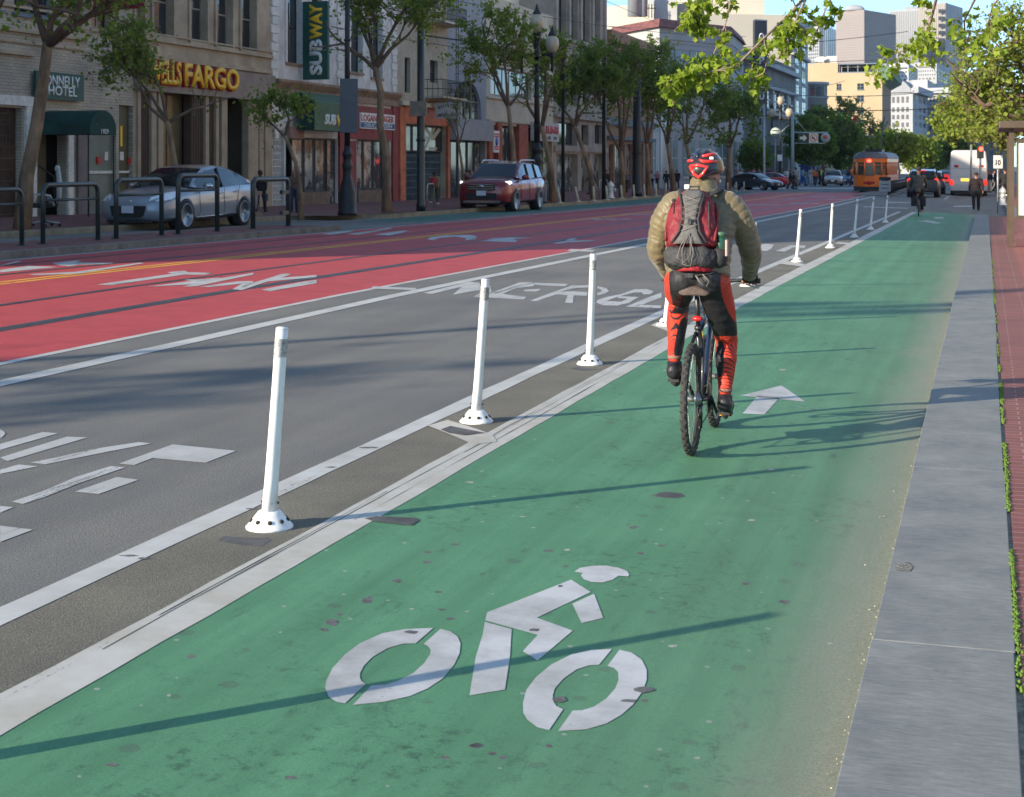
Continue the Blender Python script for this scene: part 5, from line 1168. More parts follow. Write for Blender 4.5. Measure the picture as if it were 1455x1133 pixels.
t,A,B_,C_,H,iv=tower('white_grid_tower','slender white gridded tower behind the yellow building, leftmost of the skyline',1139,1164,1170,800,33,m_twh,m_tbl,m_fw,8,2,17,'grid')
t,A,B_,C_,H,iv=tower('blue_tower','blue grey glass tower with a thin spire',1158,1176,1190,1100,37,m_tbl,m_tbl,m_fw,6,5,1,'ribs')
p=PZ(1171.5,HY,1110)-t.location;b=MB();b.box(p.x-3,p.x+2,p.y-3,p.y+2,H+1,H+9);b.tube([(p.x,p.y,H+8),(p.x,p.y,H+16)],.6,6);b.build('spire',m_tbl,t)
t,A,B_,C_,H,iv=tower('distant_white_tower','narrow white tower seen between slate tower and tree leaves',1360,1371,1375,1300,58,m_twh,m_twh,m_fw,3,2,12,'grid')
a,b2=PD(1150,285),PD(1184,283);
for k,(p0,p1,y0,y1,m)in enumerate(((1145,1163,94,87,m_bst2),(1166,1171,90,80,m_whitew),(1177,1189,90,79,m_whitew))):
 A,B_=PD(p0,330+k),PD(p1,330+k);c_,d_=back_of(B_,A,6);tt=block('rooftop_plant',['grey low rooftop plant box behind the yellow parapet','small white vent box on the roof behind the yellow parapet','wider white box behind the yellow parapet'][k],'roof plant',[A,B_,c_,d_],zat(100,330),zat(y1,330),m)
for i,(p0,p1,Z,y,m,lb)in enumerate(((1140,1215,420,150,m_bst2,'grey block far down the street behind the dark green trees'),(1345,1440,430,160,m_bst,'grey block far down the street behind the right-hand tree'))):
 A,B_=PD(p0,Z),PD(p1,Z);c_,d_=back_of(B_,A,20);t=block('distant_block',lb,'building',[A,B_,c_,d_],-1,zat(y,Z),m);face_windows(t,A,B_,zat(225,Z),zat(y+5,Z),8,5,.5,.55,m_fw_d)
 # trees
def leaf_mat(name,c1,c2,trans=0.45):
 m=bpy.data.materials.new(name);m.use_nodes=True ;nt=m.node_tree;N=nt.nodes;L=nt.links;B=N['Principled BSDF']
 B.inputs['Roughness'].default_value=.55;B.inputs['Specular IOR Level'].default_value=.3
 geo=N.new('ShaderNodeNewGeometry');r=N.new('ShaderNodeValToRGB');n=noise(N,L,geo.outputs['Position'],1.3,3)
 a=math_(N,L,'ADD',math_(N,L,'MULTIPLY',geo.outputs['Random Per Island'],.55),math_(N,L,'MULTIPLY',n,.45))
 L.new(a,r.inputs[0]);e=r.color_ramp.elements;e[0].position=.2;e[0].color=(*c1,1);e[1].position=.8;e[1].color=(*c2,1)
 L.new(r.outputs[0],B.inputs['Base Color']);t=N.new('ShaderNodeBsdfTranslucent')
 g=N.new('ShaderNodeMix');g.data_type='RGBA';g.inputs[0].default_value=.5;L.new(r.outputs[0],g.inputs[6]);g.inputs[7].default_value=(.35,.5,.03,1)
 L.new(g.outputs[2],t.inputs[0]);x=N.new('ShaderNodeMixShader');x.inputs[0].default_value=trans
 L.new(B.outputs[0],x.inputs[1]);L.new(t.outputs[0],x.inputs[2]);L.new(x.outputs[0],N['Material Output'].inputs[0]);return m
m_leaf=leaf_mat('plane_tree_leaf',(0.085,0.14,0.024),(0.23,0.30,0.05))
m_leaf2=leaf_mat('dark_tree_leaf',(0.045,0.09,0.02),(0.13,0.20,0.04))
m_leafy=leaf_mat('spring_leaf',(0.12,0.17,0.025),(0.30,0.36,0.055),.45)
m_leafo=leaf_mat('rusty_spring_leaf',(0.10,0.12,0.03),(0.25,0.24,0.06),.4)
m_bark=mat('plane_tree_bark',(0.13,0.085,0.052),.9,0,3,.7,14,col2=(0.33,0.215,0.125),stretch=(1,1,.35),lo=.4,hi=.66)
m_bark2=mat('grey_brown_twig_bark',(0.14,0.095,0.065),.9,.3,3,.4,14)
def add_leaf(vs,fs,p,d,s,rr,lobes=False):
 d=d.normalized();q=Vector((rr.gauss(0,1),rr.gauss(0,1),rr.gauss(0,.8)))
 sdir=d.cross(q);
 if sdir.length<1e-4:return
 sdir.normalize();n=d.cross(sdir);o=len(vs)
 if lobes:
  fold=rr.uniform(-.25,.25)*s
  pts=[(0,0),(.35,.55),(.28,.62),(.55,1.0),(.30,.95),(.12,1.25),(0,1.55),(-.12,1.25),(-.30,.95),(-.55,1.0),(-.28,.62),(-.35,.55)]
  pts=[(0,0),(.30,.12),(.62,.20),(.52,.45),(.80,.85),(.42,.80),(.25,1.02),(0,1.45),(-.25,1.02),(-.42,.80),(-.80,.85),(-.52,.45),(-.62,.20),(-.30,.12)]
  vs.append(p+d*s*.5)
  for a,b_ in pts:vs.append(p+sdir*(a*s*.62)+d*(b_*s*.62)+n*(abs(a)*fold-b_*b_*.10*s))
  k=len(pts)
  for i in range(k):fs.append((o,o+1+i,o+1+(i+1)%k))
 else:
  vs+=[p,p+sdir*s*.42+d*s*.5+n*s*.1,p+d*s,p-sdir*s*.42+d*s*.5+n*s*.1];fs.append((o,o+1,o+2,o+3))
def grow(b,leaves,p,d,ln,r,depth,rr,leaf_s,nleaf,droop=0.0,lobes=False,spread=.55,up=.15,minr=.006,cen=None,rad=None,twig_n=3):
 """branch that bends, splits, and carries leaves on its last two orders"""
 k=4;pts=[p];rad_=[r];dd=d.copy()
 for i in range(k):
  dd=(dd+Vector((rr.gauss(0,.16),rr.gauss(0,.16),rr.gauss(0,.12)+up*.3-droop))).normalized()
  p=p+dd*ln/k;pts.append(p);rad_.append(max(minr,r*(1-.42*(i+1)/k)))
 b.tube(pts,rad_,5 if r>.05 else 3,caps=False)
 if cen is not None:
  e=Vector(((p.x-cen.x)/rad[0],(p.y-cen.y)/rad[1],(p.z-cen.z)/rad[2]))
  if e.length>1.0:depth=min(depth,0)
 if depth<=1:
  vs,fs=leaves
  for i in range(nleaf):
   t=rr.random();j=min(k-1,int(t*k));q=pts[j].lerp(pts[j+1],t*k-j)+Vector((rr.gauss(0,.11),rr.gauss(0,.11),rr.gauss(0,.09)))*min(1,ln*1.3)
   add_leaf(vs,fs,q,Vector((rr.gauss(0,1),rr.gauss(0,1),rr.gauss(-.25,.7))),leaf_s*rr.uniform(.6,1.25),rr,lobes)
 if depth>0:
  n=twig_n if depth>1 else twig_n+1
  for i in range(n):
   t=rr.uniform(.35,1.0)if i else 1.0;j=min(k-1,int(t*k));q=pts[j].lerp(pts[j+1],min(1,t*k-j))
   a=Vector((rr.gauss(0,1),rr.gauss(0,1),rr.gauss(0,.8)));a=(a-dd*a.dot(dd)).normalized()
   nd=(dd*(1-spread*.5)+a*spread*1.1).normalized()
   if cen is not None:nd=(nd+(cen+Vector((rr.gauss(0,rad[0]*.7),rr.gauss(0,rad[1]*.7),rr.gauss(0,rad[2]*.7)))-q).normalized()*.30).normalized()
   grow(b,leaves,q,nd,ln*rr.uniform(.6,.85),max(minr,rad_[j]*.62),depth-1,rr,leaf_s,nleaf,droop,lobes,spread,up,minr,cen,rad,twig_n)
def tree(label,base,trunk,tr,limbs,cen,rad,seed,leaf=m_leaf,leaf_s=.14,nleaf=14,depth=3,bark=m_bark,group='street trees along the left pavement',extra=0,name='street_tree',twig_n=3,lobes=False,cat='tree'):
 """trunk: world points from the ground to the fork; limbs: list of end points (world); cen, rad: crown ellipsoid"""
 rr=random.Random(seed);t=thing(name,label,cat,base,0,group);iv=-Vector(base)
 tb=MB();k=len(trunk);fl=Vector(trunk[-1])+iv
 tb.tube([Vector(p)+iv for p in trunk],[tr*(1.25 if i==0 else 1-.35*i/(k-1))for i in range(k)],12)
 tb.build('trunk',bark,t)
 b=MB();lv=([],[]);c=Vector(cen)+iv
 for e in limbs:
  e=Vector(e)+iv;m1=fl.lerp(e,.5)+Vector((rr.gauss(0,.12),rr.gauss(0,.12),rr.gauss(0,.1)))
  r0=tr*.55;b.tube([fl-Vector((0,0,tr*.5)),m1,e],[r0,r0*.75,r0*.5],8)
  for q,rq in ((m1,r0*.4),(e,r0*.5),(e,r0*.5),(m1.lerp(e,.5),r0*.4)):
   d=(e-fl).normalized()+Vector((rr.gauss(0,.6),rr.gauss(0,.6),rr.gauss(0,.4)));grow(b,lv,q,d.normalized(),max(rad)*.48,max(rq,.012),depth,rr,leaf_s,nleaf,0,lobes,.6,.15,.008,c,rad,twig_n)
 vs,fs=lv
 for i in range(extra):
  while True:
   q=Vector((rr.uniform(-1,1),rr.uniform(-1,1),rr.uniform(-1,1)))
   if.25<q.length<1:break
  q=c+Vector((q.x*rad[0],q.y*rad[1],q.z*rad[2]));s=rr.uniform(.18,.45)
  for j in range(22):add_leaf(vs,fs,q+Vector((rr.gauss(0,s),rr.gauss(0,s),rr.gauss(0,s*.7))),Vector((rr.gauss(0,1),rr.gauss(0,1),rr.gauss(-.2,.7))),leaf_s*rr.uniform(.6,1.3),rr,lobes)
 b.build('limbs',m_bark2 if bark is m_bark else bark,t,fix=False)
 if fs:
  lb=MB();lb.add(vs,fs);lb.build('crown',leaf,t,fix=False)
 return t
def TX(px,py,X):return PX(px,py,X)
def street_tree(label,base_px,X,trunk_px,wpx,limbs_px,crown_px,**kw):
 """base_px (px,py); trunk_px list of (px,py) upwards; crown_px (cx,cy,rx,ry) in photo pixels at the plane x=X"""
 g=PX(base_px[0],base_px[1],X);Z=-0.2989*g.x*-1*-1
 Zd=(g.x*FX_+g.y*FY_);sc=Zd/F
 base=Vector((g.x,g.y,gz(X,g.y)+.15));pts=[base-Vector((0,0,.1))]
 for p in trunk_px:d=ray(*p);t=Zd/1.0;q=PZ(p[0],p[1],Zd);pts.append(q)
 lim=[PZ(p[0],p[1],Zd+(p[2]if len(p)>2 else 0))for p in limbs_px]
 cx,cy,rx,ry=crown_px[:4];c=PZ(cx,cy,Zd+(crown_px[4]if len(crown_px)>4 else 0));rd=(rx*sc,rx*sc*.8,ry*sc)
 return tree(label,base,pts,wpx*sc/2,lim,c,rd,**kw)
def base_at(px,X,py=None):
 d=ray(px,250);t=X/d.x;Y=d.y*t;z=gz(X,Y)+.15;Zd=X*FX_+Y*FY_
 return (px,HY+F*(CH-z)/Zd)
XT=-22.6;XT2=-20.6
def st_(label,bpx,X,*a,**k):return street_tree(label,base_at(bpx,X),X,*a,**k)
st_('thick leaning tree with forked limbs at the far left, beside the hotel awning',31,XT,[(38,250),(52,180),(62,110),(68,60)],22,[(46,-20),(95,-10),(175,-4,.5),(110,20,-1)],(95,-50,150,95),seed=11,nleaf=9,leaf_s=.15,extra=60,depth=3)
st_('tree with a spreading leafy crown in front of the yellow bank letters',253,XT,[(250,243),(243,200),(238,172)],10,[(205,135),(215,100),(296,150,.4),(180,95,.3)],(182,80,92,54),seed=12,nleaf=5,leaf_s=.12,extra=18,depth=3)
st_('small slender tree beside the gate with white grille',428,XT2,[(425,262),(420,230),(405,193)],8,[(375,165),(402,150),(430,165)],(398,158,50,30),seed=13,nleaf=8,leaf_s=.12,depth=2,extra=14)
st_('crooked tree with a wide crown in front of the red burger shop',550,XT2,[(549,262),(550,225),(540,180),(541,130),(533,95)],13,[(488,62),(522,40),(580,50),(575,12),(505,20)],(556,15,95,75),seed=14,nleaf=7,leaf_s=.14,depth=3,extra=28)
st_('thin bare young tree in front of the hanging white sign',660,XT2,[(657,240),(652,205)],5,[(640,175),(662,170),(650,150)],(650,150,22,34),seed=15,nleaf=1,leaf_s=.1,depth=2)
st_('slim curving tree in front of the grey arched building',732,XT2,[(731,245),(728,200),(722,150)],9,[(700,105),(715,70),(742,120),(690,60)],(700,62,68,62),seed=16,nleaf=7,leaf_s=.15,depth=3,extra=22)
st_('leaning tree just right of the tall lamp post',786,XT2,[(782,235),(770,180)],10,[(745,130),(795,100),(775,80)],(772,92,50,50),seed=17,nleaf=7,leaf_s=.15,depth=3,extra=14)
st_('leaning tree in front of the tall grey stone building',844,XT2,[(838,240),(817,180)],9,[(795,150),(825,120),(845,140)],(822,105,62,62),seed=18,nleaf=12,leaf=m_leaf2,leaf_s=.17,depth=3,extra=34)
st_('double-stemmed tree with dark leaves, left of the blue shirt pedestrian',884,XT2,[(884,240),(882,215)],9,[(855,150),(886,130),(900,110),(870,100)],(880,112,58,68),seed=19,nleaf=8,leaf=m_leaf2,leaf_s=.18,depth=3,extra=28)
st_('dark tree growing right of the thick black pole',921,XT2,[(921,240),(919,205)],8,[(905,160),(930,140),(920,110)],(930,118,52,66),seed=20,nleaf=8,leaf=m_leaf2,leaf_s=.2,depth=3,extra=28)
st_('dense dark tree whose trunk stands left of the white column',958,XT2,[(954,240),(948,205)],8,[(935,170),(960,150),(950,120)],(962,152,55,58),seed=21,nleaf=8,leaf=m_leaf2,leaf_s=.22,depth=3,extra=32)
st_('dense dark tree just behind the cyclist helmet',985,XT2,[(982,235),(975,205)],8,[(965,170),(1000,150),(985,120)],(1010,135,55,60),seed=22,nleaf=8,leaf=m_leaf2,leaf_s=.24,depth=3,extra=32)
st_('round dark tree right of the cyclist head, before the theatre',1035,XT2,[(1035,240),(1036,210)],8,[(1015,180),(1050,170),(1035,150)],(1040,172,44,56),seed=23,nleaf=8,leaf=m_leaf2,leaf_s=.28,depth=3,extra=32)
for i,(x,y,h)in enumerate(((-22.4,-9,4.2),(-22.4,19,4.4),(-22.4,30,4.6))):
 b0=Vector((x,y,gz(x,y)+.15));tree('sparse street tree outside the left edge of the view, number %s from the corner'%('one','two','three')[i],b0,[b0,b0+Vector((.1,.1,2)),b0+Vector((.1,-.1,h))],.16,[b0+Vector((-1.2,.6,h+1.8)),b0+Vector((1,.9,h+2)),b0+Vector((.2,-1.2,h+2.3))],b0+Vector((0,0,h+2.2)),(2.6,2.6,2.2),40+i,leaf_s=.2,nleaf=2,depth=2,extra=8,group='street trees along the left pavement')
def far_tree(label,px,py_top,py_bot,rx,Z,seed,leaf,ls=.4,ex=110,trunk_py=262,wpx=6,dn=0.0,nl=7,bark=m_bark,depth=2):
 q=PZ(px,HY,Z);g=gz(min(q.x,-.4),q.y);base=Vector((q.x,q.y,g+.1));sc=Z/F;cy=(py_top+py_bot)/2
 top=PZ(px,py_bot-8,Z);c=PZ(px,cy,Z);c2=PZ(px,cy-(py_bot-py_top)*.1,Z)
 return tree(label,base,[base,base.lerp(top,.5)+Vector((.2,0,0)),top],wpx*sc/2,[PZ(px-rx*.5,cy,Z),PZ(px+rx*.5,cy-8,Z+2),PZ(px,cy-15,Z-2)],c,(rx*sc,rx*sc*.8,(py_bot-py_top)/2*sc),seed,leaf=leaf,leaf_s=ls,nleaf=nl,depth=depth,group='trees farther along the street',extra=ex,bark=bark)
far_tree('dark green tree behind the lane signal gantry',1150,165,235,34,175,51,m_leaf2,.42,190)
far_tree('dark green tree left of the orange streetcar roof',1192,165,240,36,185,52,m_leaf2,.45,210)
far_tree('dark green tree under the grey round building',1168,150,215,30,200,53,m_leaf2,.45,150)
far_tree('half bare reddish tree in front of the yellow building',1207,135,205,30,210,54,m_leafo,.36,45,depth=3)
far_tree('bare twiggy tree right above the streetcar roof',1240,160,225,24,200,55,m_leafo,.33,20,depth=3)
far_tree('light green tree with pale trunk right of the streetcar',1275,183,232,30,150,56,m_leafy,.33,130,bark=mat('pale_far_bark',(0.30,0.28,0.25),.9,.2,1),wpx=4)
far_tree('light green tree over the dark sport utility vehicle',1302,192,238,26,165,57,m_leaf,.4,130)
far_tree('dim green tree far down the street left of the white bus',1330,200,242,20,230,58,m_leaf,.5,120)
far_tree('dim green tree far behind the streetcar',1256,195,240,22,240,59,m_leaf2,.5,110)
far_tree('dark green tree behind the white bus',1362,190,236,24,190,60,m_leaf2,.5,150)
far_tree('dark green tree left of the theatre entrance lamps',1072,200,245,20,160,61,m_leaf2,.4,100)
def right_tree(label,X,Y,h,cpx,seed,leaf,ls,ex,nl,lobes=False,depth=3,limbs=None,tn=3):
 z=kz(Y);base=Vector((X,Y,z));Zd=X*FX_+Y*FY_;sc=Zd/F;cx,cy,rx,ry=cpx;c=PZ(cx,cy,Zd)
 lim=[PZ(a,b_,Zd+o)for a,b_,o in (limbs or ((cx-rx*.5,cy,0),(cx+rx*.3,cy-ry*.4,1),(cx,cy+ry*.1,-1),(cx+rx*.5,cy+ry*.3,0)))]
 return tree(label,base,[base,base+Vector((.1,.2,h*.5)),base+Vector((-.1,0,h))],.17,lim,c,(rx*sc,rx*sc*.8,ry*sc),seed,leaf=leaf,leaf_s=ls,nleaf=nl,depth=depth,group='plane trees along the right pavement',extra=ex,lobes=lobes,twig_n=tn)
right_tree('sunlit plane tree above the bus shelter at the right edge',2.3,38,3.2,(1430,100,72,95),71,m_leafy,.115,44,4,tn=4,limbs=((1400,150,0),(1440,80,0),(1380,110,1),(1450,150,0),(1425,40,0)))
right_tree('sunlit tree over the parked white bus',3.0,62,3.4,(1385,145,50,48),72,m_leafy,.14,60,3,tn=4)
right_tree('greener tree behind the speed limit sign',3.2,80,3.2,(1418,172,40,38),73,m_leafo,.22,70,5)
right_tree('tree with low branches reaching over the bus roof',3.0,100,3.4,(1352,175,26,26),74,m_leafy,.26,60,5)
def near_tree():
 rr=random.Random(7);base=Vector((2.0,12.5,kz(12.5)));t=thing('street_tree','nearest plane tree, whose lobed spring leaves hang into the top of the view','tree',base,0,'plane trees along the right pavement');iv=-base
 tb=MB();fork=base+Vector((-.05,0,3.6));tb.tube([Vector((0,0,-.1)),Vector((.05,0,1.8)),fork+iv],[.20,.16,.14],12);tb.build('trunk',m_bark,t)
 b=MB();lv=([],[])
 D=12.0
 def br(pts,r0,n_tw,ln,nl,s,dens=1.0,seed=1):
  q=[Vector(p)+iv for p in pts];k=len(q);b.tube(q,[r0*(1-.8*i/(k-1))+.003 for i in range(k)],6)
  for i in range(n_tw):
   tt=rr.uniform(.45,1.0)*(k-1);j=min(k-2,int(tt));p=q[j].lerp(q[j+1],tt-j)
   d=((q[j+1]-q[j]).normalized()*.5+Vector((rr.gauss(0,.6),rr.gauss(0,.6),rr.gauss(-.25,.5)))).normalized()
   grow(b,lv,p,d,ln*rr.uniform(.6,1.2),.006,1,rr,s,nl,.08,True,.6,0,.0025,None,None,2)
 P_=lambda px,py,dz=0:PZ(px,py,D+dz)
 br([fork,P_(1500,-260,1),P_(1330,-190,.5),P_(1215,-70),P_(1150,-10),P_(1112,30),P_(1078,62)],.024,12,.18,4,.07)
 br([P_(1215,-70),P_(1150,-20,.4),P_(1090,-30,.4),P_(1040,-22,.3),P_(1000,6,.3),P_(985,25,.3)],.012,16,.18,5,.07)
 br([P_(1112,30),P_(1080,60,-.2),P_(1045,95,-.2),P_(1010,102,-.2),P_(968,104,-.2),P_(948,118,-.2)],.007,16,.13,5,.066)
 br([P_(1078,62),P_(1092,80,.1),P_(1085,105,.1),P_(1060,116,.1)],.006,6,.13,4,.066)
 br([P_(1150,-10),P_(1135,20,-.3),P_(1120,50,-.3),P_(1105,85,-.3)],.007,10,.14,5,.066)
 br([P_(1215,-70),P_(1185,-10,.2),P_(1170,20,.2),P_(1160,48,.2)],.006,5,.12,4,.066)
 br([P_(1040,-22,.3),P_(1035,20,.3),P_(1022,60,.3),P_(1010,85,.2)],.005,7,.13,4,.066)
 br([fork,P_(1480,-140,1.5),P_(1380,-60,3),P_(1330,0,4),P_(1320,40,4.5),P_(1290,70,5),P_(1258,80,5)],.024,16,.22,5,.085)
 br([P_(1380,-60,3),P_(1385,0,4),P_(1370,30,4.5),P_(1372,60,5)],.014,5,.25,3,.10)
 br([P_(1480,-140,1.5),P_(1440,-30,3),P_(1410,10,3.5),P_(1400,50,4)],.014,5,.25,3,.10)
 b.build('limbs',mat('near_twig_bark',(0.26,0.19,0.14),.8,.25,30,.3,60),t,fix=False)
 lb=MB();lb.add(*lv);lb.build('crown',leaf_mat('near_spring_leaf',(0.12,0.20,0.014),(0.33,0.42,0.04),.5),t,fix=False)
near_tree()
# street furniture
m_blk=mat('black_painted_iron',(0.012,0.012,0.014),.45,.25,4)
m_dgreen=mat('dark_green_iron',(0.012,0.022,0.022),.4,.25,4,spec=.6)
m_steel=mat('galvanised_steel',(0.32,0.33,0.34),.45,.15,5,metal=.5)
m_globe=mat('frosted_lamp_glass',(0.42,0.36,0.26),.35,.1,6)
m_dirty_post=mat('weathered_post',(0.50,0.43,0.33),.6,.2,6)
def ornate_lamp(label,base,h,s=1.0,name='lamp_post',thick=1.0):
 t=thing(name,label,'lamp post',base,0,'ornate three-lamp street lights');b=MB();k=s*thick
 pr=[(.40,0),(.40,.10),(.37,.12),(.37,.75),(.33,.82),(.26,1.05),(.24,1.08),(.24,1.14),(.20,1.18),(.175,1.5),(.22,1.62),(.20,1.72),(.16,1.78),(.18,1.95),(.21,2.0),(.21,2.08),(.15,2.14),(.125,2.3)]
 b.lathe([(r*k,z*s)for r,z in pr],n=16);b.build('base',m_blk,t)
 b=MB();b.lathe([(.12*k,2.3*s),(.105*k,h*.6),(.085*k,h-1.0*s)],n=12)
 for z in (h*.45,h*.62,h*.8):b.lathe([(.10*k,z-.05),(.145*k,z-.03),(.145*k,z+.03),(.10*k,z+.05)],n=12)
 b.build('shaft',m_blk,t)
 b=MB();b.lathe([(.08*k,h-1.05*s),(.17*s,h-1.0*s),(.17*s,h-.9*s),(.10*s,h-.8*s),(.14*s,h-.2*s),(.18*s,h-.12*s),(.18*s,h-.04*s),(.08*s,h)],n=12)
 b.box(-.62*s,.62*s,-.06*s,.06*s,h-.98*s,h-.86*s)
 for x in (-.6*s,.6*s):b.lathe([(.02*s,h-1.6*s),(.06*s,h-1.5*s),(.05*s,h-1.1*s),(.10*s,h-1.0*s),(.10*s,h-.8*s)],(x,0,0),8)
 b.build('cross_arm',m_blk,t)
 for x,z in ((0,h),(-.6*s,h-.84*s),(.6*s,h-.84*s)):
  l=MB();l.lathe([(.10*s,0),(.20*s,.10*s),(.27*s,.32*s),(.23*s,.52*s),(.15*s,.62*s)],(x,0,z),14);lo=l.build('lamp_globe',m_globe,t)
  l=MB();l.lathe([(.155*s,.62*s),(.17*s,.66*s),(.09*s,.80*s),(.05*s,.90*s),(.02*s,1.02*s),(0,1.04*s)],(x,0,z),12);l.build('finial',m_blk,lo)
 return t
def foot(px,X,dz=.15):
 d=ray(px,250);t=X/d.x;Y=d.y*t;return Vector((X,Y,gz(X,Y)+dz))
b1=foot(493.5,-20.3);ornate_lamp('ornate black street lamp with thick moulded base in front of the red pilaster',b1,9.4,1.0,thick=.82)
Z=b1.x*FX_+b1.y*FY_
b=foot(763,-20.3);Z2=b.x*FX_+b.y*FY_;ornate_lamp('ornate dark street lamp with three globes above the red car',b,zat(44,Z2)-b.z if False else (CH+(HY-44)/F*Z2)-b.z,1.25)
b=foot(1109,-20.6);Z3=b.x*FX_+b.y*FY_;ornate_lamp('distant street lamp with three round globes beside the theatre',b,(CH+(HY-150)/F*Z3)-b.z,1.5,thick=.55)
ornate_lamp('ornate street lamp outside the left edge that throws a long soft shadow',Vector((-20.9,-5.4,.15)),9.5,1.0)
t=thing('sign_plate','grey back of a big street sign on the nearest lamp post','sign',b1+Vector((.13,-.1,5)));iv=-Vector(t.location)
p0,p1=PZ(483,189,Z-.3),PZ(508.5,112,Z-.3);b=MB();M,Ln=facing((p0.x,p0.y),(p1.x,p1.y));M=Matrix.Translation(iv)@M
b.box(0,Ln,p0.z,p1.z,-.02,.02,M=M);b.build('plate',mat('grey_sign_back',(0.085,0.09,0.10),.5,.1,2),t,bevel=.015);b=MB();b.box(Ln*.35,Ln*.5,p0.z+.3,p0.z+.36,-.12,-.021,M=M);b.box(Ln*.35,Ln*.5,p1.z-.36,p1.z-.3,-.12,-.021,M=M);b.build('bracket',m_steel,t)
def pole(label,px,X,wpx,h,m=m_dgreen,lean=0,name='utility_pole'):
 g=foot(px,X);Zd=g.x*FX_+g.y*FY_;r=wpx/2/F*Zd;t=thing(name,label,'pole',g,0);b=MB();b.lathe([(r*1.25,0),(r*1.25,.25),(r*1.1,.3),(r*1.05,h*.3),(r*.85,h)],n=14);b.lathe([(r*1.3,2.6),(r*1.3,2.68)],n=14);b.build('shaft',m,t);return t,g,Zd
t,g,Zd=pole('thick dark green pole in front of the narrow fire escape building',598,-20.2,10.5,11)
b=MB();q=PZ(598,155,Zd)-g;b.box(q.x-.33,q.x+.33,-.3,-.24,q.z-.28,q.z+.28);b.build('notice',mat('beige_notice',(0.22,0.18,0.14),.7,.2,3),t)
t,g,Zd=pole('thick black pole among the dark trees left of the corner building',905,-20.4,12,8.6,m_blk)
pole('slim pale pole in front of the theatre, left of the signal gantry',1086,-20.5,3,8,m_steel)
t=thing('street_light','pale cobra-head street light poking out of the trees above the grey stone building','street light',foot(858,-20.2));iv=-Vector(t.location);Zd=t.location.x*FX_+t.location.y*FY_
b=MB();b.tube([(0,0,0),(0,0,8.0),PZ(858,103,Zd)+iv],[.12,.09,.06],8);b.build('mast',m_dgreen,t);b=MB();a,c=PZ(829,101,Zd)+iv,PZ(848,104,Zd)+iv;b.tube([a,a.lerp(c,.3),a.lerp(c,.8),c],[.05,.17,.14,.05],8,flat=.5);b.build('lamp_head',mat('pale_lamp_head',(.6,.55,.5),.4,.1),t)
t=thing('street_light','pale cobra-head street light between the two leaning trees','street light',foot(800,-20.2));iv=-Vector(t.location);Zd=t.location.x*FX_+t.location.y*FY_
b=MB();b.tube([(0,0,0),(0,0,7.2),PZ(796,117,Zd)+iv],[.10,.08,.05],8);b.build('mast',m_dgreen,t);b=MB();a,c=PZ(774,120,Zd)+iv,PZ(792,117,Zd)+iv;b.tube([a,a.lerp(c,.3),a.lerp(c,.8),c],[.05,.13,.11,.05],8,flat=.5);b.build('lamp_head',mat('pale_lamp_head2',(.6,.55,.5),.4,.1),t)
m_rack=mat('dark_green_rack_tube',(0.016,0.030,0.030),.35,.25,4,spec=.6)
racks=[((-32,344.5),(31,343.5),'leftmost dark tube hoop rail on the island, cut by the left edge'),((61,341.5),(139,336),'second dark tube hoop rail, in front of the office chair'),((165,334.5),(229.5,329.8),'dark tube hoop rail in front of the grey car bonnet'),((253,328.4),(308.5,323),'dark tube hoop rail in front of the grey car door'),((359.5,320),(409.5,318.5),'rightmost dark hoop rail with short side stubs')]
def hoop_rail(pa,pb,label,stubs=False):
 Xr=-17.75;A=PX(pa[0],pa[1],Xr);Bp=PX(pb[0],pb[1],Xr);za,zb=island_z(A.y),island_z(Bp.y)
 Zm=Xr*FX_+(A.y+Bp.y)/2*FY_;h=(81 if not stubs else 68)/F*Zm;t=thing('hoop_rail',label,'railing',(Xr,(A.y+Bp.y)/2,(za+zb)/2),0,'dark tube hoop rails on the boarding island');iv=-Vector(t.location)
 r_=3.5/F*Zm;cr=.18;b=MB();pts=[Vector((Xr,A.y,za-.02)),Vector((Xr,A.y,za+h-cr))]
 for k in range(1,6):a=math.pi/2*k/5;pts.append(Vector((Xr,A.y+cr-cr*math.cos(a),za+h-cr+cr*math.sin(a))))
 for k in range(0,6):a=math.pi/2*k/5;pts.append(Vector((Xr,Bp.y-cr+cr*math.sin(a),za+h-cr+cr*math.cos(a))))
 pts.append(Vector((Xr,Bp.y,zb-.02)));b.tube([p+iv for p in pts],r_,10);b.build('hoop',m_rack,t)
 b=MB()
 if not stubs:b.tube([Vector((Xr,A.y,za+h*.74))+iv,Vector((Xr,Bp.y,za+h*.74))+iv],r_*.55,8);b.build('cross_bar',m_rack,t)
 else:
  for yy,s in ((A.y,1),(Bp.y,-1)):
   for f in (.28,.72):b=MB();b.box(Xr-.05+iv.x,Xr+.05+iv.x,yy+iv.y,yy+s*.42+iv.y,za+h*f-.05+iv.z,za+h*f+.05+iv.z);b.build('stub',m_rack,t)
 for yy,zz in ((A.y,za),(Bp.y,zb)):b=MB();b.lathe([(.11,0),(.11,.015)],Vector((Xr,yy,zz))+iv,12);b.build('base_plate',m_rack,t)
for i,(a,c,l)in enumerate(racks):hoop_rail(a,c,l,i==4)
LS=['leaning pale stake nearest the red car','second pale stake beyond the red car, leaning left','third pale kerbside stake beyond the red car','pale stake left of the white hydrant','pale stake right of the white hydrant','pale stake in front of the blue shirt pedestrian','pale stake right of the blue shirt pedestrian','pale kerbside stake left of the puffer jacket cyclist','pale kerbside stake touching the cyclist shoulder in view','pale stake first to the right of the cyclist helmet','pale stake second to the right of the cyclist helmet','pale stake in front of the dark far car','pale stake at the rear of the dark far car','pale stake right before the distant crossing']
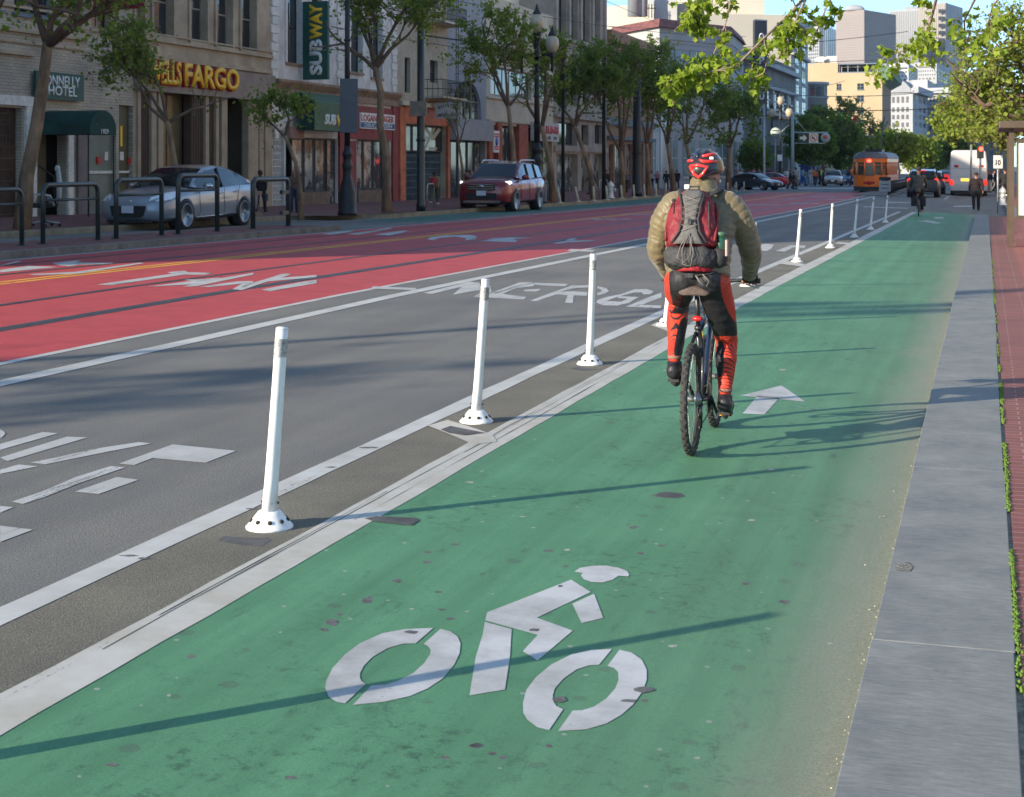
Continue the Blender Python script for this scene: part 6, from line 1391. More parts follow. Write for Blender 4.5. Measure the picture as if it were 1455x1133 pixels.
for i,(px,top,tpx)in enumerate(((796,269.5,792),(822,271,817),(844,271,843),(863,265.5,861),(884,264.5,882),(901,264,900),(916,263.6,915),(932,263.6,932),(946,263,946),(1034,262,1034),(1046,262,1046),(1057,262,1057),(1068,261,1068),(1083,261,1083))):
 g=foot(px,XK1+.22)if i<9 else foot(px,XK1+.4,.0);Zd=g.x*FX_+g.y*FY_;tp=PZ(tpx,top,Zd);h=max(.75,tp.z-g.z);t=thing('kerb_stake',LS[i],'post',g,0,'pale stakes along the left kerb');b=MB()
 b.tube([(0,0,0),((tp.x-g.x)*.5,0,h*.5),((tp.x-g.x),0,h)],[.075,.06,.055],8);b.build('stake',m_dirty_post,t);b=MB();b.lathe([(.16,0),(.16,.02),(.08,.06)],n=10);b.build('foot',m_dirty_post,t)
def hydrant(label,g,s=1.0):
 t=thing('fire_hydrant',label,'fire hydrant',g,0,'white fire hydrants');b=MB();b.lathe([(.19*s,0),(.19*s,.05*s),(.13*s,.07*s),(.12*s,.55*s),(.16*s,.57*s),(.16*s,.63*s),(.13*s,.70*s),(.07*s,.78*s),(.03*s,.80*s),(.03*s,.85*s),(0,.86*s)],n=14);b.build('barrel',m_letw,t)
 for ax,d in (('x',1),('x',-1),('y',-1)):b=MB();b.lathe([(.07*s,d*.10*s),(.07*s,d*.20*s),(.085*s,d*.20*s),(.085*s,d*.24*s),(0,d*.245*s)],(0,0,.42*s),10,axis=ax);b.build('outlet',m_letw,t)
hydrant('white fire hydrant on the left kerb beyond the red car',foot(868,XK1-.6),1.15)
g=G(1424.5,296,0);g=Vector((g.x,g.y,kz(g.y)));hydrant('white fire hydrant on the right pavement left of the bus shelter',g,1.1)
def office_chair():
 g=foot(62,-23.2);Zd=g.x*FX_+g.y*FY_;t=thing('office_chair','abandoned office chair with pale shell and black back beside the leftmost trunk','chair',g,R(-50));m_ch=mat('pale_grey_plastic',(.42,.42,.40),.5,.1);m_cb=mat('black_mesh',(.02,.02,.022),.8,.2)
 s=1.22;b=MB()
 b.tube([Vector((math.cos(a)*r*s,math.sin(a)*r*s,.46*s+.05*s+.36*s*0))for a,r in ((0,.01),(0,.02))],.01,4)
 b=MB();b.prism([(-.27*s,.40*s),(.27*s,.40*s),(.27*s,.47*s),(.20*s,.50*s),(-.27*s,.50*s)],-.26*s,.26*s,'x');b.build('seat',m_cb,t,bevel=.05,seg=3)
 b=MB();b.sphere((0,.30*s,.84*s),(.30*s,.07*s,.40*s),16,10);b.build('back_shell',m_ch,t);b=MB();b.sphere((0,.255*s,.84*s),(.19*s,.06*s,.28*s),16,10);b.build('back_cushion',m_cb,t)
 b=MB();b.sphere((0,.28*s,1.22*s),(.13*s,.06*s,.08*s),12,8);b.build('headrest',m_ch,t)
 for sx in (-1,1):b=MB();b.tube([(sx*.30*s,.18*s,.45*s),(sx*.34*s,.10*s,.66*s),(sx*.34*s,-.16*s,.68*s),(sx*.30*s,-.18*s,.5*s)],.022*s,8);b.build('armrest',m_ch,t)
 b=MB();b.lathe([(.03*s,.10*s),(.03*s,.42*s)],n=10)
 for k in range(5):a=2*math.pi*k/5;b.tube([(0,0,.12*s),(math.cos(a)*.33*s,math.sin(a)*.33*s,.07*s)],[.03*s,.018*s],8)
 b.build('star_base',m_steel,t)
 for k in range(5):a=2*math.pi*k/5;b=MB();b.lathe([(.035*s,-.02*s),(.035*s,.02*s)],(math.cos(a)*.33*s,math.sin(a)*.33*s,.035*s),10,axis='x');b.build('castor',m_cb,t)
office_chair()
t=thing('waste_bag','round rusty orange bundle on the pavement behind the grey car bonnet','bundle',foot(174,-25.5));b=MB();b.sphere((0,0,.3),(.42,.38,.36),14,9);b.sphere((.1,0,.62),(.13,.13,.1),8,6);b.build('bag',mat('orange_sack',(.30,.11,.04),.8,.3,6,.5,20),t)
for i,px in enumerate((608,)):
 g=foot(px,-21.2);t=thing('bike_stand','slim grey inverted U bike stand right of the dark green pole','bike stand',g);b=MB();b.tube([(0,-.1,0),(0,-.1,.85),(0,0,.98),(0,.6,.98),(0,.7,.85),(0,.7,0)],.03,8);b.build('tube',m_steel,t)
for i,px in enumerate((772,779,852,858)):
 g=foot(px,-21.0);t=thing('bike_stand',['grey bike stand right behind the red car tail','second grey bike stand behind the red car tail','grey bike stand before the tall stone building','grey bike stand left of the hydrant'][i],'bike stand',g,0,'grey U bike stands');b=MB();b.tube([(0,-.1,0),(0,-.1,.85),(0,.05,1.0),(0,.7,1.0),(0,.85,.85),(0,.85,0)],.035,8);b.build('tube',m_steel,t)
def gantry():
 g=foot(1126,-20.0,.1);Zd=g.x*FX_+g.y*FY_;t=thing('signal_gantry','pale green pole with a long arm carrying an arrow sign and a no-left-turn sign','traffic sign',g);iv=-Vector(g);m_pg=mat('pale_green_steel',(.30,.36,.34),.5,.1)
 P_=lambda px,py,dz=0:PZ(px,py,Zd+dz)+iv
 b=MB();b.tube([(0,0,0),P_(1126,160)],[.2,.16],10);b.build('mast',m_pg,t)
 b=MB();b.tube([P_(1126,188.5),P_(1177,189)],.09,8);b.tube([P_(1126,165),P_(1146,188)],.05,6);b.tube([P_(1128,203.8),P_(1172,204)],.07,8);b.build('arm',m_pg,t)
 def plate(a,c,y0,y1,m,nm='sign_plate'):
  b=MB();p,q=P_(a,y0,-.2),P_(c,y1,-.2);M=Matrix(((RX,0,-FX_,p.x),(RY,0,-FY_,p.y),(0,1,0,0),(0,0,0,1)));L_=(c-a)/F*Zd;H_=(y0-y1)/F*Zd
  b.box(0,L_,p.z-0,p.z+H_,-.1,0,M=M);return b.build(nm,m,t),M,L_,H_,p.z
 m_dk=mat('green_black_plate',(.03,.06,.045),.5,.1);m_wh=mat('cream_sign_face',(.75,.70,.52),.5,.05);m_or=mat('signal_red_orange',(.75,.12,.06),.5,.05)
 pl,M,L_,H_,z=plate(1135,1148,203,189.7,m_dk);b=MB();k=[(.1,.35),(.5,.35),(.5,.12),(.92,.5),(.5,.88),(.5,.65),(.1,.65)];b.add([M@Vector((a*L_,z+c*H_,.004))for a,c in k],[tuple(range(7))]);b.build('arrow',m_wh,pl)
 pl,M,L_,H_,z=plate(1149.8,1162.5,203,189.7,m_wh);b=MB();c=M@Vector((L_/2,z+H_/2,.0))
 ring_=[];
 for k in range(20):
  a=2*math.pi*k/20;a2=2*math.pi*(k+1)/20
  b.add([M@Vector((L_/2+math.cos(x)*r_*L_,z+H_/2+math.sin(x)*r_*H_,.004))for x,r_ in ((a,.42),(a2,.42),(a2,.34),(a,.34))],[(0,1,2,3)])
 b.add([M@Vector((x*L_,z+y*H_,.006))for x,y in ((.2,.75),(.26,.81),(.8,.25),(.74,.19))],[(0,1,2,3)]);b.build('prohibition_ring',m_or,pl)
 b=MB();b.add([M@Vector((x*L_,z+y*H_,.008))for x,y in ((.62,.25),(.62,.5),(.45,.55),(.45,.68),(.24,.5),(.45,.34),(.45,.45),(.54,.42),(.54,.25))],[tuple(range(9))]);b.build('turn_arrow',m_letdk,pl)
 b=MB();c=P_(1173,196,-.3);b.lathe([(6.6/F*Zd,-.06),(6.6/F*Zd,.06)],c,20,axis='y');rs=b.build('round_sign',mat('pale_teal_disc',(.45,.52,.50),.5,.1),t)
 b=MB();b.sphere(c+Vector((0,-.15,.1)),(.28,.06,.22),10,6);b.build('red_mark',m_or,rs)
gantry()
t=thing('round_sign','round pale green disc sign on an arm beside the distant globe lamp','sign',foot(1105,-20.3,5));Zd=t.location.x*FX_+t.location.y*FY_;iv=-Vector(t.location);c=PZ(1102,188.5,Zd)+iv
b=MB();b.lathe([(7/F*Zd,-.06),(7/F*Zd,.06)],c,24,axis='y');d_=b.build('disc',mat('pale_green_disc',(.36,.42,.38),.5,.1),t)
for k in (-1,1):b=MB();b.box(c.x-.35,c.x+.35,-.09+c.y,-.062+c.y,c.z+k*.18-.05,c.z+k*.18+.05);b.build('faint_print',m_frame_d,d_)
b=MB();b.tube([c+Vector((.5,0,0)),PZ(1121,178,Zd)+iv],.04,6);b.tube([c+Vector((0,0,-.5)),c+Vector((0,0,-5))],.05,6);b.build('bracket',m_steel,t)
t=thing('small_sign','small white square sign low on the globe lamp shaft','sign',foot(1108,-20.1,3));Zd=t.location.x*FX_+t.location.y*FY_;c=PZ(1108,224.5,Zd)-Vector(t.location);b=MB();b.box(c.x-.24,c.x+.24,c.y-.05,c.y,c.z-.32,c.z+.32);b.build('plate',m_letw,t)
m_wire=mat('overhead_wire',(.02,.02,.02),.6,.1)
wires=[((520,-25,70),(1060,52,150),.02,'wire from the top left of the view to the tiled roof'),((470,38,60),(900,80,130),.018,'wire sagging in front of the fire escapes'),((585,-15,80),(935,40,150),.02,'wire crossing the off-white wall'),((440,-20,60),(870,72,120),.03,'thick wire bundle above the arched window'),((600,50,80),(800,66,100),.045,'heavy cable ending at the three-lamp street light'),((840,-8,140),(1100,92,180),.025,'wire in front of the pale rooftop block'),((800,68,100),(1110,82,190),.03,'horizontal wire before the tiled-roof building'),((900,95,140),(1460,72,120),.025,'wire passing behind the near leaves'),((960,72,170),(1290,45,200),.04,'dark wire in front of the granite tower'),((1040,130,170),(1340,128,260),.05,'dark wire in front of the yellow building'),((1170,158,200),(1420,150,200),.06,'thick wire joining the trees at the yellow building'),((1100,185,190),(1345,197,190),.10,'pale span cable beyond the lane signals'),((1128,165,188),(1300,205,190),.05,'slanting stay cable right of the gantry mast'),((1060,118,160),(1200,115,260),.04,'wire in front of the round-fronted building')]
for i,(a,c,r_,lb)in enumerate(wires):
 A,Bp=PZ(*a),PZ(*c);t=thing('overhead_wire',lb,'wire',A,0,'overhead tram and trolley wires');n=12;Bp=Bp-A;sag=(Bp.length)*.008
 b=MB();b.tube([Vector((0,0,0)).lerp(Bp,k/n)-Vector((0,0,sag*4*(k/n)*(1-k/n)))for k in range(n+1)],r_,5);b.build('cable',m_wire if i!=11 else m_steel,t)
m_redlamp=mat('red_signal_lamp',(.6,.02,.01),.4,0,emit=(1,.04,.02),estr=5)
def tlight(label,px,py,Z,s=1.0,lamp=True):
 p=PZ(px,py,Z);t=thing('traffic_light',label,'traffic light',p,TH);r_=.32*s
 b=MB();b.box(-r_*.8,r_*.8,-.15,.15,-r_*2.6,r_*1.0);b.build('housing',m_dgreen,t,bevel=.03);b=MB();b.sphere((0,-.17,0),(r_*.62,.10,r_*.62),12,8);b.build('lamp',m_redlamp if lamp else m_letred,t);b=MB();b.tube([(0,0,-r_*2.6),(0,.0,-(p.z)-.3)],.07,8);b.build('pole',m_steel,t)
tlight('red traffic light above the white bus roof',1380,190,98,.8);tlight('second red traffic light at the right corner of the bus roof',1393,212,100,.75)
t=thing('red_pennant','small red pennant hung in the wires before the yellow building','pennant',PZ(1212,172,200));b=MB();b.prism([(-.75,-.75),(.15,-.75),(.75,.75),(.25,.75)],-.04,.04,'y');b.build('cloth',m_letred,t)
def fence():
 A=G(1266,277);Bp=G(1294,270);A.x=-8.6+0;t=thing('island_fence','dark railing with many uprights beside the streetcar','fence',G(1262,278.5));o=Vector(t.location);Zd=o.x*FX_+o.y*FY_;h=20/F*Zd;Y1=o.y+26;n=34;b=MB()
 for z in (.12,h*.8,h):b.tube([(0,0,z),(0,Y1-o.y,z)],.04,6)
 for k in range(n+1):b.tube([(0,(Y1-o.y)*k/n,0),(0,(Y1-o.y)*k/n,h)],.028,5)
 b.build('rails',m_blk,t)
 b=MB();b.box(-2.2,.4,-1.2,27,-.6,.06);b.build('kerb_slab',m_islk,t)
 s=thing('island_sign','pale notice panel with dark header at the end of the island fence','sign',o+Vector((-.15,-1.0,.06)));w_=16/F*Zd;b=MB();b.box(-w_/2,w_/2,-.06,.0,.25,1.15*h*.92);p=b.build('panel',mat('pale_notice_panel',(.34,.35,.34),.5,.1),s)
 b=MB();b.box(-w_/2,w_/2,-.08,.02,1.15*h*.92,1.15*h*1.12);b.build('header',m_blk,s)
 for k in range(3):b=MB();b.box(-w_*.32,w_*.32,-.07,-.061,.45+.25*k,.50+.25*k);b.build('faint_print',m_frame_d,p)
fence()
g=foot(1212,-19.5,.1);Zd=g.x*FX_+g.y*FY_;t=thing('kiosk','small yellow-topped kiosk left of the streetcar','kiosk',g);s_=Zd/F
b=MB();b.box(-5*s_,5*s_,-.5,.5,0,24*s_);b.build('body',mat('white_kiosk_body',(.4,.38,.3),.6,.2),t);b=MB();b.box(-7.5*s_,7.5*s_,-.8,.8,33*s_,38*s_);b.box(-6*s_,6*s_,-.6,.6,24*s_,33*s_);b.build('roof',mat('yellow_kiosk',(.75,.45,.02),.5,.08),t)
g=foot(1148,-21.5,.1);t=thing('shop_awning_stand','blue stand with tan awning before the far left shops','stand',g);b=MB();b.box(-.9,.9,-.5,.5,0,2.4);b.build('body',mat('blue_stand',(.02,.08,.35),.5,.2),t);b=MB();b.box(-1.2,1.2,-.9,.9,2.9,3.6);b.build('awning',mat('tan_awning',(.35,.2,.04),.6,.2),t);b=MB();b.tube([(-.9,0,2.3),(-.9,0,3)],.05,6);b.tube([(.9,0,2.3),(.9,0,3)],.05,6);b.build('poles',m_steel,t)
def shelter():
 p=G(1437,331);Y=33.5;X0=PY(1433.5,300,Y).x;z0=kz(Y);t=thing('bus_shelter','brown-framed bus shelter with a bright white panel, cut by the right edge','bus shelter',(X0+.1,Y,z0));iv=-Vector(t.location);m_br=mat('bronze_frame',(.075,.052,.032),.5,.2,3)
 q=lambda px,py:PY(px,py,Y)+iv
 xp=q(1441,300).x;H=q(1440,183).z
 b=MB();b.box(-.1,xp,-.06,.06,0,H);b.box(xp+1.3,xp+1.42,-.06,.06,0,H);b.box(-.1,-.0,3.2,3.32,0,H+.0);b.box(xp+1.3,xp+1.42,3.2,3.32,0,H);b.build('frame',m_br,t)
 b=MB();b.box(-.3,xp+1.8,-.3,3.7,H,H+.16);b.build('roof',m_br,t,bevel=.02)
 b=MB();za,zb=q(1444,306).z,q(1444,204).z;b.box(xp+.05,xp+1.27,-.05,.05,za-.08,zb+.08);pn=b.build('panel_frame',m_br,t);b=MB();b.box(xp+.09,xp+1.23,-.07,-.052,za,zb);b.build('panel',mat('white_poster_panel',(.62,.70,.64),.4,.04,2),pn)
 b=MB();b.box(xp+1.32,xp+1.38,.1,3.1,.3,H-.3);b.build('glass_wall',m_glass,t);b=MB();b.box(xp+.5,xp+.9,.6,2.8,.42,.48);b.build('bench',m_br,t)
shelter()
def speed_sign():
 Z=60;p=PZ(1418,HY,Z);z=kz(p.y);t=thing('speed_sign','white rectangular speed sign reading 10 on the right pavement','sign',(p.x,p.y,z),TH);a=13/F*Z/2;y0,y1=CH+(HY-239.5)/F*Z-z,CH+(HY-221)/F*Z-z
 b=MB();b.box(-a,a,-.02,0,y0,y1);pl=b.build('plate',m_letw,t);text_obj('lettering','10',m_letdk,pl,(-a*.55,-.024,y0+(y1-y0)*.22),(1,0,0),(0,0,1),(y1-y0)*.45,a*1.1,.004,.03);b=MB();b.tube([(0,.03,0),(0,.03,y1)],.03,8);b.build('pole',m_steel,t)
speed_sign()
# vehicles
def car_paint(name,col,rough=.28):
 m=mat(name,col,rough,.04,1,coat=.8,metal=.25);return m
m_tyre=mat('tyre_rubber',(.018,.018,.018),.8,.2,20);m_rim=mat('alloy_rim',(.42,.42,.43),.3,.1,6,metal=.8)
m_cglass=mat('car_window_glass',(.012,.017,.022),.07,.3,1,spec=.55);m_trim=mat('black_car_trim',(.018,.018,.02),.45,.1)
m_chrome=mat('chrome_trim',(.62,.62,.62),.15,.05,metal=.95);m_lens=mat('clear_headlight',(.75,.78,.8),.12,.1,8,spec=.8,coat=1)
m_lon=mat('lit_headlight',(.9,.9,.9),.2,0,emit=(1,.97,.9),estr=2.2);m_tail=mat('tail_light',(.4,.01,.01),.2,.05)
m_brake=mat('lit_brake_light',(.6,.02,.01),.3,0,emit=(1,.03,.015),estr=.7);m_plate=mat('licence_plate',(.55,.56,.58),.5,.05)
def interp(tab,x):
 for a,c in zip(tab[:-1],tab[1:]):
  if a[0]>=x>=c[0]:
   t=(a[0]-x)/(a[0]-c[0]);return [p+(q-p)*t for p,q in zip(a[1:],c[1:])]
 return list(tab[-1][1:])if x<tab[-1][0]else list(tab[0][1:])
def car(name,label,cat,loc,rz,sp,scale=1.0,group=None,detail=True):
 t=thing(name,label,cat,loc,rz,group);t.scale=(scale,)*3;paint_,L_=sp['paint'],sp['L']
 tab=sp['body'];b=MB();xs=[]
 for a,c in zip(tab[:-1],tab[1:]):
  n=max(1,int((a[0]-c[0])/.16));xs+=[a[0]+(c[0]-a[0])*k/n for k in range(n)]
 xs.append(tab[-1][0]);vs=[];W=sp['W']
 def sec(x):
  w,zb,zs,zt=interp(tab,x)
  h=[(0,zb),(w*.78,zb),(w*.955,zb+.08),(w*.995,zb+(zs-zb)*.42),(w,zb+(zs-zb)*.62),(w*.965,zs-.07),(w*.925,zs),(w*.80,zs+(zt-zs)*.62),(w*.45,zt-.005),(0,zt+.012)]
  return [(x,-y,z)for y,z in h[:0:-1]][::-1][::-1]and ([(x,y,z)for y,z in h]+[(x,-y,z)for y,z in h[-2:0:-1]])
 k=None
 for x in xs:s=sec(x);k=len(s);vs+=s
 fs=[(i*k+j,i*k+(j+1)%k,(i+1)*k+(j+1)%k,(i+1)*k+j)for i in range(len(xs)-1)for j in range(k)]
 fs+=[tuple(range(k)),tuple(range((len(xs)-1)*k+k-1,(len(xs)-1)*k-1,-1))]
 b.add(vs,fs,0,True);body=b.build('body',[paint_,m_trim],t)
 for p in body.data.polygons:
  zc=p.center.z
  if zc<sp.get('clad',.27):p.material_index=1
 md=body.modifiers.new('w','EDGE_SPLIT');md.split_angle=R(40)
 gh=sp['cabin'];GX=[]
 for a,c in zip(gh[:-1],gh[1:]):
  n=max(1,int((a[0]-c[0])/.15));GX+=[a[0]+(c[0]-a[0])*i/n for i in range(n)]
 GX.append(gh[-1][0]);rf,rr_=sp['roof'];cab,win,wsc,rwn=MB(),MB(),MB(),MB()
 P=[]
 for x in GX:
  wb,zb,wr,zr=interp(gh,x);P.append([(wb,zb),(wr+(wb-wr)*.15,zb+(zr-zb)*.86),(wr*.93,zr-.01),(wr*.5,zr+.012),(0,zr+.018)])
 for i in range(len(GX)-1):
  xa,xc=GX[i],GX[i+1];xm=(xa+xc)/2
  for s in (1,-1):
   for j in range(4):
    q=[(xa,s*P[i][j][0],P[i][j][1]),(xa,s*P[i][j+1][0],P[i][j+1][1]),(xc,s*P[i+1][j+1][0],P[i+1][j+1][1]),(xc,s*P[i+1][j][0],P[i+1][j][1])]
    if s<0:q=q[::-1]
    if j==0:tgt=win if sp['side'][0]>=xm>=sp['side'][1]else cab
    elif j==1:tgt=cab
    else:tgt=wsc if xm>rf else (rwn if xm<rr_ else cab)
    tgt.add(q,[(0,1,2,3)],0,True)
 cab.build('cabin_shell',paint_,t)
 for s in (1,-1):
  h=MB();h.v=win.v;k_=[i for i,f in enumerate(win.f)if win.v[f[0]][1]*s>0];h.f=[win.f[i]for i in k_];h.mi=[0]*len(k_);h.sm=[True ]*len(k_)
  ho=h.build('side_window',m_cglass,t);bm=bmesh.new();bm.from_mesh(ho.data);bmesh.ops.delete(bm,geom=[v for v in bm.verts if not v.link_faces],context='VERTS');bm.to_mesh(ho.data);bm.free()
 wsc.build('windscreen',m_cglass,t);rwn.build('rear_window',m_cglass,t)
 for x in sp.get('pillars',()):
  wb,zb,wr,zr=interp(gh,x)
  for s in (1,-1):
   b=MB();b.tube([(x+.03,s*(wb+.003),zb),(x-.02,s*(wr+(wb-wr)*.15+.004),zb+(zr-zb)*.88)],[.045,.035],4,flat=.3);b.build('pillar',m_trim,t)
 rw=sp['rw']
 for xw in sp['axles']:
  w=interp(tab,xw)[0]
  for s in (1,-1):
   b=MB();b.lathe([(0,s*(w-.3)),(rw+.03,s*(w-.3)),(rw+.03,s*(w+.002)),(0,s*(w+.004))],(xw,0,rw+.01),28,axis='y');b.build('wheel_well_shade_disc',m_trim,t)  # black disc proud of the body stands in for the shaded wheel well
   b=MB();b.lathe([(rw*.72,s*(w-.2)),(rw*.93,s*(w-.2)),(rw,s*(w-.16)),(rw,s*(w-.02)),(rw*.95,s*(w+.004)),(rw*.80,s*(w+.006)),(rw*.765,s*(w-.01)),(rw*.72,s*(w-.2))],(xw,0,rw),32,axis='y');wo=b.build('tyre',m_tyre,t)
   b=MB();b.lathe([(rw*.80,s*(w+.012)),(rw*.74,s*(w+.016)),(rw*.73,s*(w-.02))],(xw,0,rw),28,axis='y')
   ns=sp.get('spokes',5)
   for kk in range(ns):
    a=2*math.pi*kk/ns+.3;M=Matrix.Rotation(-a,4,'Y');b.prism([(-.055,.02),(.055,.02),(.085,rw*.76),(-.085,rw*.76)],s*(w-.004)-.01,s*(w-.004)+.01,'y',M=Matrix.Translation((xw,0,rw))@M)
   b.lathe([(.06,s*(w+.012)),(0,s*(w+.018))],(xw,0,rw),12,axis='y');b.build('rim',m_rim,wo)
   b=MB();b.lathe([(rw*.73,s*(w-.03)),(0,s*(w-.035))],(xw,0,rw),20,axis='y');b.build('brake_disc',m_trim,wo)
 for nm,m,geo_ in sp.get('details',()):
  b=MB();geo_(b);b.build(nm,m,t)
 return t
def sedan_details(b):pass
def lens(pts,th=.02,out=None):
 """curved patch on the body given by 3-D outline"""
 def f(b):
  c=Vector((0,0,0))
  for p in pts:c+=Vector(p)
  c/=len(pts);o=Vector(out or (1,0,0)).normalized()*th
  vs=[Vector(p)for p in pts]+[c+o];n=len(pts);b.add(vs,[(i,(i+1)%n,n)for i in range(n)],0,False)
 return f
def bx(*a):return lambda b:b.box(*a)
def tb_(pts,r,n=6,**k):return lambda b:b.tube(pts,r,n,**k)
sedan=dict(L=4.82,W=.915,rw=.335,axles=(1.42,-1.38),paint=car_paint('silver_blue_paint',(.25,.28,.32)),clad=.22,spokes=5,body=[(2.41,.50,.32,.58,.64),(2.33,.70,.24,.64,.71),(2.18,.83,.21,.69,.78),(1.9,.89,.20,.75,.85),(1.4,.912,.20,.82,.93),(.98,.915,.20,.87,.99),(.3,.918,.20,.91,.93),(-.6,.918,.20,.95,.97),(-1.4,.905,.22,.985,1.03),(-1.95,.88,.24,.99,1.07),(-2.28,.82,.29,.97,1.05),(-2.41,.72,.40,.88,.93)],cabin=[(1.02,.80,.965,.79,.975),(.62,.83,.93,.68,1.22),(.18,.845,.935,.63,1.395),(-.4,.85,.95,.62,1.465),(-.95,.84,.965,.61,1.435),(-1.5,.80,.99,.63,1.30),(-1.98,.76,1.04,.74,1.075)],roof=(.22,-.98),side=(.72,-1.78),pillars=(-.35,))
def sd(s):return [(2.36,s*.50,.67),(2.26,s*.76,.66),(2.06,s*.885,.70),(1.70,s*.90,.80),(1.76,s*.80,.88),(2.05,s*.66,.83),(2.28,s*.50,.75)]
sedan['details']=[('grille',m_trim,lambda b:b.prism([(-.46,.56),(.46,.56),(.40,.34),(.30,.30),(-.30,.30),(-.40,.34)],2.30,2.43,'x')),('bumper_lip',m_trim,bx(2.28,2.40,-.55,.55,.18,.235)),('licence_plate',m_plate,bx(2.43,2.445,-.15,.15,.40,.56)),('emblem',m_chrome,lambda b:b.sphere((2.385,0,.655),(.015,.10,.04),12,6)),('headlight',m_lens,lens(sd(1),.05,(1,.5,.3))),('headlight',m_lens,lens(sd(-1),.05,(1,-.5,.3))),('fog_light',m_lon,lens([(2.30,.56,.36),(2.22,.70,.34),(2.18,.74,.40),(2.26,.62,.42)],.04,(1,.4,0))),('fog_light',m_lon,lens([(2.30,-.56,.36),(2.22,-.70,.34),(2.18,-.74,.40),(2.26,-.62,.42)],.04,(1,-.4,0))),('door_mirror',m_chrome,lambda b:b.sphere((.58,.99,.985),(.09,.12,.065),12,8)),('door_mirror',m_chrome,lambda b:b.sphere((.58,-.99,.985),(.09,.12,.065),12,8)),('sill_trim',m_chrome,tb_([(1.0,.925,.27),(-.95,.925,.31)],.014)),('sill_trim',m_chrome,tb_([(1.0,-.925,.27),(-.95,-.925,.31)],.014)),('door_seam',m_trim,tb_([(.86,.921,.88),(.80,.923,.45),(.86,.915,.26)],.006,4)),('door_seam',m_trim,tb_([(-.34,.921,.93),(-.36,.923,.45),(-.32,.917,.26)],.006,4)),('door_seam',m_trim,tb_([(-1.12,.908,.98),(-1.02,.918,.62),(-.92,.915,.30)],.006,4)),('door_handle',m_chrome,tb_([(-.12,.928,.80),(-.30,.928,.81)],.012)),('door_handle',m_chrome,tb_([(-.88,.926,.84),(-1.05,.922,.85)],.012)),('wiper',m_trim,tb_([(1.0,.55,.99),(.72,-.1,1.17)],.010,4)),('wiper',m_trim,tb_([(1.0,-.1,1.0),(.74,-.6,1.14)],.010,4)),('tail_light',m_tail,lens([(-2.36,.50,.90),(-2.30,.80,.86),(-2.1,.875,.92),(-2.3,.74,1.0)],.03,(-1,.4,0))),('tail_light',m_tail,lens([(-2.36,-.50,.90),(-2.30,-.80,.86),(-2.1,-.875,.92),(-2.3,-.74,1.0)],.03,(-1,-.4,0)))]
suv=dict(L=4.52,W=.92,rw=.365,axles=(1.36,-1.33),paint=car_paint('dark_red_paint',(.19,.010,.019)),clad=.42,spokes=5,body=[(2.26,.62,.34,.80,.90),(2.18,.78,.26,.86,.98),(2.0,.87,.24,.93,1.05),(1.6,.905,.25,.97,1.10),(1.05,.915,.26,1.01,1.16),(.4,.92,.27,1.03,1.06),(-.6,.92,.27,1.06,1.08),(-1.6,.915,.28,1.09,1.10),(-2.05,.89,.32,1.08,1.10),(-2.24,.84,.42,1.04,1.06)],cabin=[(1.10,.82,1.11,.81,1.12),(.72,.855,1.05,.74,1.36),(.38,.865,1.05,.70,1.56),(-.2,.87,1.06,.69,1.65),(-1.2,.86,1.09,.68,1.63),(-1.85,.83,1.10,.67,1.55),(-2.14,.82,1.08,.76,1.12)],roof=(.40,-1.80),side=(.80,-1.90),pillars=(-.12,-1.08))
def sv(s):return [(2.13,s*.44,.88),(2.13,s*.62,.85),(2.0,s*.80,.87),(1.78,s*.895,.95),(1.84,s*.86,1.0),(2.04,s*.66,.99),(2.14,s*.48,.96)]
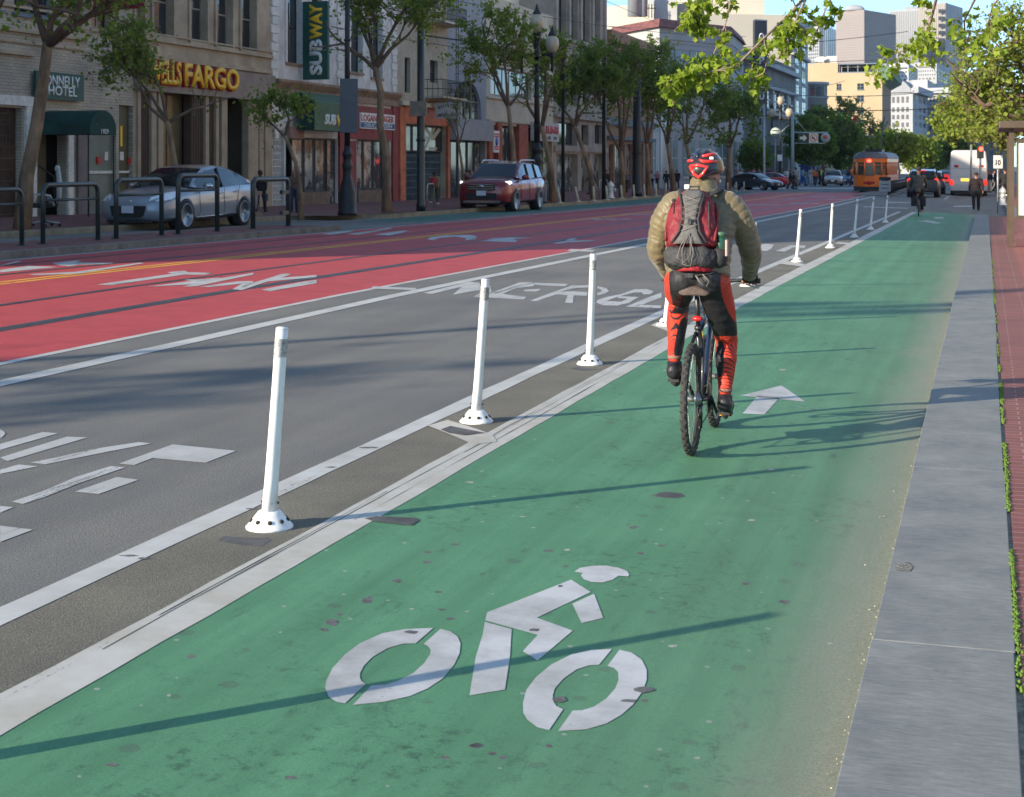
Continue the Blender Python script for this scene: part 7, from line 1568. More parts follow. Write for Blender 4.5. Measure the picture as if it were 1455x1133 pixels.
suv['details']=[('grille',m_chrome,lambda b:[b.box(2.20,2.30,-.44,.44,z,z+.035)for z in (.74,.81,.88)]),('grille_backing',m_trim,bx(2.10,2.275,-.46,.46,.70,.93)),('lower_grille',m_trim,bx(2.1,2.285,-.52,.52,.42,.62)),('skid_plate',m_chrome,bx(2.05,2.27,-.62,.62,.30,.38)),('licence_plate',m_plate,bx(2.29,2.305,-.16,.16,.54,.70)),('emblem',m_chrome,lambda b:b.sphere((2.31,0,.835),(.012,.10,.045),12,6)),('headlight',m_lon,lens(sv(1),.05,(1,.4,.2))),('headlight',m_lon,lens(sv(-1),.05,(1,-.4,.2))),('fog_light',m_lens,lens([(2.22,.56,.50),(2.15,.74,.50),(2.12,.76,.58),(2.2,.62,.58)],.04,(1,.3,0))),('fog_light',m_lens,lens([(2.22,-.56,.50),(2.15,-.74,.50),(2.12,-.76,.58),(2.2,-.62,.58)],.04,(1,-.3,0))),('door_mirror',suv['paint'],lambda b:b.sphere((.66,1.0,1.12),(.10,.13,.09),12,8)),('door_mirror',suv['paint'],lambda b:b.sphere((.66,-1.0,1.12),(.10,.13,.09),12,8)),('roof_rail',m_chrome,tb_([(.25,.66,1.58),(.1,.66,1.69),(-1.5,.65,1.69),(-1.7,.65,1.60)],.022)),('roof_rail',m_chrome,tb_([(.25,-.66,1.58),(.1,-.66,1.69),(-1.5,-.65,1.69),(-1.7,-.65,1.60)],.022)),('door_seam',m_trim,tb_([(.92,.922,1.0),(.86,.925,.55),(.92,.92,.42)],.007,4)),('door_seam',m_trim,tb_([(-.12,.923,1.04),(-.12,.926,.42)],.007,4)),('door_seam',m_trim,tb_([(-1.06,.92,1.07),(-.98,.925,.7),(-.85,.922,.45)],.007,4)),('window_trim',m_chrome,tb_([(.95,.875,1.055),(-.2,.885,1.07),(-1.85,.86,1.11)],.012)),('tail_light',m_tail,lens([(-2.2,.60,.95),(-2.15,.86,.95),(-2.0,.90,1.1),(-2.2,.70,1.12)],.03,(-1,.4,0))),('tail_light',m_tail,lens([(-2.2,-.60,.95),(-2.15,-.86,.95),(-2.0,-.90,1.1),(-2.2,-.70,1.12)],.03,(-1,-.4,0)))]
import copy as _cp
gA,gB=G(265,327.3,0),G(348.5,319.9,0)
Xc=(gA.x+gB.x)/2;wb=gB.y-gA.y;sc=wb/2.80;print('sedan',gA,gB,sc)
sc=min(1.2,max(.9,sc))
car('parked_car','silver blue sedan parked at the kerb behind the hoop rails','car',(Xc-.915*sc,(gA.y+gB.y)/2,(gA.z+gB.z)/2+.006),R(-90),sedan,sc)
gA,gB=G(735.5,301,0),G(766.6,298.2,0);Xc=(gA.x+gB.x)/2;sc=(gB.y-gA.y)/2.69;print('suv',gA,gB,sc);sc=min(1.25,max(.9,sc))
car('red_car','dark red sport utility vehicle with lit headlights on the far side of the red lane','car',(Xc-.92*sc,(gA.y+gB.y)/2,(gA.z+gB.z)/2+.006),R(-90),suv,sc)
def variant(sp,paint_,**k):s=dict(sp);s['paint']=paint_;s.update(k);return s
def at_px(px,py):g=G(px,py);return (g.x,g.y,g.z+.01)
tail_d=[('tail_light',m_brake,lens([(-2.23,.58,.92),(-2.16,.87,.92),(-2.10,.885,1.1),(-2.23,.70,1.12)],.05,(-1,.4,0))),('tail_light',m_brake,lens([(-2.23,-.58,.92),(-2.16,-.87,.92),(-2.10,-.885,1.1),(-2.23,-.70,1.12)],.05,(-1,-.4,0))),('brake_light',m_brake,bx(-2.02,-1.98,-.2,.2,1.56,1.60)),('licence_plate',m_plate,bx(-2.26,-2.24,-.16,.16,.72,.88)),('rear_bumper',m_trim,bx(-2.3,-2.1,-.75,.75,.36,.56)),('roof_rail',m_chrome,tb_([(.1,.66,1.69),(-1.5,.65,1.69)],.022)),('roof_rail',m_chrome,tb_([(.1,-.66,1.69),(-1.5,-.65,1.69)],.022)),('door_mirror',m_trim,lambda b:b.sphere((.66,1.0,1.12),(.10,.13,.09),10,6)),('door_mirror',m_trim,lambda b:b.sphere((.66,-1.0,1.12),(.10,.13,.09),10,6))]
dk=car_paint('black_brown_paint',(.035,.032,.034));x,y,z=at_px(1311,281);car('dark_car','dark sport utility vehicle with glowing brake lights ahead of the second cyclist','car',(x,y+2.3,z),R(90),variant(suv,dk,details=tail_d),1.08)
x,y,z=at_px(1331,276);car('grey_car','grey car mostly hidden behind the dark vehicle, right of it','car',(x-.4,y+2.3,z),R(90),variant(suv,car_paint('mid_grey_paint',(.14,.14,.15)),details=tail_d),1.0)
x,y,z=at_px(1344,264);car('red_white_car','red taxi with pale top between dark vehicle and white bus','car',(x,y+2.3,z),R(90),variant(sedan,car_paint('bright_red_paint',(.45,.02,.02)),details=[d for d in tail_d if d[0]in ('tail_light','licence_plate','rear_bumper')]),1.15)
far_cars=[((1182,264.5),R(-86),sedan,'silver car waiting at the crossing right of the pedestrians',(.34,.33,.30),1.15),((1199,263),R(-86),sedan,'blue car half hidden behind the silver one',(.03,.07,.18),1.1),((1086,266.5),R(172),sedan,'red car crossing behind the dark car at the far left corner',(.5,.02,.03),1.0),((1070,270.5),R(-28),sedan,'dark blue car turning at the far left corner',(.03,.05,.075),1.0)]
for (p,rz,sp,lb,col,s_)in far_cars:
 x,y,z=at_px(*p);car('distant_car',lb,'car',(x,y+1.5,z),rz,variant(sp,car_paint('paint_%d'%int(col[0]*1000),col)),s_)
def bus():
 g=G(1376,279.3);Z=g.x*FX_+g.y*FY_;s=Z/F;W=51*s;H=65.5*s;m_b=mat('white_bus_body',(.50,.49,.49),.35,.06,1,coat=.3);t=thing('white_bus','tall white bus seen from behind, stopped at the right','bus',(g.x,g.y,g.z+.005));b=MB()
 def ring_(y,k=1.0,top=0):return [(-W/2*.98*k,y,.38),(-W/2*k,y,.9),(-W/2*k,y,H-.9),(-W/2*.93*k,y,H-.12+top),(-W/2*.80*k,y,H+top),(W/2*.80*k,y,H+top),(W/2*.93*k,y,H-.12+top),(W/2*k,y,H-.9),(W/2*k,y,.9),(W/2*.98*k,y,.38)]
 R_=[ring_(.0,.97),ring_(.12,1),ring_(11.5,1),ring_(11.7,.97)];vs=sum(R_,[]);n=10
 b.add(vs,[tuple(range(n))]+[(i*n+j,i*n+(j+1)%n,(i+1)*n+(j+1)%n,(i+1)*n+j)for i in range(3)for j in range(n)]+[tuple(range(4*n-1,3*n-1,-1))]);b.build('body',m_b,t,bevel=.06)
 b=MB();b.box(-W*.46,W*.46,-.02,.0,H*.60,H*.61);b.box(-W*.46,W*.46,-.02,.0,H*.42,H*.425);b.box(-W*.46,W*.46,-.02,.0,H*.24,H*.25);b.build('panel_seam',m_steel,t)
 b=MB();b.box(-W*.47,W*.47,-.12,.3,.38,.72);b.build('bumper',mat('pale_grey_bumper',(.36,.36,.37),.5,.1),t,bevel=.03)
 b=MB();b.box(-W*.20,W*.02,-.03,0,H*.33,H*.385);b.build('destination_sign',mat('lit_yellow_sign',(.5,.35,.02),.5,0,emit=(1,.6,.08),estr=1.0),t)
 for x in (-W*.36,W*.30):b=MB();b.box(x,x+.38,-.03,0,H*.62,H*.64)if False else b.sphere((x+.1,-.02,H*.655),(.18,.04,.10),10,6);b.build('marker_light',m_tail,t)
 for sx in (-1,1):b=MB();b.sphere((sx*W*.45,-.02,H*.30),(.15,.07,.20),12,8);b.build('brake_light',m_brake,t)
 for sx in (-1,1):b=MB();b.lathe([(.48,sx*(W/2-.30)),(.48,sx*(W/2-.02))],(0,1.9,.48),18,axis='x');b.build('wheel',m_tyre,t)
 for sx in (-1,1):b=MB();b.lathe([(.48,sx*(W/2-.30)),(.48,sx*(W/2-.02))],(0,9.2,.48),18,axis='x');b.build('wheel',m_tyre,t)
 b=MB();b.box(-W*.42,W*.42,.1,.4,.15,.45);b.build('underside',m_trim,t)
bus()
def streetcar():
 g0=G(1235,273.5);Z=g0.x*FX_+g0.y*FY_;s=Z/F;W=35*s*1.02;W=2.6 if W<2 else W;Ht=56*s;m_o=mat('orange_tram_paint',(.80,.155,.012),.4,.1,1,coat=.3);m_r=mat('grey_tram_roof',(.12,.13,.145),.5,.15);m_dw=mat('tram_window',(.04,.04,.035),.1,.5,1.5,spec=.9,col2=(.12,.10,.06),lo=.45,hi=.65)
 t=thing('streetcar','vintage orange streetcar with grey rounded roof coming towards the viewer','streetcar',(g0.x,g0.y,g0.z),R(-2));L_=11;zf,zw0,zw1,zr=Ht*.14,Ht*.42,Ht*.76,Ht*.86
 def plan(k=1.0,nose=.8):
  return [(-W/2*k,nose),(-W*.36*k,.18),(-W*.14*k,0),(W*.14*k,0),(W*.36*k,.18),(W/2*k,nose),(W/2*k,L_-nose),(W*.3*k,L_),(-W*.3*k,L_),(-W/2*k,L_-nose)]
 def loft(b,rings,mi=0,caps=True):
  n=len(rings[0][0]);vs=[]
  for pl,z in rings:vs+=[(x,y,z)for x,y in pl]
  fs=[(i*n+j,i*n+(j+1)%n,(i+1)*n+(j+1)%n,(i+1)*n+j)for i in range(len(rings)-1)for j in range(n)]
  if caps:fs+=[tuple(range(n-1,-1,-1)),tuple(range((len(rings)-1)*n,len(rings)*n))]
  b.add(vs,fs,mi)
 b=MB();loft(b,[(plan(.98),zf),(plan(1),zf+.1),(plan(1),zw0)]);loft(b,[(plan(1),zw1),(plan(1),zr)]);b.build('body',m_o,t,bevel=.02)
 b=MB();loft(b,[(plan(.955,.86),zw0-.02),(plan(.955,.86),zw1+.02)]);b.build('windows',m_dw,t)
 b=MB();loft(b,[(plan(1.05),zr),(plan(1.02),zr+.12),(plan(.9,1.1),zr+.36),(plan(.7,1.5),zr+.50)]);b.build('roof',m_r,t)
 pl=plan();
 for i in range(6):
  x,y=pl[i];b=MB();b.tube([(x*.985,y+.03,zw0),(x*.985,y+.03,zw1)],.065,6);b.build('window_post',m_o,t)
 for k in range(1,15):
  y=.8+(L_-1.6)*k/15
  for sx in (-1,1):b=MB();b.box(sx*W/2*.96,sx*W/2*1.0,y-.07,y+.07,zw0,zw1);b.build('window_post',m_o,t)
 b=MB();loft(b,[(plan(1.008),zw0),(plan(1.008),zw0+.05)],caps=False);loft(b,[(plan(.985,.85),zw1-(zw1-zw0)*.22),(plan(.985,.85),zw1-(zw1-zw0)*.22+.05)],caps=False);b.build('window_rail',m_o,t)
 b=MB();b.box(-W*.46,W*.46,.1,L_-.1,.12,zf+.02);b.build('underframe',m_trim,t)
 for y in (1.9,3.6,L_-3.6,L_-1.9):
  for sx in (-1,1):b=MB();b.lathe([(.33,sx*(W*.30)),(.33,sx*(W*.36))],(0,y,.33),16,axis='x');b.build('wheel',m_trim,t)
 b=MB();b.prism([(-.5,zf-.35),(.5,zf-.35),(.8,.15),(-.8,.15)],-.25,-.1,'y');b.build('fender',m_trim,t)
 b=MB();b.sphere((0,-.03,zw0-.55),(.16,.06,.16),12,8);b.build('headlamp',m_tail,t);b=MB();b.sphere((0,-.05,zw1+.12),(.16,.06,.12),12,8);b.build('roof_lamp',m_redlamp,t)
 b=MB();b.box(-W*.16,W*.16,-.03,0,zf+.22,zf+.42);b.build('number_plate',m_tail,t)
 b=MB();b.tube([(0,5,zr+.5),(0,9,zr+1.3),(0,12,zr+3.6)],.05,6);b.box(-.6,.6,3.5,6,zr+.5,zr+.75);b.build('trolley_pole',m_blk,t)
streetcar()
# people
def meshed(b,voxel,smooth=3,name='m'):
 """union of the shapes as one continuous skin"""
 me=bpy.data.meshes.new(name);me.from_pydata(b.v,[],b.f);o=bpy.data.objects.new(name,me);C.objects.link(o)
 bm=bmesh.new();bm.from_mesh(me);bmesh.ops.remove_doubles(bm,verts=bm.verts,dist=1e-6);bmesh.ops.recalc_face_normals(bm,faces=bm.faces);bm.to_mesh(me);bm.free()
 md=o.modifiers.new('r','REMESH');md.mode='VOXEL';md.voxel_size=voxel;md.use_smooth_shade=True
 if smooth:s=o.modifiers.new('s','SMOOTH');s.iterations=smooth;s.factor=.5
 dg=bpy.context.evaluated_depsgraph_get();dg.update();r=bpy.data.meshes.new_from_object(o.evaluated_get(dg));bpy.data.objects.remove(o,do_unlink=True)
 for p in r.polygons:p.use_smooth=True
 return r
def put(name,me,m,parent,copy=True):
 if copy:me=me.copy()
 me.materials.clear();
 for x in (m if isinstance(m,(list,tuple))else [m]):me.materials.append(x)
 o=bpy.data.objects.new(name,me);C.objects.link(o);o.parent=parent;return o
def limb(b,pts,rad,n=10):b.tube(pts,rad,n);[b.sphere(p,r*1.0,8,6)for p,r in zip(pts,rad)]
def pose_parts(pose):
 """figure 1.75 m tall, facing +y"""
 H={};st={'stand':(.0,.0),'walk':(.26,.30),'walk2':(-.22,.34),'stride':(.36,.4)}[pose];a=st[0];sw=st[1]
 hip=Vector((0,0,.95));L={}
 for s in (-1,1):
  f=a*s;hx=s*.09
  hipj=Vector((hx,0,.92));foot_=Vector((hx*1.1,f*.95,.09+(.06 if f<0 else 0)));knee=(hipj+foot_)/2+Vector((0,.05+abs(f)*.12,.0));L[s]=(hipj,knee,foot_)
 sh={s:Vector((s*.19,.0,1.42))for s in (-1,1)};A={}
 for s in (-1,1):
  f=-a*s*.9;el=sh[s]+Vector((s*.05,f*.35-.03,-.28));ha=el+Vector((s*.0,f*.6+.09,-.24));A[s]=(sh[s],el,ha)
 body=MB();body.sphere((0,.01,1.63),(.078,.098,.115),14,10);body.sphere((0,.105,1.615),(.014,.02,.02),6,5);body.sphere((-.08,0,1.62),(.015,.02,.03),6,4);body.sphere((.08,0,1.62),(.015,.02,.03),6,4)
 limb(body,[(0,-.01,1.42),(0,.0,1.55)],[.058,.052]);body.sphere((0,0,1.25),(.15,.09,.24));body.sphere((0,0,1.0),(.14,.09,.14))
 for s in (-1,1):
  limb(body,L[s],[.085,.055,.038]);limb(body,A[s],[.05,.04,.03]);h=A[s][2];d=(A[s][2]-A[s][1]).normalized();body.sphere(h+d*.05,(.022,.035,.05),8,6)
  for k in range(4):q=h+d*.07+Vector((0,(k-1.5)*.018,0));body.tube([q,q+d*.065+Vector((0,.008,0))],[.010,.008],5)
  body.tube([h+d*.02,h+d*.06+Vector((0,.04,.0))],[.011,.009],5)
  body.tube([Vector(L[s][2])+Vector((0,-.05,-.04)),Vector(L[s][2])+Vector((0,.13,-.06))],[.04,.035],8)
 top=MB();top.sphere((0,0,1.27),(.185,.125,.22),16,10);top.sphere((0,.0,1.08),(.165,.12,.17),16,10);limb(top,[(-.17,0,1.41),(.17,0,1.41)],[.075,.075]);
 for s in (-1,1):limb(top,A[s][:2]+(A[s][1].lerp(A[s][2],.85),),[.068,.054,.045])
 tr=MB();tr.sphere((0,0,.97),(.165,.12,.12),14,8)
 for s in (-1,1):limb(tr,(L[s][0],L[s][1],L[s][1].lerp(L[s][2],.93)),[.105,.072,.060])
 sho=MB()
 for s in (-1,1):
  p=L[s][2];sho.tube([p+Vector((0,-.07,-.035)),p+Vector((0,.04,-.03)),p+Vector((0,.17,-.055))],[.045,.052,.036],10);sho.sphere(p+Vector((0,-.03,-.01)),(.048,.06,.06),8,6)
 hair=MB();hair.sphere((0,-.018,1.665),(.088,.098,.092),14,10)
 vx=.02
 return dict(body=meshed(body,.016,2),top=meshed(top,vx),trousers=meshed(tr,vx),shoes=meshed(sho,.016,1),hair=meshed(hair,vx,1)),A
POSE={p:pose_parts(p)for p in ('stand','walk','walk2')}
def cm(name,c,r=.85):return mat(name,c,r,.18,6,.3,30)
m_skin=mat('skin',(.34,.17,.11),.55,.06,5);m_skin_d=mat('dark_skin',(.11,.055,.035),.55,.06,5)
PC=dict(black=cm('black_cloth',(.014,.014,.017)),dark=cm('dark_grey_cloth',(.035,.036,.042)),grey=cm('grey_cloth',(.16,.16,.17)),lgrey=cm('light_grey_cloth',(.33,.33,.34)),white=cm('white_cloth',(.6,.6,.58)),red=cm('red_cloth',(.38,.025,.03)),orange=cm('orange_cloth',(.55,.14,.03)),blue=cm('blue_cloth',(.03,.09,.32)),lblue=cm('light_blue_cloth',(.16,.32,.42)),navy=cm('navy_cloth',(.02,.03,.07)),tan=cm('tan_cloth',(.28,.19,.10)),olive=cm('olive_cloth',(.10,.10,.055)),brown=cm('brown_cloth',(.12,.07,.045)),pink=cm('pink_cloth',(.5,.2,.22)),lime=cm('lime_vest',(.35,.55,.03)),plum=cm('plum_jacket',(.014,.006,.009)))
m_hair=mat('dark_hair',(.018,.013,.010),.6,.2,20);m_hairb=mat('brown_hair',(.07,.04,.02),.6,.2,20)
def person(label,g,h,rz,pose='stand',top='dark',bot='navy',skin=None,hair=m_hair,shoes='black',bag=None,hat=None,group=None,x=None):
 t=thing('person',label,'person',g,rz,group);s=h/1.75;t.scale=(s*1.16,s*1.16,s);pr,A=POSE[pose]
 put('body',pr['body'],skin or m_skin,t);put('shirt',pr['top'],PC[top],t);put('trousers',pr['trousers'],PC[bot],t);put('shoes',pr['shoes'],PC[shoes],t)
 if hair:put('hair',pr['hair'],hair,t)
 if hat:b=MB();b.sphere((0,-.01,1.70),(.098,.115,.075),14,8);b.box(-.06,.06,.07,.17,1.685,1.70);b.build('cap',PC[hat],t)
 if bag:
  u=thing('bag',bag[1],'bag',g,rz);u.scale=(s*1.16,s*1.16,s);k=bag[0]
  if k=='pack':b=MB();b.sphere((0,-.17,1.22),(.15,.10,.23),14,10);b.sphere((0,-.25,1.14),(.11,.05,.12),12,8);b.build('pack',PC[bag[2]],u);[MB().tube([(sx*.10,-.12,1.42),(sx*.11,.06,1.46),(sx*.11,.13,1.3),(sx*.12,.0,1.05)],.014,6).build('strap',PC['black'],u)for sx in (-1,1)]
  else:b=MB();hnd=A[1][2];b.box(hnd.x-.05,hnd.x+.05,hnd.y-.14,hnd.y+.14,hnd.z-.42,hnd.z-.14);b.build('bag_body',PC[bag[2]],u,bevel=.02);b=MB();b.tube([hnd+Vector((0,-.09,-.14)),hnd+Vector((0,0,-.04)),hnd+Vector((0,.09,-.14))],.010,5);b.build('handle',PC['black'],u)
 return t
def walker(label,px,foot_y,head_y,X,**k):
 g=foot(px,X);Zd=g.x*FX_+g.y*FY_
 h=(foot_y-head_y)/F*Zd;h=min(1.95,max(1.5,h));rz=k.pop('rz',0);return person(label,g,h,rz,**k)
GP='pedestrians on the left pavement'
walker('person in black jacket seen from behind with a dark bag by the bank entrance',370,290,233,-24.6,rz=R(10),pose='walk',top='black',bot='black',skin=m_skin_d,bag=('hand','small dark blue bag carried by the person in black','navy'))
walker('bald person in brown jacket and navy trousers holding a black bag by the small tree',418,293,234,-23.4,rz=R(200),pose='stand',top='brown',bot='navy',hair=None,bag=('hand','black bag hanging from the hand of the bald person','black'))
walker('person with a red cap standing behind the roof of the silver sedan',307,292,229,-26.5,rz=R(30),top='dark',bot='dark',hat='red',hair=None)
walker('person in olive shorts and white sleeves walking away with a red backpack',617,285.5,242,-23.6,rz=R(5),pose='walk',top='tan',bot='olive',shoes='white',skin=m_skin_d,bag=('pack','bright red backpack worn by the person with white shoes','red'))
walker('person in a long dark coat standing left of the red car',663,284,238,-24.8,rz=R(60),top='black',bot='black')
walker('person in brown coat next to the dark-coated one, left of the red car',669,283,240,-25.6,rz=R(-100),top='brown',bot='dark')
walker('person in navy top leaning by the tree before the tall stone building',840,273,238,-24.5,rz=R(70),pose='walk',top='navy',bot='grey',skin=m_skin_d)
walker('seated-looking broad person in a dark hooded coat left of the hydrant',861,272,239,-24.6,rz=R(160),top='dark',bot='black',hat='dark')
walker('person in grey coat walking with dark trousers right of the hydrant',891,272,241,-24.0,rz=R(170),pose='walk2',top='grey',bot='dark')
walker('person in a bright blue shirt and tan shorts with a red strap',904,273,240,-23.4,rz=R(175),pose='stand',top='blue',bot='tan')
walker('person in white and dark clothes before the teal shop glass',926,264,240,-26.5,rz=R(190),pose='walk',top='lgrey',bot='navy',skin=m_skin_d)
walker('person in a pink top before the teal shop glass',934,264,239,-26.3,rz=R(150),pose='stand',top='pink',bot='black')
walker('person in dark clothes right behind the cyclist shoulder',947,266,242,-24.6,rz=R(10),pose='walk',top='black',bot='navy')
walker('person in black pack and coat left of the cyclist helmet',962,268,241,-24.2,rz=R(20),pose='walk2',top='black',bot='black')
def cross(label,px,fy,hy,**k):
 g=G(px,fy);Zd=g.x*FX_+g.y*FY_;h=min(1.98,max(1.5,(fy-hy)/F*Zd));rz=k.pop('rz',0);return person(label,Vector(g)+Vector((0,0,.005)),h,rz,**k)
cross('person in black striding across the distant crossing, left of a companion',1123,269.5,242,rz=R(-80),pose='walk',top='black',bot='black')
cross('person in black with long step at the distant crossing, right of a companion',1128,269.3,244,rz=R(-75),pose='walk2',top='black',bot='dark')
cross('dark figure in front of the dark blue turning car',1061,270,243,rz=R(60),pose='walk',top='black',bot='black')
cols=list(PC);rr=random.Random(9)
crowd=[(1020,'red','navy'),(1028,'lgrey','dark'),(1034,'navy','black'),(1044,'pink','grey'),(1052,'white','navy'),(1064,'red','dark'),(1071,'pink','black'),(1079,'grey','navy'),(1086,'orange','dark'),(1092,'navy','black'),(1108,'tan','brown'),(1112,'olive','dark'),(1118,'white','grey'),(1131,'lgrey','tan'),(1140,'lblue','blue'),(1144,'grey','lblue'),(1151,'white','lgrey'),(1153,'lgrey','white'),(1158,'orange','dark'),(1162,'navy','black'),(1166,'lime','dark'),(1170,'dark','black'),(1206,'dark','plum'),(1212,'orange','dark'),(1217,'pink','navy')]
WD=dict(red='red',navy='navy',lgrey='light grey',pink='pink',white='white',grey='grey',orange='orange',tan='tan',olive='olive',lblue='light blue',lime='lime green',dark='dark grey',black='black',brown='brown',blue='blue',plum='plum')
seen_={}
refs=[(1060,'behind the dark turning car'),(1095,'near the red far car'),(1125,'beside the distant globe lamp'),(1148,'left under the lane signals'),(1175,'right under the lane signals'),(1230,'between the kiosk and the streetcar')]
for i,(px,a,c)in enumerate(crowd):
 where=next(w for lim_,w in refs if px<lim_);fy=264.5 if px<1100 else 264 if px<1180 else 263.5
 cross('person in %s top and %s trousers %s'%(WD[a],WD[c],where),px,fy+rr.uniform(-.6,.9),fy-25+rr.uniform(-2,2),rz=rr.uniform(0,6.2),pose=rr.choice(['stand','walk','walk2']),top=a,bot=c,skin=rr.choice([m_skin,m_skin_d]),hair=rr.choice([m_hair,m_hairb]),group='people waiting at the far crossing')
g=G(1387,300);Zd=g.x*FX_+g.y*FY_;person('person in a plum jacket and black trousers walking away behind the bus',g,55/F*Zd,R(3),'walk','plum','black')
def rwalk(label,px,fy,hy,**k):
 d=ray(px,fy);g=G(px,fy,0);
 for i in range(6):zz=kz(g.y);t=(CH-zz)/(-d.z);g=Vector((d.x*t,d.y*t,zz))
 Zd=g.x*FX_+g.y*FY_;person(label,g,min(1.95,max(1.5,(fy-hy)/F*Zd)),k.pop('rz',0),**k)
rwalk('person in black partly hidden by the bus shelter frame',1428,286,239,rz=R(0),pose='walk',top='black',bot='black')
rwalk('person in a navy coat on the right pavement left of the shelter',1419,279,240,rz=R(180),pose='stand',top='navy',bot='black')
for i,(px,a,c,wh)in enumerate(((1404,'pink','navy','just right of the bus'),(1409,'lblue','dark','just right of the bus'),(1413,'white','grey','under the speed sign'),(1416,'blue','black','under the speed sign'),(1407,'navy','white','low behind the bus corner'))):
 rwalk('person in %s top and %s trousers %s'%(WD[a],WD[c],wh),px,271+i*.7,243,rz=rr.uniform(0,6.2),pose=rr.choice(['stand','walk']),top=a,bot=c,group='people on the right pavement')
 # the cyclist and his bicycle
m_bk=mat('black_bicycle_paint',(.018,.02,.024),.35,.2,8,coat=.3);m_bblue=mat('blue_bicycle_paint',(.012,.026,.065),.35,.1,8,coat=.4)
m_tyreb=mat('knobbly_tyre',(.045,.043,.040),.9,.25,30,.4,90);m_alu=mat('brushed_aluminium',(.38,.37,.35),.35,.2,20,metal=.8);m_gold=mat('yellow_cable_housing',(.45,.33,.05),.5,.2)
m_sprk=mat('dark_steel',(.06,.06,.062),.4,.3,30,metal=.7)
def bicycle(t,s=1.0,wheel_r=.335,steer=0.0,ca=R(-52),low=False):
 """parts in the local frame: rear contact patch at the origin, +y forward, x right"""
 r=wheel_r;WBs=1.03;P={}
 def wheel(y,nm,ang):
  M=Matrix.Translation((0,y,r))@Matrix.Rotation(ang,4,'Z');b=MB();n=48;tr=.0215
  prof=[(r-2*tr,-tr*.6),(r-tr*1.2,-tr),(r-tr*.4,-tr*.9),(r,-tr*.35),(r,tr*.35),(r-tr*.4,tr*.9),(r-tr*1.2,tr),(r-2*tr,tr*.6)]
  b.lathe(prof+[prof[0]],(0,0,0),n,axis='x',M=M.to_3x3());
  b.v=[tuple(Vector(v)+Vector((0,y,r)))for v in b.v]
  if not low:
   for k in range(72):
    a=2*math.pi*k/72;Mk=M@Matrix.Rotation(a,4,'X')
    for xx in ((-.017,-.009),(.009,.017))if k%2 else ((-.006,.006),):b.box(xx[0],xx[1],-.007,.007,r-.005,r+.003,0,Mk)
    if k%2:b.box(-.0235,-.018,-.006,.006,r-.019,r-.010,0,Mk);b.box(.018,.0235,-.006,.006,r-.019,r-.010,0,Mk)
  w=b.build(nm,m_tyreb,t)
  b=MB();rr_=r-2*tr;b.lathe([(rr_+.004,-.012),(rr_-.012,-.012),(rr_-.018,-.004),(rr_-.018,.004),(rr_-.012,.012),(rr_+.004,.012),(rr_+.004,-.012)],(0,0,0),40,axis='x',M=M.to_3x3());b.v=[tuple(Vector(v)+Vector((0,y,r)))for v in b.v];b.build('rim',m_sprk,w)
  b=MB();
  for k in range(14 if low else 28):
   a=2*math.pi*k/(14 if low else 28);sx=.028 if k%2 else -.028;o_=.25*(1 if k%4<2 else -1)
   p0=M@Vector((sx,math.cos(a+o_)*.02,math.sin(a+o_)*.02));p1=M@Vector((0,math.cos(a)*(rr_-.01),math.sin(a)*(rr_-.01)));b.tube([p0,p1],.0013 if not low else.003,3,caps=False)
  b.build('spokes',m_alu,w)
  b=MB();b.lathe([(.012,-.06),(.022,-.03),(.018,0),(.022,.03),(.012,.06)],(0,0,0),12,axis='x',M=M.to_3x3());b.v=[tuple(Vector(v)+Vector((0,y,r)))for v in b.v];b.build('hub',m_alu,w)
  if not low:b=MB();b.lathe([(.085,-.034),(.085,-.032),(.060,-.032),(.060,-.034),(.085,-.034)],(0,y,r),24,axis='x');b.build('brake_rotor',m_alu,w)
  return w
 wheel(0,'rear_wheel',0);wheel(WBs,'front_wheel',steer)
 BB=Vector((0,.43,.285));SC=Vector((0,.265,.74));SP=Vector((0,.20,.950));HTt=Vector((0,.80,.83));HTb=Vector((0,.835,.70));RA=Vector((0,0,r));FA=Vector((0,WBs,r))
 b=MB();b.tube([BB,SC],.018,10);b.tube([HTt,HTb],.025,10);b.lathe([(.024,-.04),(.024,.04)],BB,14,axis='x');b.build('frame',m_bk,t)
 b=MB();b.tube([BB+Vector((0,.02,.01)),HTb+Vector((0,-.005,.02))],.019,10);b.tube([SC+Vector((0,0,-.02)),HTt+Vector((0,0,-.03))],.019,10);b.build('main_tubes',m_bblue,t)
 b=MB()
 for sx in (-1,1):b.tube([BB+Vector((sx*.03,-.02,0)),(sx*.05,.22,.30),RA+Vector((sx*.062,0,0))],[.013,.011,.010],8);b.tube([SC+Vector((sx*.012,-.01,-.03)),(sx*.045,.16,.60),RA+Vector((sx*.062,0,.01))],[.012,.011,.009],8)
 b.tube([(-.045,.17,.615),(.045,.17,.615)],.010,8);b.build('rear_stays',m_bk,t)
 b=MB();b.tube([SC,SP],.0145,10);b.lathe([(.024,-.012),(.024,.012)],SC,12);b.build('seat_post',m_sprk,t)
 b=MB();prof=[(-.125,.080,-.004),(-.115,.108,.008),(-.07,.108,.018),(-.01,.064,.014),(.06,.034,.008),(.13,.024,.004),(.155,.012,-.006)];vs=[];n=10
 for (yy,wv,zz)in prof:
  for k in range(n):a=2*math.pi*k/n;vs.append((math.cos(a)*wv,.20+yy,.980+zz+math.sin(a)*.026-(abs(math.cos(a))**3)*.022))
 b.add(vs,[(i*n+j,i*n+(j+1)%n,(i+1)*n+(j+1)%n,(i+1)*n+j)for i in range(len(prof)-1)for j in range(n)]+[tuple(range(n-1,-1,-1)),tuple(range((len(prof)-1)*n,len(prof)*n))],0,True)
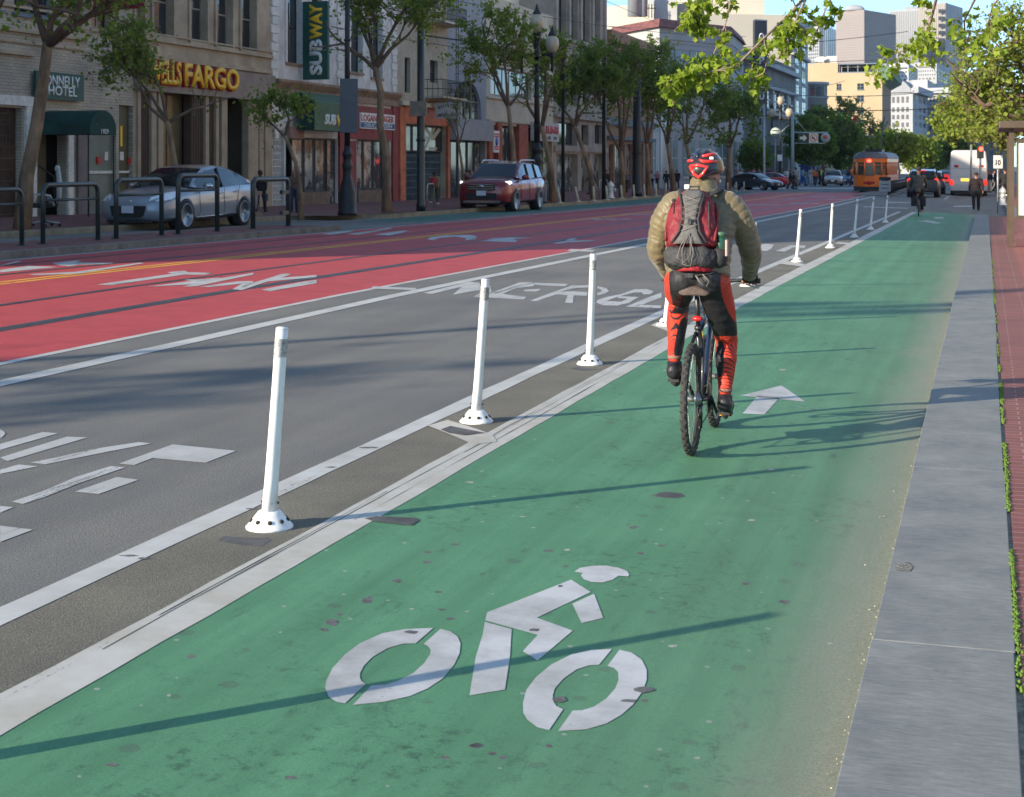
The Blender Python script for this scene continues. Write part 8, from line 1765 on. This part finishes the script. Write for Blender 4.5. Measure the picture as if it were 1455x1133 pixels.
 b.build('saddle',mat('worn_brown_saddle',(.085,.058,.048),.7,.25,25,.3,80),t,subsurf=1)
 b=MB();[b.tube([(sx*.02,.115,.950),(sx*.022,.205,.945),(sx*.015,.285,.965)],.0035,5)for sx in (-1,1)];b.build('saddle_rails',m_alu,t)
 b=MB();b.sphere((0,.232,.800),(.034,.022,.018),12,8);b.box(-.012,.012,.232,.262,.792,.808);b.build('rear_reflector',mat('red_reflector',(.55,.02,.02),.25,.2,60,coat=.6),t)
 Ms=Matrix.Translation((0,WBs,r))@Matrix.Rotation(steer,4,'Z')@Matrix.Translation((0,-WBs,-r))
 b=MB()
 for sx in (-1,1):b.tube([Ms@Vector((sx*.058,.875,.60)),Ms@Vector((sx*.058,.93,.47))],.017,8);b.tube([Ms@Vector((sx*.058,.93,.47)),Ms@Vector((sx*.058,WBs-.01,r))],.021,8)
 b.tube([Ms@Vector((-.058,.878,.60)),Ms@Vector((0,.862,.64)),Ms@Vector((.058,.878,.60))],.018,8);b.tube([Ms@Vector((0,.862,.64)),HTb],.019,8);b.build('fork',m_bk,t)
 ST=Vector((0,.775,.925));BR=Vector((0,.83,.985));b=MB();b.tube([HTt,ST],.018,8);b.tube([ST,BR],.018,8);b.build('stem',m_bk,t)
 b=MB();b.tube([(-.31,.795,1.0),(-.18,.82,1.0),(-.08,.83,.985),(.08,.83,.985),(.18,.82,1.0),(.31,.795,1.0)],.0125,10);hb=b.build('handlebar',m_bk,t)
 for sx in (-1,1):b=MB();b.tube([(sx*.325,.792,1.0),(sx*.205,.812,1.0)],.0175,10);b.build('grip',m_tyreb,hb);b=MB();b.tube([(sx*.20,.84,.985),(sx*.24,.875,.965),(sx*.31,.88,.945)],[.008,.006,.005],6);b.build('brake_lever',m_alu,hb)
 b=MB();b.lathe([(.022,.040),(.088,.044),(.092,.047),(.088,.050),(.022,.054)],BB,32,axis='x');b.build('chainring',m_sprk,t)
 b=MB()
 for k in range(6):rr_=.055-.006*k;b.lathe([(rr_,.026+.005*k),(rr_,.029+.005*k)],(0,0,r),20,axis='x');b.lathe([(rr_*.9,.029+.005*k),(rr_*.9,.031+.005*k)],(0,0,r),16,axis='x')
 b.build('cassette',m_alu,t)
 b=MB();b.tube([BB+Vector((.047,0,.090)),Vector((.038,0,r+.048))],.004,4);b.tube([BB+Vector((.047,-.01,-.090)),Vector((.040,.05,r-.18)),Vector((.040,.02,r-.10)),Vector((.038,-.02,r-.048))],.004,4);b.build('chain',m_sprk,t)
 b=MB();b.tube([(.05,.0,r-.04),(.052,.02,r-.10),(.048,.045,r-.18)],[.014,.012,.010],6);[b.lathe([(.022,.038),(.022,.046)],c,12,axis='x')for c in ((0,.02,r-.10),(0,.048,r-.18))];b.build('derailleur',m_sprk,t)
 PD_={}
 for sx,a in ((1,ca),(-1,ca+math.pi)):
  e=BB+Vector((sx*.075,math.cos(a)*.17,math.sin(a)*.17));b=MB();b.tube([BB+Vector((sx*.055,0,0)),e],[.014,.010],8);b.build('crank',m_sprk,t)
  b=MB();b.box(e.x+sx*.01,e.x+sx*.10,e.y-.045,e.y-.033,e.z-.010,e.z+.010);b.box(e.x+sx*.01,e.x+sx*.10,e.y+.033,e.y+.045,e.z-.010,e.z+.010);b.box(e.x+sx*.012,e.x+sx*.020,e.y-.033,e.y+.033,e.z-.010,e.z+.010);b.box(e.x+sx*.090,e.x+sx*.098,e.y-.033,e.y+.033,e.z-.010,e.z+.010);b.tube([e,e+Vector((sx*.09,0,0))],.008,6);pd=b.build('pedal',m_sprk,t)
  b=MB();b.box(e.x+sx*.025,e.x+sx*.085,e.y-.050,e.y-.0455,e.z-.008,e.z+.008);b.build('pedal_reflector',mat('amber_reflector_glow',(.7,.25,.01),.3,.1,60,emit=(1,.35,.02),estr=.25),pd);PD_[sx]=e+Vector((sx*.055,0,.012))  # faint emission stands for the reflector's glint; it is no lamp
 b=MB();b.tube([(0,.79,.97),(-.05,.72,.90),(-.02,.66,.80),(0,.45,.66),(.01,.31,.62),(.055,.14,.55),(.058,.02,.38)],.004,5);b.tube([(.05,.80,.97),(.06,.70,.88),(.02,.60,.74)],.004,5);b.build('cable',m_gold,t)
 return PD_
rc=G(983,646.5);fc=G(1016.5,605.5);dirv=Vector((fc.x-rc.x,fc.y-rc.y));RZ=-math.atan2(dirv.x,dirv.y);print('bike',rc,fc,dirv.length,math.degrees(RZ))
slope=math.atan2(fc.z-rc.z,dirv.length)
BZ=.003;bike=thing('bicycle','black and blue mountain bicycle ridden by the cyclist with the red backpack','bicycle',(rc.x,rc.y,rc.z+BZ),RZ);PED=bicycle(bike,ca=R(-44))
BS=0.97;bike.scale=(BS,)*3
RAISE=0
rider=thing('person','cyclist in olive puffer jacket and red and black tights riding in the green lane','person',(rc.x,rc.y,rc.z+BZ),RZ);rider.scale=(BS,)*3
V3=Vector
hipc=V3((-.005,.19,1.07));HIP={-1:V3((-.095,.21,1.05)),1:V3((.095,.21,1.045))}
KN={-1:V3((-.175,.60,.86)),1:V3((.13,.545,.595))}
PL,PR=PED[-1],PED[1]
AN={-1:V3((PL.x-.005,PL.y-.13,PL.z+.115)),1:V3((PR.x+.02,PR.y-.15,PR.z+.125))}
KN[1]=V3((.15,.49,.635));
SH={-1:V3((-.19,.41,1.50)),1:V3((.19,.41,1.50))}
EL={-1:V3((-.27,.50,1.215)),1:V3((.275,.52,1.215))}
WR={-1:V3((-.262,.735,1.035)),1:V3((.262,.735,1.035))}
NK=V3((0,.45,1.55));HD=V3((.014,.515,1.682))
m_sk=mat('cyclist_skin',(.42,.21,.15),.5,.06,12,.1,60)
b=MB();
b.sphere(HD,(.077,.100,.115),18,12);b.sphere(HD+V3((.0,.098,-.01)),(.014,.022,.026),8,6);b.sphere(HD+V3((0,.07,-.075)),(.045,.04,.035),10,6)
for s in (-1,1):b.sphere(HD+V3((s*.079,.0,-.01)),(.013,.022,.034),8,6)
limb(b,[NK,HD+V3((0,-.03,-.06))],[.062,.056]);b.sphere((0,.33,1.33),(.15,.11,.20));b.sphere((0,.23,1.13),(.14,.11,.13))
for s in (-1,1):
 limb(b,[HIP[s],KN[s],AN[s]],[.085,.055,.036]);limb(b,[SH[s],EL[s],WR[s]],[.052,.042,.028]);b.tube([AN[s]+V3((0,-.03,-.05)),AN[s]+V3((0,.17,-.09))],[.032,.028],8)
rb=put('body',meshed(b,.010,2),m_sk,rider,False)
for s in (-1,1):
 b=MB();gr=V3((s*.265,.802,1.0));pal=gr+V3((0,-.035,.022));b.sphere(pal,(.043,.045,.020),12,8);b.tube([WR[s],pal],[.030,.030],10)
 for k,ln in enumerate((.9,1.0,.95,.78)):
  x=gr.x+s*(-.033+.022*k);pts=[V3((x,gr.y-.02,gr.z+.030)),V3((x,gr.y+.018*ln,gr.z+.028)),V3((x,gr.y+.034*ln,gr.z+.004)),V3((x,gr.y+.022*ln,gr.z-.020)),V3((x,gr.y+.004,gr.z-.026))];b.tube(pts,[.0105,.0100,.0095,.0088,.0075],7)
 b.tube([pal+V3((-s*.035,0,-.005)),gr+V3((-s*.052,.0,-.006)),gr+V3((-s*.050,.018,-.024))],[.012,.011,.009],7);me=meshed(b,.0045,1);o=put('hand',me,m_sk,rider,False)
 b=MB();b.sphere(pal+V3((0,.002,.002)),(.048,.048,.026),12,8);b.tube([WR[s]+V3((0,-.015,.003)),pal],[.040,.036],10)
 for k in range(4):x=gr.x+s*(-.033+.022*k);b.tube([V3((x,gr.y-.02,gr.z+.031)),V3((x,gr.y+.018,gr.z+.030)),V3((x,gr.y+.032,gr.z+.012))],[.0135,.013,.0125],7)
 b.tube([pal+V3((-s*.035,0,-.003)),gr+V3((-s*.048,-.004,.0))],[.0145,.0135],7);put('glove',meshed(b,.006,1),PC['black'],o,False)
def baffled(b,pts,rads,pitch=.055,amp=.011,n=20,flat=1.0,sub=6,seed=0,upv=None):
 """tube whose radius swells between seams"""
 rr=random.Random(seed);P=[V3(p)for p in pts];ln=[0]
 for a,c in zip(P[:-1],P[1:]):ln.append(ln[-1]+(c-a).length)
 T=ln[-1];m=int(T/(pitch/sub));Q=[];Rr=[]
 def cr(t):
  t=min(max(t,0),T-1e-6)
  for i in range(len(P)-1):
   if ln[i]<=t<=ln[i+1]:
    f=(t-ln[i])/(ln[i+1]-ln[i]);a=P[max(i-1,0)];p=P[i];q=P[i+1];d=P[min(i+2,len(P)-1)]
    return.5*((2*p)+(-a+q)*f+(2*a-5*p+4*q-d)*f*f+(-a+3*p-3*q+d)*f**3),rads[i]+(rads[i+1]-rads[i])*f
 for k in range(m+1):
  p,r=cr(T*k/m);ph=(T*k/m)/pitch;w=abs(math.sin(math.pi*ph))**.55;Q.append(p);Rr.append(r-amp+amp*w)
 b.tube(Q,Rr,n,flat=flat,up=upv)
b=MB()
for s in (-1,1):
 baffled(b,[SH[s]+V3((-s*.12,.01,.035)),SH[s]+V3((-s*.02,0,.0)),SH[s]+V3((s*.045,.01,-.085)),SH[s].lerp(EL[s],.6)+V3((s*.030,-.01,-.01)),EL[s]+V3((s*.022,-.015,-.01)),EL[s].lerp(WR[s],.5)+V3((s*.014,0,-.008)),WR[s]+V3((0,-.03,.0))],[.070,.088,.085,.079,.072,.060,.045],.036,.0068,24,seed=s)
b2=MB();
tp=[(.01,.205,1.065),(0,.225,1.13),(0,.28,1.25),(0,.34,1.37),(0,.395,1.48),(0,.43,1.55)];tw=[.200,.205,.210,.228,.220,.130];td=[.140,.145,.145,.140,.125,.09]
sub=78;vs=[];n=32;Tn=len(tp)-1
for k in range(sub+1):
 u=k/sub*Tn;i=min(Tn-1,int(u));f=u-i;p=V3(tp[i]).lerp(V3(tp[i+1]),f);wv=tw[i]+(tw[i+1]-tw[i])*f;dv=td[i]+(td[i+1]-td[i])*f;q=abs(math.sin(math.pi*k/sub*13))**.5*.009-.009
 ax=V3((0,.35,.94));cy_=V3((0,.94,-.35))
 for j in range(n):a=2*math.pi*j/n;vs.append(p+V3((math.cos(a)*(wv+q),0,0))+cy_*math.sin(a)*(dv+q))
b.add(vs,[(i*n+j,i*n+(j+1)%n,(i+1)*n+(j+1)%n,(i+1)*n+j)for i in range(sub)for j in range(n)]+[tuple(range(n-1,-1,-1)),tuple(range(sub*n,sub*n+n))])
b.tube([(0,.43,1.54),(0,.465,1.60),(0,.482,1.655)],[.108,.092,.083],18)
m_puf=mat('olive_puffer_fabric',(.150,.118,.060),.48,.14,9,.4,22,spec=.4);NJ,LJ,BJ=nodes_of(m_puf);BJ.inputs['Sheen Weight'].default_value=.25
jk=put('puffer_jacket',meshed(b,.006,1,'jk'),m_puf,rider,False);crumple(jk,.013,.05)
for s in (-1,1):b=MB();b.tube([WR[s]+V3((0,-.045,.003)),WR[s]+V3((0,-.005,.0))],[.043,.038],14);b.build('cuff',PC['black'],jk)
b=MB();b.sphere((0,.205,1.075),(.172,.128,.105),20,12);b.sphere((-.075,.155,1.045),(.095,.085,.105),16,10);b.sphere((.075,.155,1.045),(.095,.085,.105),16,10)
for s in (-1,1):
 calf=KN[s].lerp(AN[s],.32)+V3((0,-.028,0));limb(b,[HIP[s]+V3((0,0,-.01)),HIP[s].lerp(KN[s],.5)+V3((s*.006,0,-.008)),KN[s],calf,KN[s].lerp(AN[s],.72),AN[s]+V3((0,0,.03))],[.110,.094,.069,.068,.050,.042],16)
m_ti=mat('patterned_tights',(.012,.012,.015),.6,0);N,L,B=nodes_of(m_ti);tc=N.new('ShaderNodeTexCoord');O=tc.outputs['Object'];X_,Y_,Z_=(sepx(N,L,O,i)for i in range(3))
def band(v,lo,hi,soft=.003):
 a=math_(N,L,'GREATER_THAN',v,lo);c=math_(N,L,'LESS_THAN',v,hi);return math_(N,L,'MULTIPLY',a,c)
ax_=math_(N,L,'ABSOLUTE',X_)
wv=N.new('ShaderNodeTexWave');wv.wave_type='RINGS';wv.rings_direction='X';wv.inputs['Scale'].default_value=17;wv.inputs['Distortion'].default_value=.6;L.new(mapping(N,L,O,(1,1,1),(0,-.5,-.62)),wv.inputs['Vector'])
lines=math_(N,L,'GREATER_THAN',wv.outputs['Fac'],.16)
zq=math_(N,L,'DIVIDE',math_(N,L,'SUBTRACT',Z_,1.02),.19);th_=math_(N,L,'GREATER_THAN',math_(N,L,'SUBTRACT',ax_,math_(N,L,'MULTIPLY',math_(N,L,'MULTIPLY',zq,zq),.035)),.158)
isr=math_(N,L,'GREATER_THAN',X_,0)
topk=math_(N,L,'ADD',.81,math_(N,L,'MULTIPLY',isr,-.13))
low=math_(N,L,'LESS_THAN',Z_,topk)
ov=N.new('ShaderNodeVectorMath');ov.operation='DISTANCE';
cx=N.new('ShaderNodeCombineXYZ');L.new(math_(N,L,'ADD',-.112,math_(N,L,'MULTIPLY',isr,.228)),cx.inputs[0]);L.new(Y_,cx.inputs[1]);L.new(math_(N,L,'ADD',.175,math_(N,L,'MULTIPLY',isr,-.0361)),cx.inputs[2])
cz=N.new('ShaderNodeCombineXYZ');L.new(X_,cz.inputs[0]);L.new(Y_,cz.inputs[1]);L.new(math_(N,L,'MULTIPLY',Z_,.26),cz.inputs[2]);L.new(cz.outputs[0],ov.inputs[0]);L.new(cx.outputs[0],ov.inputs[1])
oval=math_(N,L,'LESS_THAN',ov.outputs['Value'],.030)
red=math_(N,L,'MAXIMUM',math_(N,L,'MULTIPLY',low,math_(N,L,'SUBTRACT',1,oval)),th_)
red=math_(N,L,'MULTIPLY',red,lines)
L.new(mix(N,L,(.012,.012,.015),(.60,.045,.018),red),B.inputs['Base Color']);bumpn(N,L,B,noise(N,L,O,140,3),.15,.004)
crumple(put('tights',meshed(b,.008,3,'ti'),m_ti,rider,False),.010,.05)
b=MB();b.tube([(0,.195,1.085),(0,.202,1.135)],[.182,.188],24,flat=.74);put('shirt_hem',meshed(b,.009,2),mat('red_hem',(.30,.012,.02),.7,.15,8,.4,30),rider,False)
for s,P_ in ((-1,PL),(1,PR)):
 A=AN[s];heel=A+V3((0,-.035,-.055));toe=V3((P_.x,P_.y+.075,P_.z+.028));d=(toe-heel).normalized();b=MB();b.tube([heel,heel.lerp(toe,.35)+V3((0,0,.008)),heel.lerp(toe,.7),toe],[.047,.050,.054,.040],14);b.tube([A+V3((0,0,.01)),A+V3((0,.0,-.04))],[.046,.046],12);b.sphere(heel+V3((0,-.008,.008)),(.046,.040,.050),10,8)
 sh=put('shoe',meshed(b,.007,2),mat('black_cycling_shoe',(.022,.020,.024),.4,.3,14,.3,50),rider,False)
 b=MB();n_=V3((0,-d.z,d.y));
 b.tube([heel-n_*.046,heel.lerp(toe,.5)-n_*.048,toe-n_*.036],[.021,.024,.018],8,flat=1.8)
 for k in range(7):q=heel.lerp(toe,k/6)-n_*.052;b.box(q.x-.034,q.x+.034,q.y-.010,q.y+.010,q.z-.008,q.z+.008)
 b.build('sole',m_tyreb,sh)
 b=MB();b.tube([A+V3((0,0,.025)),A+V3((0,0,.045))],[.042,.042],12);b.build('sock_edge',mat('sock_cloth_%d'%s,(.25,.13,.10),.8,.1),sh)
m_hb=mat('black_helmet_shell',(.022,.020,.022),.3,.2,10,coat=.5);m_hr=mat('red_helmet_shell',(.68,.035,.03),.28,.08,10,coat=.6);m_hn=mat('navy_helmet_shell',(.015,.022,.055),.3,.1,10,coat=.6)
def helmet(t,c,m1=m_hb,m2=m_hr,m3=m_hn,tilt=R(7)):
 Mh=Matrix.Translation(c)@Matrix.Rotation(tilt,4,'X')@Matrix.Rotation(R(-12),4,'Z');b=MB();n,m=32,14;vs=[]
 def pt(u,v,e=0):
  an=2*math.pi*u;el=-.22+(math.pi/2+.22)*v;rx,ry,rz_=.115+e,.148+e,.118+e;return Mh@V3((rx*math.cos(el)*math.cos(an),ry*math.cos(el)*math.sin(an),rz_*math.sin(el)+.02))
 for i in range(m+1):
  for j in range(n):vs.append(pt(j/n,i/m))
 b.add(vs,[(i*n+j,i*n+(j+1)%n,(i+1)*n+(j+1)%n,(i+1)*n+j)for i in range(m)for j in range(n)],0,True);h=b.build('helmet',m1,t)
 def ridge(pts,r_,mm,nm='shell_ridge',fl=.55):
  b=MB();P=[pt(u,v,.004)for u,v in pts];Q=[]
  for a,c2 in zip(P[:-1],P[1:]):Q+=[a,a.lerp(c2,.5)]
  b.tube(P,[r_*.4]+[r_*.72]*(len(P)-2)+[r_*.4],8);b.build(nm,mm,h)
 ridge([(.95,.38),(.88,.40),(.80,.42),(.76,.48)],.016,m2);ridge([(.04,.62),(.93,.64),(.85,.62),(.78,.60)],.017,m2)
 ridge([(.55,.36),(.62,.40),(.70,.44)],.015,m2);ridge([(.30,.80),(.5,.80),(.68,.70),(.73,.55)],.019,m3);ridge([(.22,.85),(.05,.86),(.85,.80),(.78,.70)],.016,m3);ridge([(.45,.55),(.58,.60),(.69,.58)],.013,m3)
 b=MB();lp=[pt(.68,.26,.006),pt(.76,.30,.010),pt(.84,.26,.006),pt(.80,.06,.004),pt(.76,-.06,.004),pt(.72,.06,.004),pt(.68,.26,.006)];b.tube(lp,.012,8);b.build('nape_loop',m2,h)
 b=MB();b.tube([pt(.06,.12,-.002),pt(.9,.10,0),pt(.80,-.03,.0),pt(.70,-.03,0),pt(.6,.10,0),pt(.44,.12,-.002)],.010,8);b.build('rear_cradle',m1,h)
 b=MB();q=pt(.875,.47,.022);b.box(q.x-.012,q.x+.012,q.y-.006,q.y+.006,q.z-.008,q.z+.008);b.build('sticker',m_letw,h)
 for s,u in ((-1,.46),(1,.04)):b=MB();b.tube([pt(u,.02),c+V3((s*.070,.01,-.10)),c+V3((s*.03,.06,-.145))],.005,5,flat=.4);b.build('chin_strap',m1,h)
helmet(rider,HD+V3((-.005,-.008,.030)))
b=MB();b.sphere(HD+V3((0,-.035,-.03)),(.072,.060,.070),14,10);b.build('hair',mat('grey_brown_hair',(.09,.065,.05),.7,.3,30),rider)
for s in (1,):b=MB();b.sphere(HD+V3((s*.088,-.004,-.030)),(.008,.008,.012),8,6);b.build('earphone',m_letw,rider)
pk=thing('backpack','red and grey hiking backpack with bungee cords on the back of the cyclist','backpack',(rc.x,rc.y,rc.z+BZ),RZ);pk.scale=(BS,)*3
def shell(b,cs,n=28,e=2.6):
 """stack of super-ellipse sections: (centre, half width, half depth)"""
 vs=[];ax=V3((0,.93,-.36))
 for c,wv,dv in cs:
  for j in range(n):
   a=2*math.pi*j/n;ca_,sa_=math.cos(a),math.sin(a);vs.append(V3(c)+V3((wv*math.copysign(abs(ca_)**(2/e),ca_),0,0))+ax*(dv*math.copysign(abs(sa_)**(2/e),sa_)))
 k=len(cs);b.add(vs,[(i*n+j,i*n+(j+1)%n,(i+1)*n+(j+1)%n,(i+1)*n+j)for i in range(k-1)for j in range(n)]+[tuple(range(n-1,-1,-1)),tuple(range((k-1)*n,k*n))],0,True)
m_pr=mat('red_pack_nylon',(.19,.015,.022),.6,.22,7,.8,16);m_pg=mat('grey_pack_nylon',(.10,.095,.09),.65,.15,8,.5,20);m_pb=mat('charcoal_pack_nylon',(.035,.034,.036),.7,.2,8,.6,20);m_cord=mat('grey_bungee_cord',(.20,.18,.16),.7,.15,40)
def pc(z):
 return (-.022,.075+(z-1.05)*.42,1.11+(z-1.035)*1.03)
secs=[(1.035,.110,.070),(1.06,.150,.090),(1.12,.170,.100),(1.20,.168,.102),(1.30,.158,.100),(1.38,.142,.094),(1.45,.114,.082),(1.49,.080,.060),(1.505,.035,.03)]
def cut(lo,hi,g=0.0,gd=0.0):
 out=[]
 zs=sorted({lo,hi,*[s[0]for s in secs if lo<s[0]<hi]})
 for z in zs:
  w_,d_=interp([(s[0],s[1],s[2])for s in secs][::-1],z);out.append((pc(z),w_+g,d_+gd))
 return out
b=MB();shell(b,cut(1.15,1.505));mb_=b.build('main_bag',m_pr,pk,subsurf=1);crumple(mb_,.030,.06,2)
b=MB();shell(b,cut(1.035,1.165,.004,.004));crumple(b.build('base_panel',m_pb,pk,subsurf=1),.026,.06,2)
def on_back(x,z,out=0.0):
 w_,d_=interp([(s[0],s[1],s[2])for s in secs][::-1],z);k=min(1,abs(x)/w_);d=d_*(1-k**2.6)**(1/2.6);c=V3(pc(z));return c+V3((x,0,0))-V3((0,.93,-.36))*(d+out)
b=MB();rows=[];zz=[1.16,1.20,1.25,1.30,1.35,1.40,1.44,1.475,1.495];ww=[.100,.070,.046,.038,.042,.056,.068,.068,.05]
for z,wv in zip(zz,ww):rows.append([on_back(wv*k/4,z,.010 if abs(k)<4 else.003)for k in range(-4,5)])
vs=sum(rows,[]);b.add(vs,[(i*9+j,i*9+j+1,(i+1)*9+j+1,(i+1)*9+j)for i in range(len(rows)-1)for j in range(8)],0,True);o=b.build('centre_panel',m_pg,pk,fix=False);md=o.modifiers.new('s','SOLIDIFY');md.thickness=.006
b=MB()
for s in (-1,1):b.tube([on_back(s*.11,1.165,.014),on_back(s*.062,1.23,.014),on_back(s*.050,1.30,.014),on_back(s*.058,1.38,.014),on_back(s*.075,1.46,.012)],.007,6)
b.build('compression_straps',m_pb,pk)
b=MB();zl=[1.44,1.405,1.37,1.335,1.30,1.265,1.23];side=1;pts=[]
for i,z in enumerate(zl):pts.append(on_back(side*(.050 if z>1.25 else.060),z,.020));side*=-1
b.tube(pts,.0024,5);side=-1;pts=[]
for z in zl:pts.append(on_back(side*.050,z,.021));side*=-1
b.tube(pts,.0024,5)
lp=[on_back(.0,1.22,.024),on_back(-.045,1.14,.03),on_back(-.065,1.075,.035),on_back(-.02,1.05,.035),on_back(.018,1.09,.034),on_back(.010,1.19,.026)];b.tube(lp,.0024,5)
b.tube([on_back(.005,1.20,.026),on_back(.035,1.10,.034),on_back(.018,1.03,.034),on_back(-.03,1.04,.036),on_back(-.035,1.12,.032),on_back(0,1.215,.026)],.0024,5);b.build('bungee_cord',m_cord,pk)
b=MB();q=on_back(0,1.285,.022);b.box(q.x-.010,q.x+.010,q.y-.010,q.y,q.z-.018,q.z+.018);b.build('cord_lock',m_pb,pk)
for x0,x1,z0,z1 in ((-.118,-.108,1.34,1.43),(.10,.118,1.25,1.42)):
 b=MB();b.tube([on_back(x0,z1,.004),on_back((x0+x1)/2,(z0+z1)/2,.006),on_back(x1,z0,.004)],.006,6);b.build('zip',m_pb,pk)
b=MB();q=on_back(-.125,1.44,.02);b.sphere(q,(.016,.012,.012),8,6);b.build('buckle',m_pb,pk)
for s in (-1,1):
 b=MB();b.tube([on_back(s*.13,1.43,.002),on_back(s*.15,1.36,.004),on_back(s*.155,1.26,.004),on_back(s*.15,1.19,.002)],.010,6);b.build('side_seam',m_pr,pk)
 b=MB();b.tube([(s*.08-.02,.23,1.56),(s*.12,.38,1.600),(s*.125,.50,1.55),(s*.135,.53,1.46)],[.022,.026,.026,.022],8,flat=.35);b.build('shoulder_strap',m_pb,pk)
b=MB();b.tube([(-.185,.18,1.145),(-.10,.085,1.09),(0,.060,1.08),(.10,.085,1.09),(.185,.18,1.145)],.013,6,flat=.5);b.box(-.05,.0,.040,.052,1.068,1.094);b.build('hip_belt',m_pb,pk)
b=MB();b.tube([(.02,.050,1.08),(.045,.035,1.045),(.075,.045,1.025)],.012,6,flat=.3);b.tube([(.06,.050,1.09),(.10,.04,1.05),(.085,.04,1.015)],.012,6,flat=.3);b.build('loose_strap',m_cord,pk)
b=MB();b.tube([on_back(-.03,1.495,.0),on_back(-.03,1.52,.01),on_back(.03,1.52,.01),on_back(.03,1.495,.0)],.008,6,flat=.5);b.build('grab_handle',m_pb,pk)
b=MB();q=on_back(-.045,1.50,.012)+V3((0,0,.02));b.box(q.x-.015,q.x+.015,q.y-.004,q.y+.004,q.z-.016,q.z+.012);b.build('label_tag',m_letw,pk)
bt=thing('water_bottle','dark green bottle in the right side pocket of the backpack','bottle',(rc.x,rc.y,rc.z+BZ),RZ);bt.scale=(BS,)*3;q=V3((.160,.135,1.17));b=MB();b.lathe([(.034,0),(.036,.01),(.036,.13),(.030,.15)],q,16);b.build('bottle_body',mat('dark_green_bottle',(.012,.06,.025),.2,.2,8,coat=.5),bt);b=MB();b.lathe([(.031,.15),(.031,.175),(.0,.178)],q,14);b.build('lid',mat('green_lid',(.07,.13,.08),.4,.1),bt)
b=MB();b.sphere((.150,.125,1.19),(.052,.055,.065),14,10);b.build('side_pocket',m_pb,pk)
b=MB();b.box(.192,.206,.07,.13,1.20,1.30);b.build('pouch',mat('pale_pink_pouch',(.42,.32,.30),.7,.1),pk,bevel=.004)
# second cyclist, far ahead
def second():
 g=G(1305,307.5);Zd=g.x*FX_+g.y*FY_;s=1.04;rz=R(2);t=thing('bicycle','dark bicycle with black panniers ridden by the distant cyclist','bicycle',(g.x,g.y,g.z+.005),rz);t.scale=(s,)*3;pd=bicycle(t,low=True,ca=R(-70))
 for sx in (-1,1):b=MB();b.box(sx*.07,sx*.26,-.16,.16,.36,.72);b.build('pannier',PC['black'],t,bevel=.04)
 b=MB();b.sphere((0,-.17,.80),(.04,.03,.03),8,6);b.build('rear_light',m_tail,t)
 u=thing('person','distant cyclist in a brown grey coat riding away at the end of the green lane','person',(g.x,g.y,g.z+.005),rz);u.scale=(s,)*3
 bb=MB();bb.sphere((0,.40,1.64),(.078,.098,.115),12,8);limb(bb,[(0,.36,1.45),(0,.38,1.55)],[.055,.05]);bb.sphere((0,.28,1.2),(.15,.1,.2));jb=MB();jb.sphere((0,.27,1.25),(.20,.14,.25),16,10);jb.sphere((0,.20,1.05),(.19,.15,.17),16,10);jb.tube([(-.02,.05,1.0),(-.02,.02,.85)],[.17,.21],14,flat=.5);tr=MB();tr.sphere((0,.2,.98),(.16,.12,.11))
 for sx in (-1,1):
  K=V3((sx*.12,.56,.80 if sx<0 else.60));A=pd[sx]+V3((0,-.12,.11));limb(bb,[V3((sx*.09,.22,.95)),K,A],[.08,.055,.038]);limb(tr,[V3((sx*.09,.22,.95)),K,A],[.10,.072,.055]);S_,E_,W_=V3((sx*.19,.38,1.42)),V3((sx*.27,.50,1.2)),V3((sx*.28,.76,1.03));limb(bb,[S_,E_,W_],[.05,.042,.03]);limb(jb,[S_,E_,W_.lerp(E_,.1)],[.075,.065,.05]);bb.sphere((sx*.28,.80,1.01),(.04,.045,.03));bb.tube([A+V3((0,-.04,-.05)),A+V3((0,.17,-.08))],[.042,.036],8)
 put('body',meshed(bb,.016,2),m_skin,u,False);put('coat',meshed(jb,.016,3),cm('brown_grey_coat',(.085,.075,.062)),u,False);put('trousers',meshed(tr,.016,2),PC['black'],u,False)
 b=MB();b.sphere((0,.40,1.70),(.10,.13,.09),14,8);b.build('helmet',PC['dark'],u)
second()
# air
def haze():
 b=MB();b.box(-720,720,-220,1520,-3.2,126);mh=bpy.data.materials.new('thin_haze');mh.use_nodes=True ;nt=mh.node_tree;nt.nodes.remove(nt.nodes['Principled BSDF'])
 v=nt.nodes.new('ShaderNodeVolumePrincipled');v.inputs['Color'].default_value=(.86,.92,1,1);v.inputs['Density'].default_value=.00010;v.inputs['Anisotropy'].default_value=.2
 nt.links.new(v.outputs[0],nt.nodes['Material Output'].inputs['Volume']);o=b.build('haze',mh);tag(o,'thin pale blue air haze over the far street and skyline',kind='stuff')
haze()
print('objects',len(bpy.data.objects))
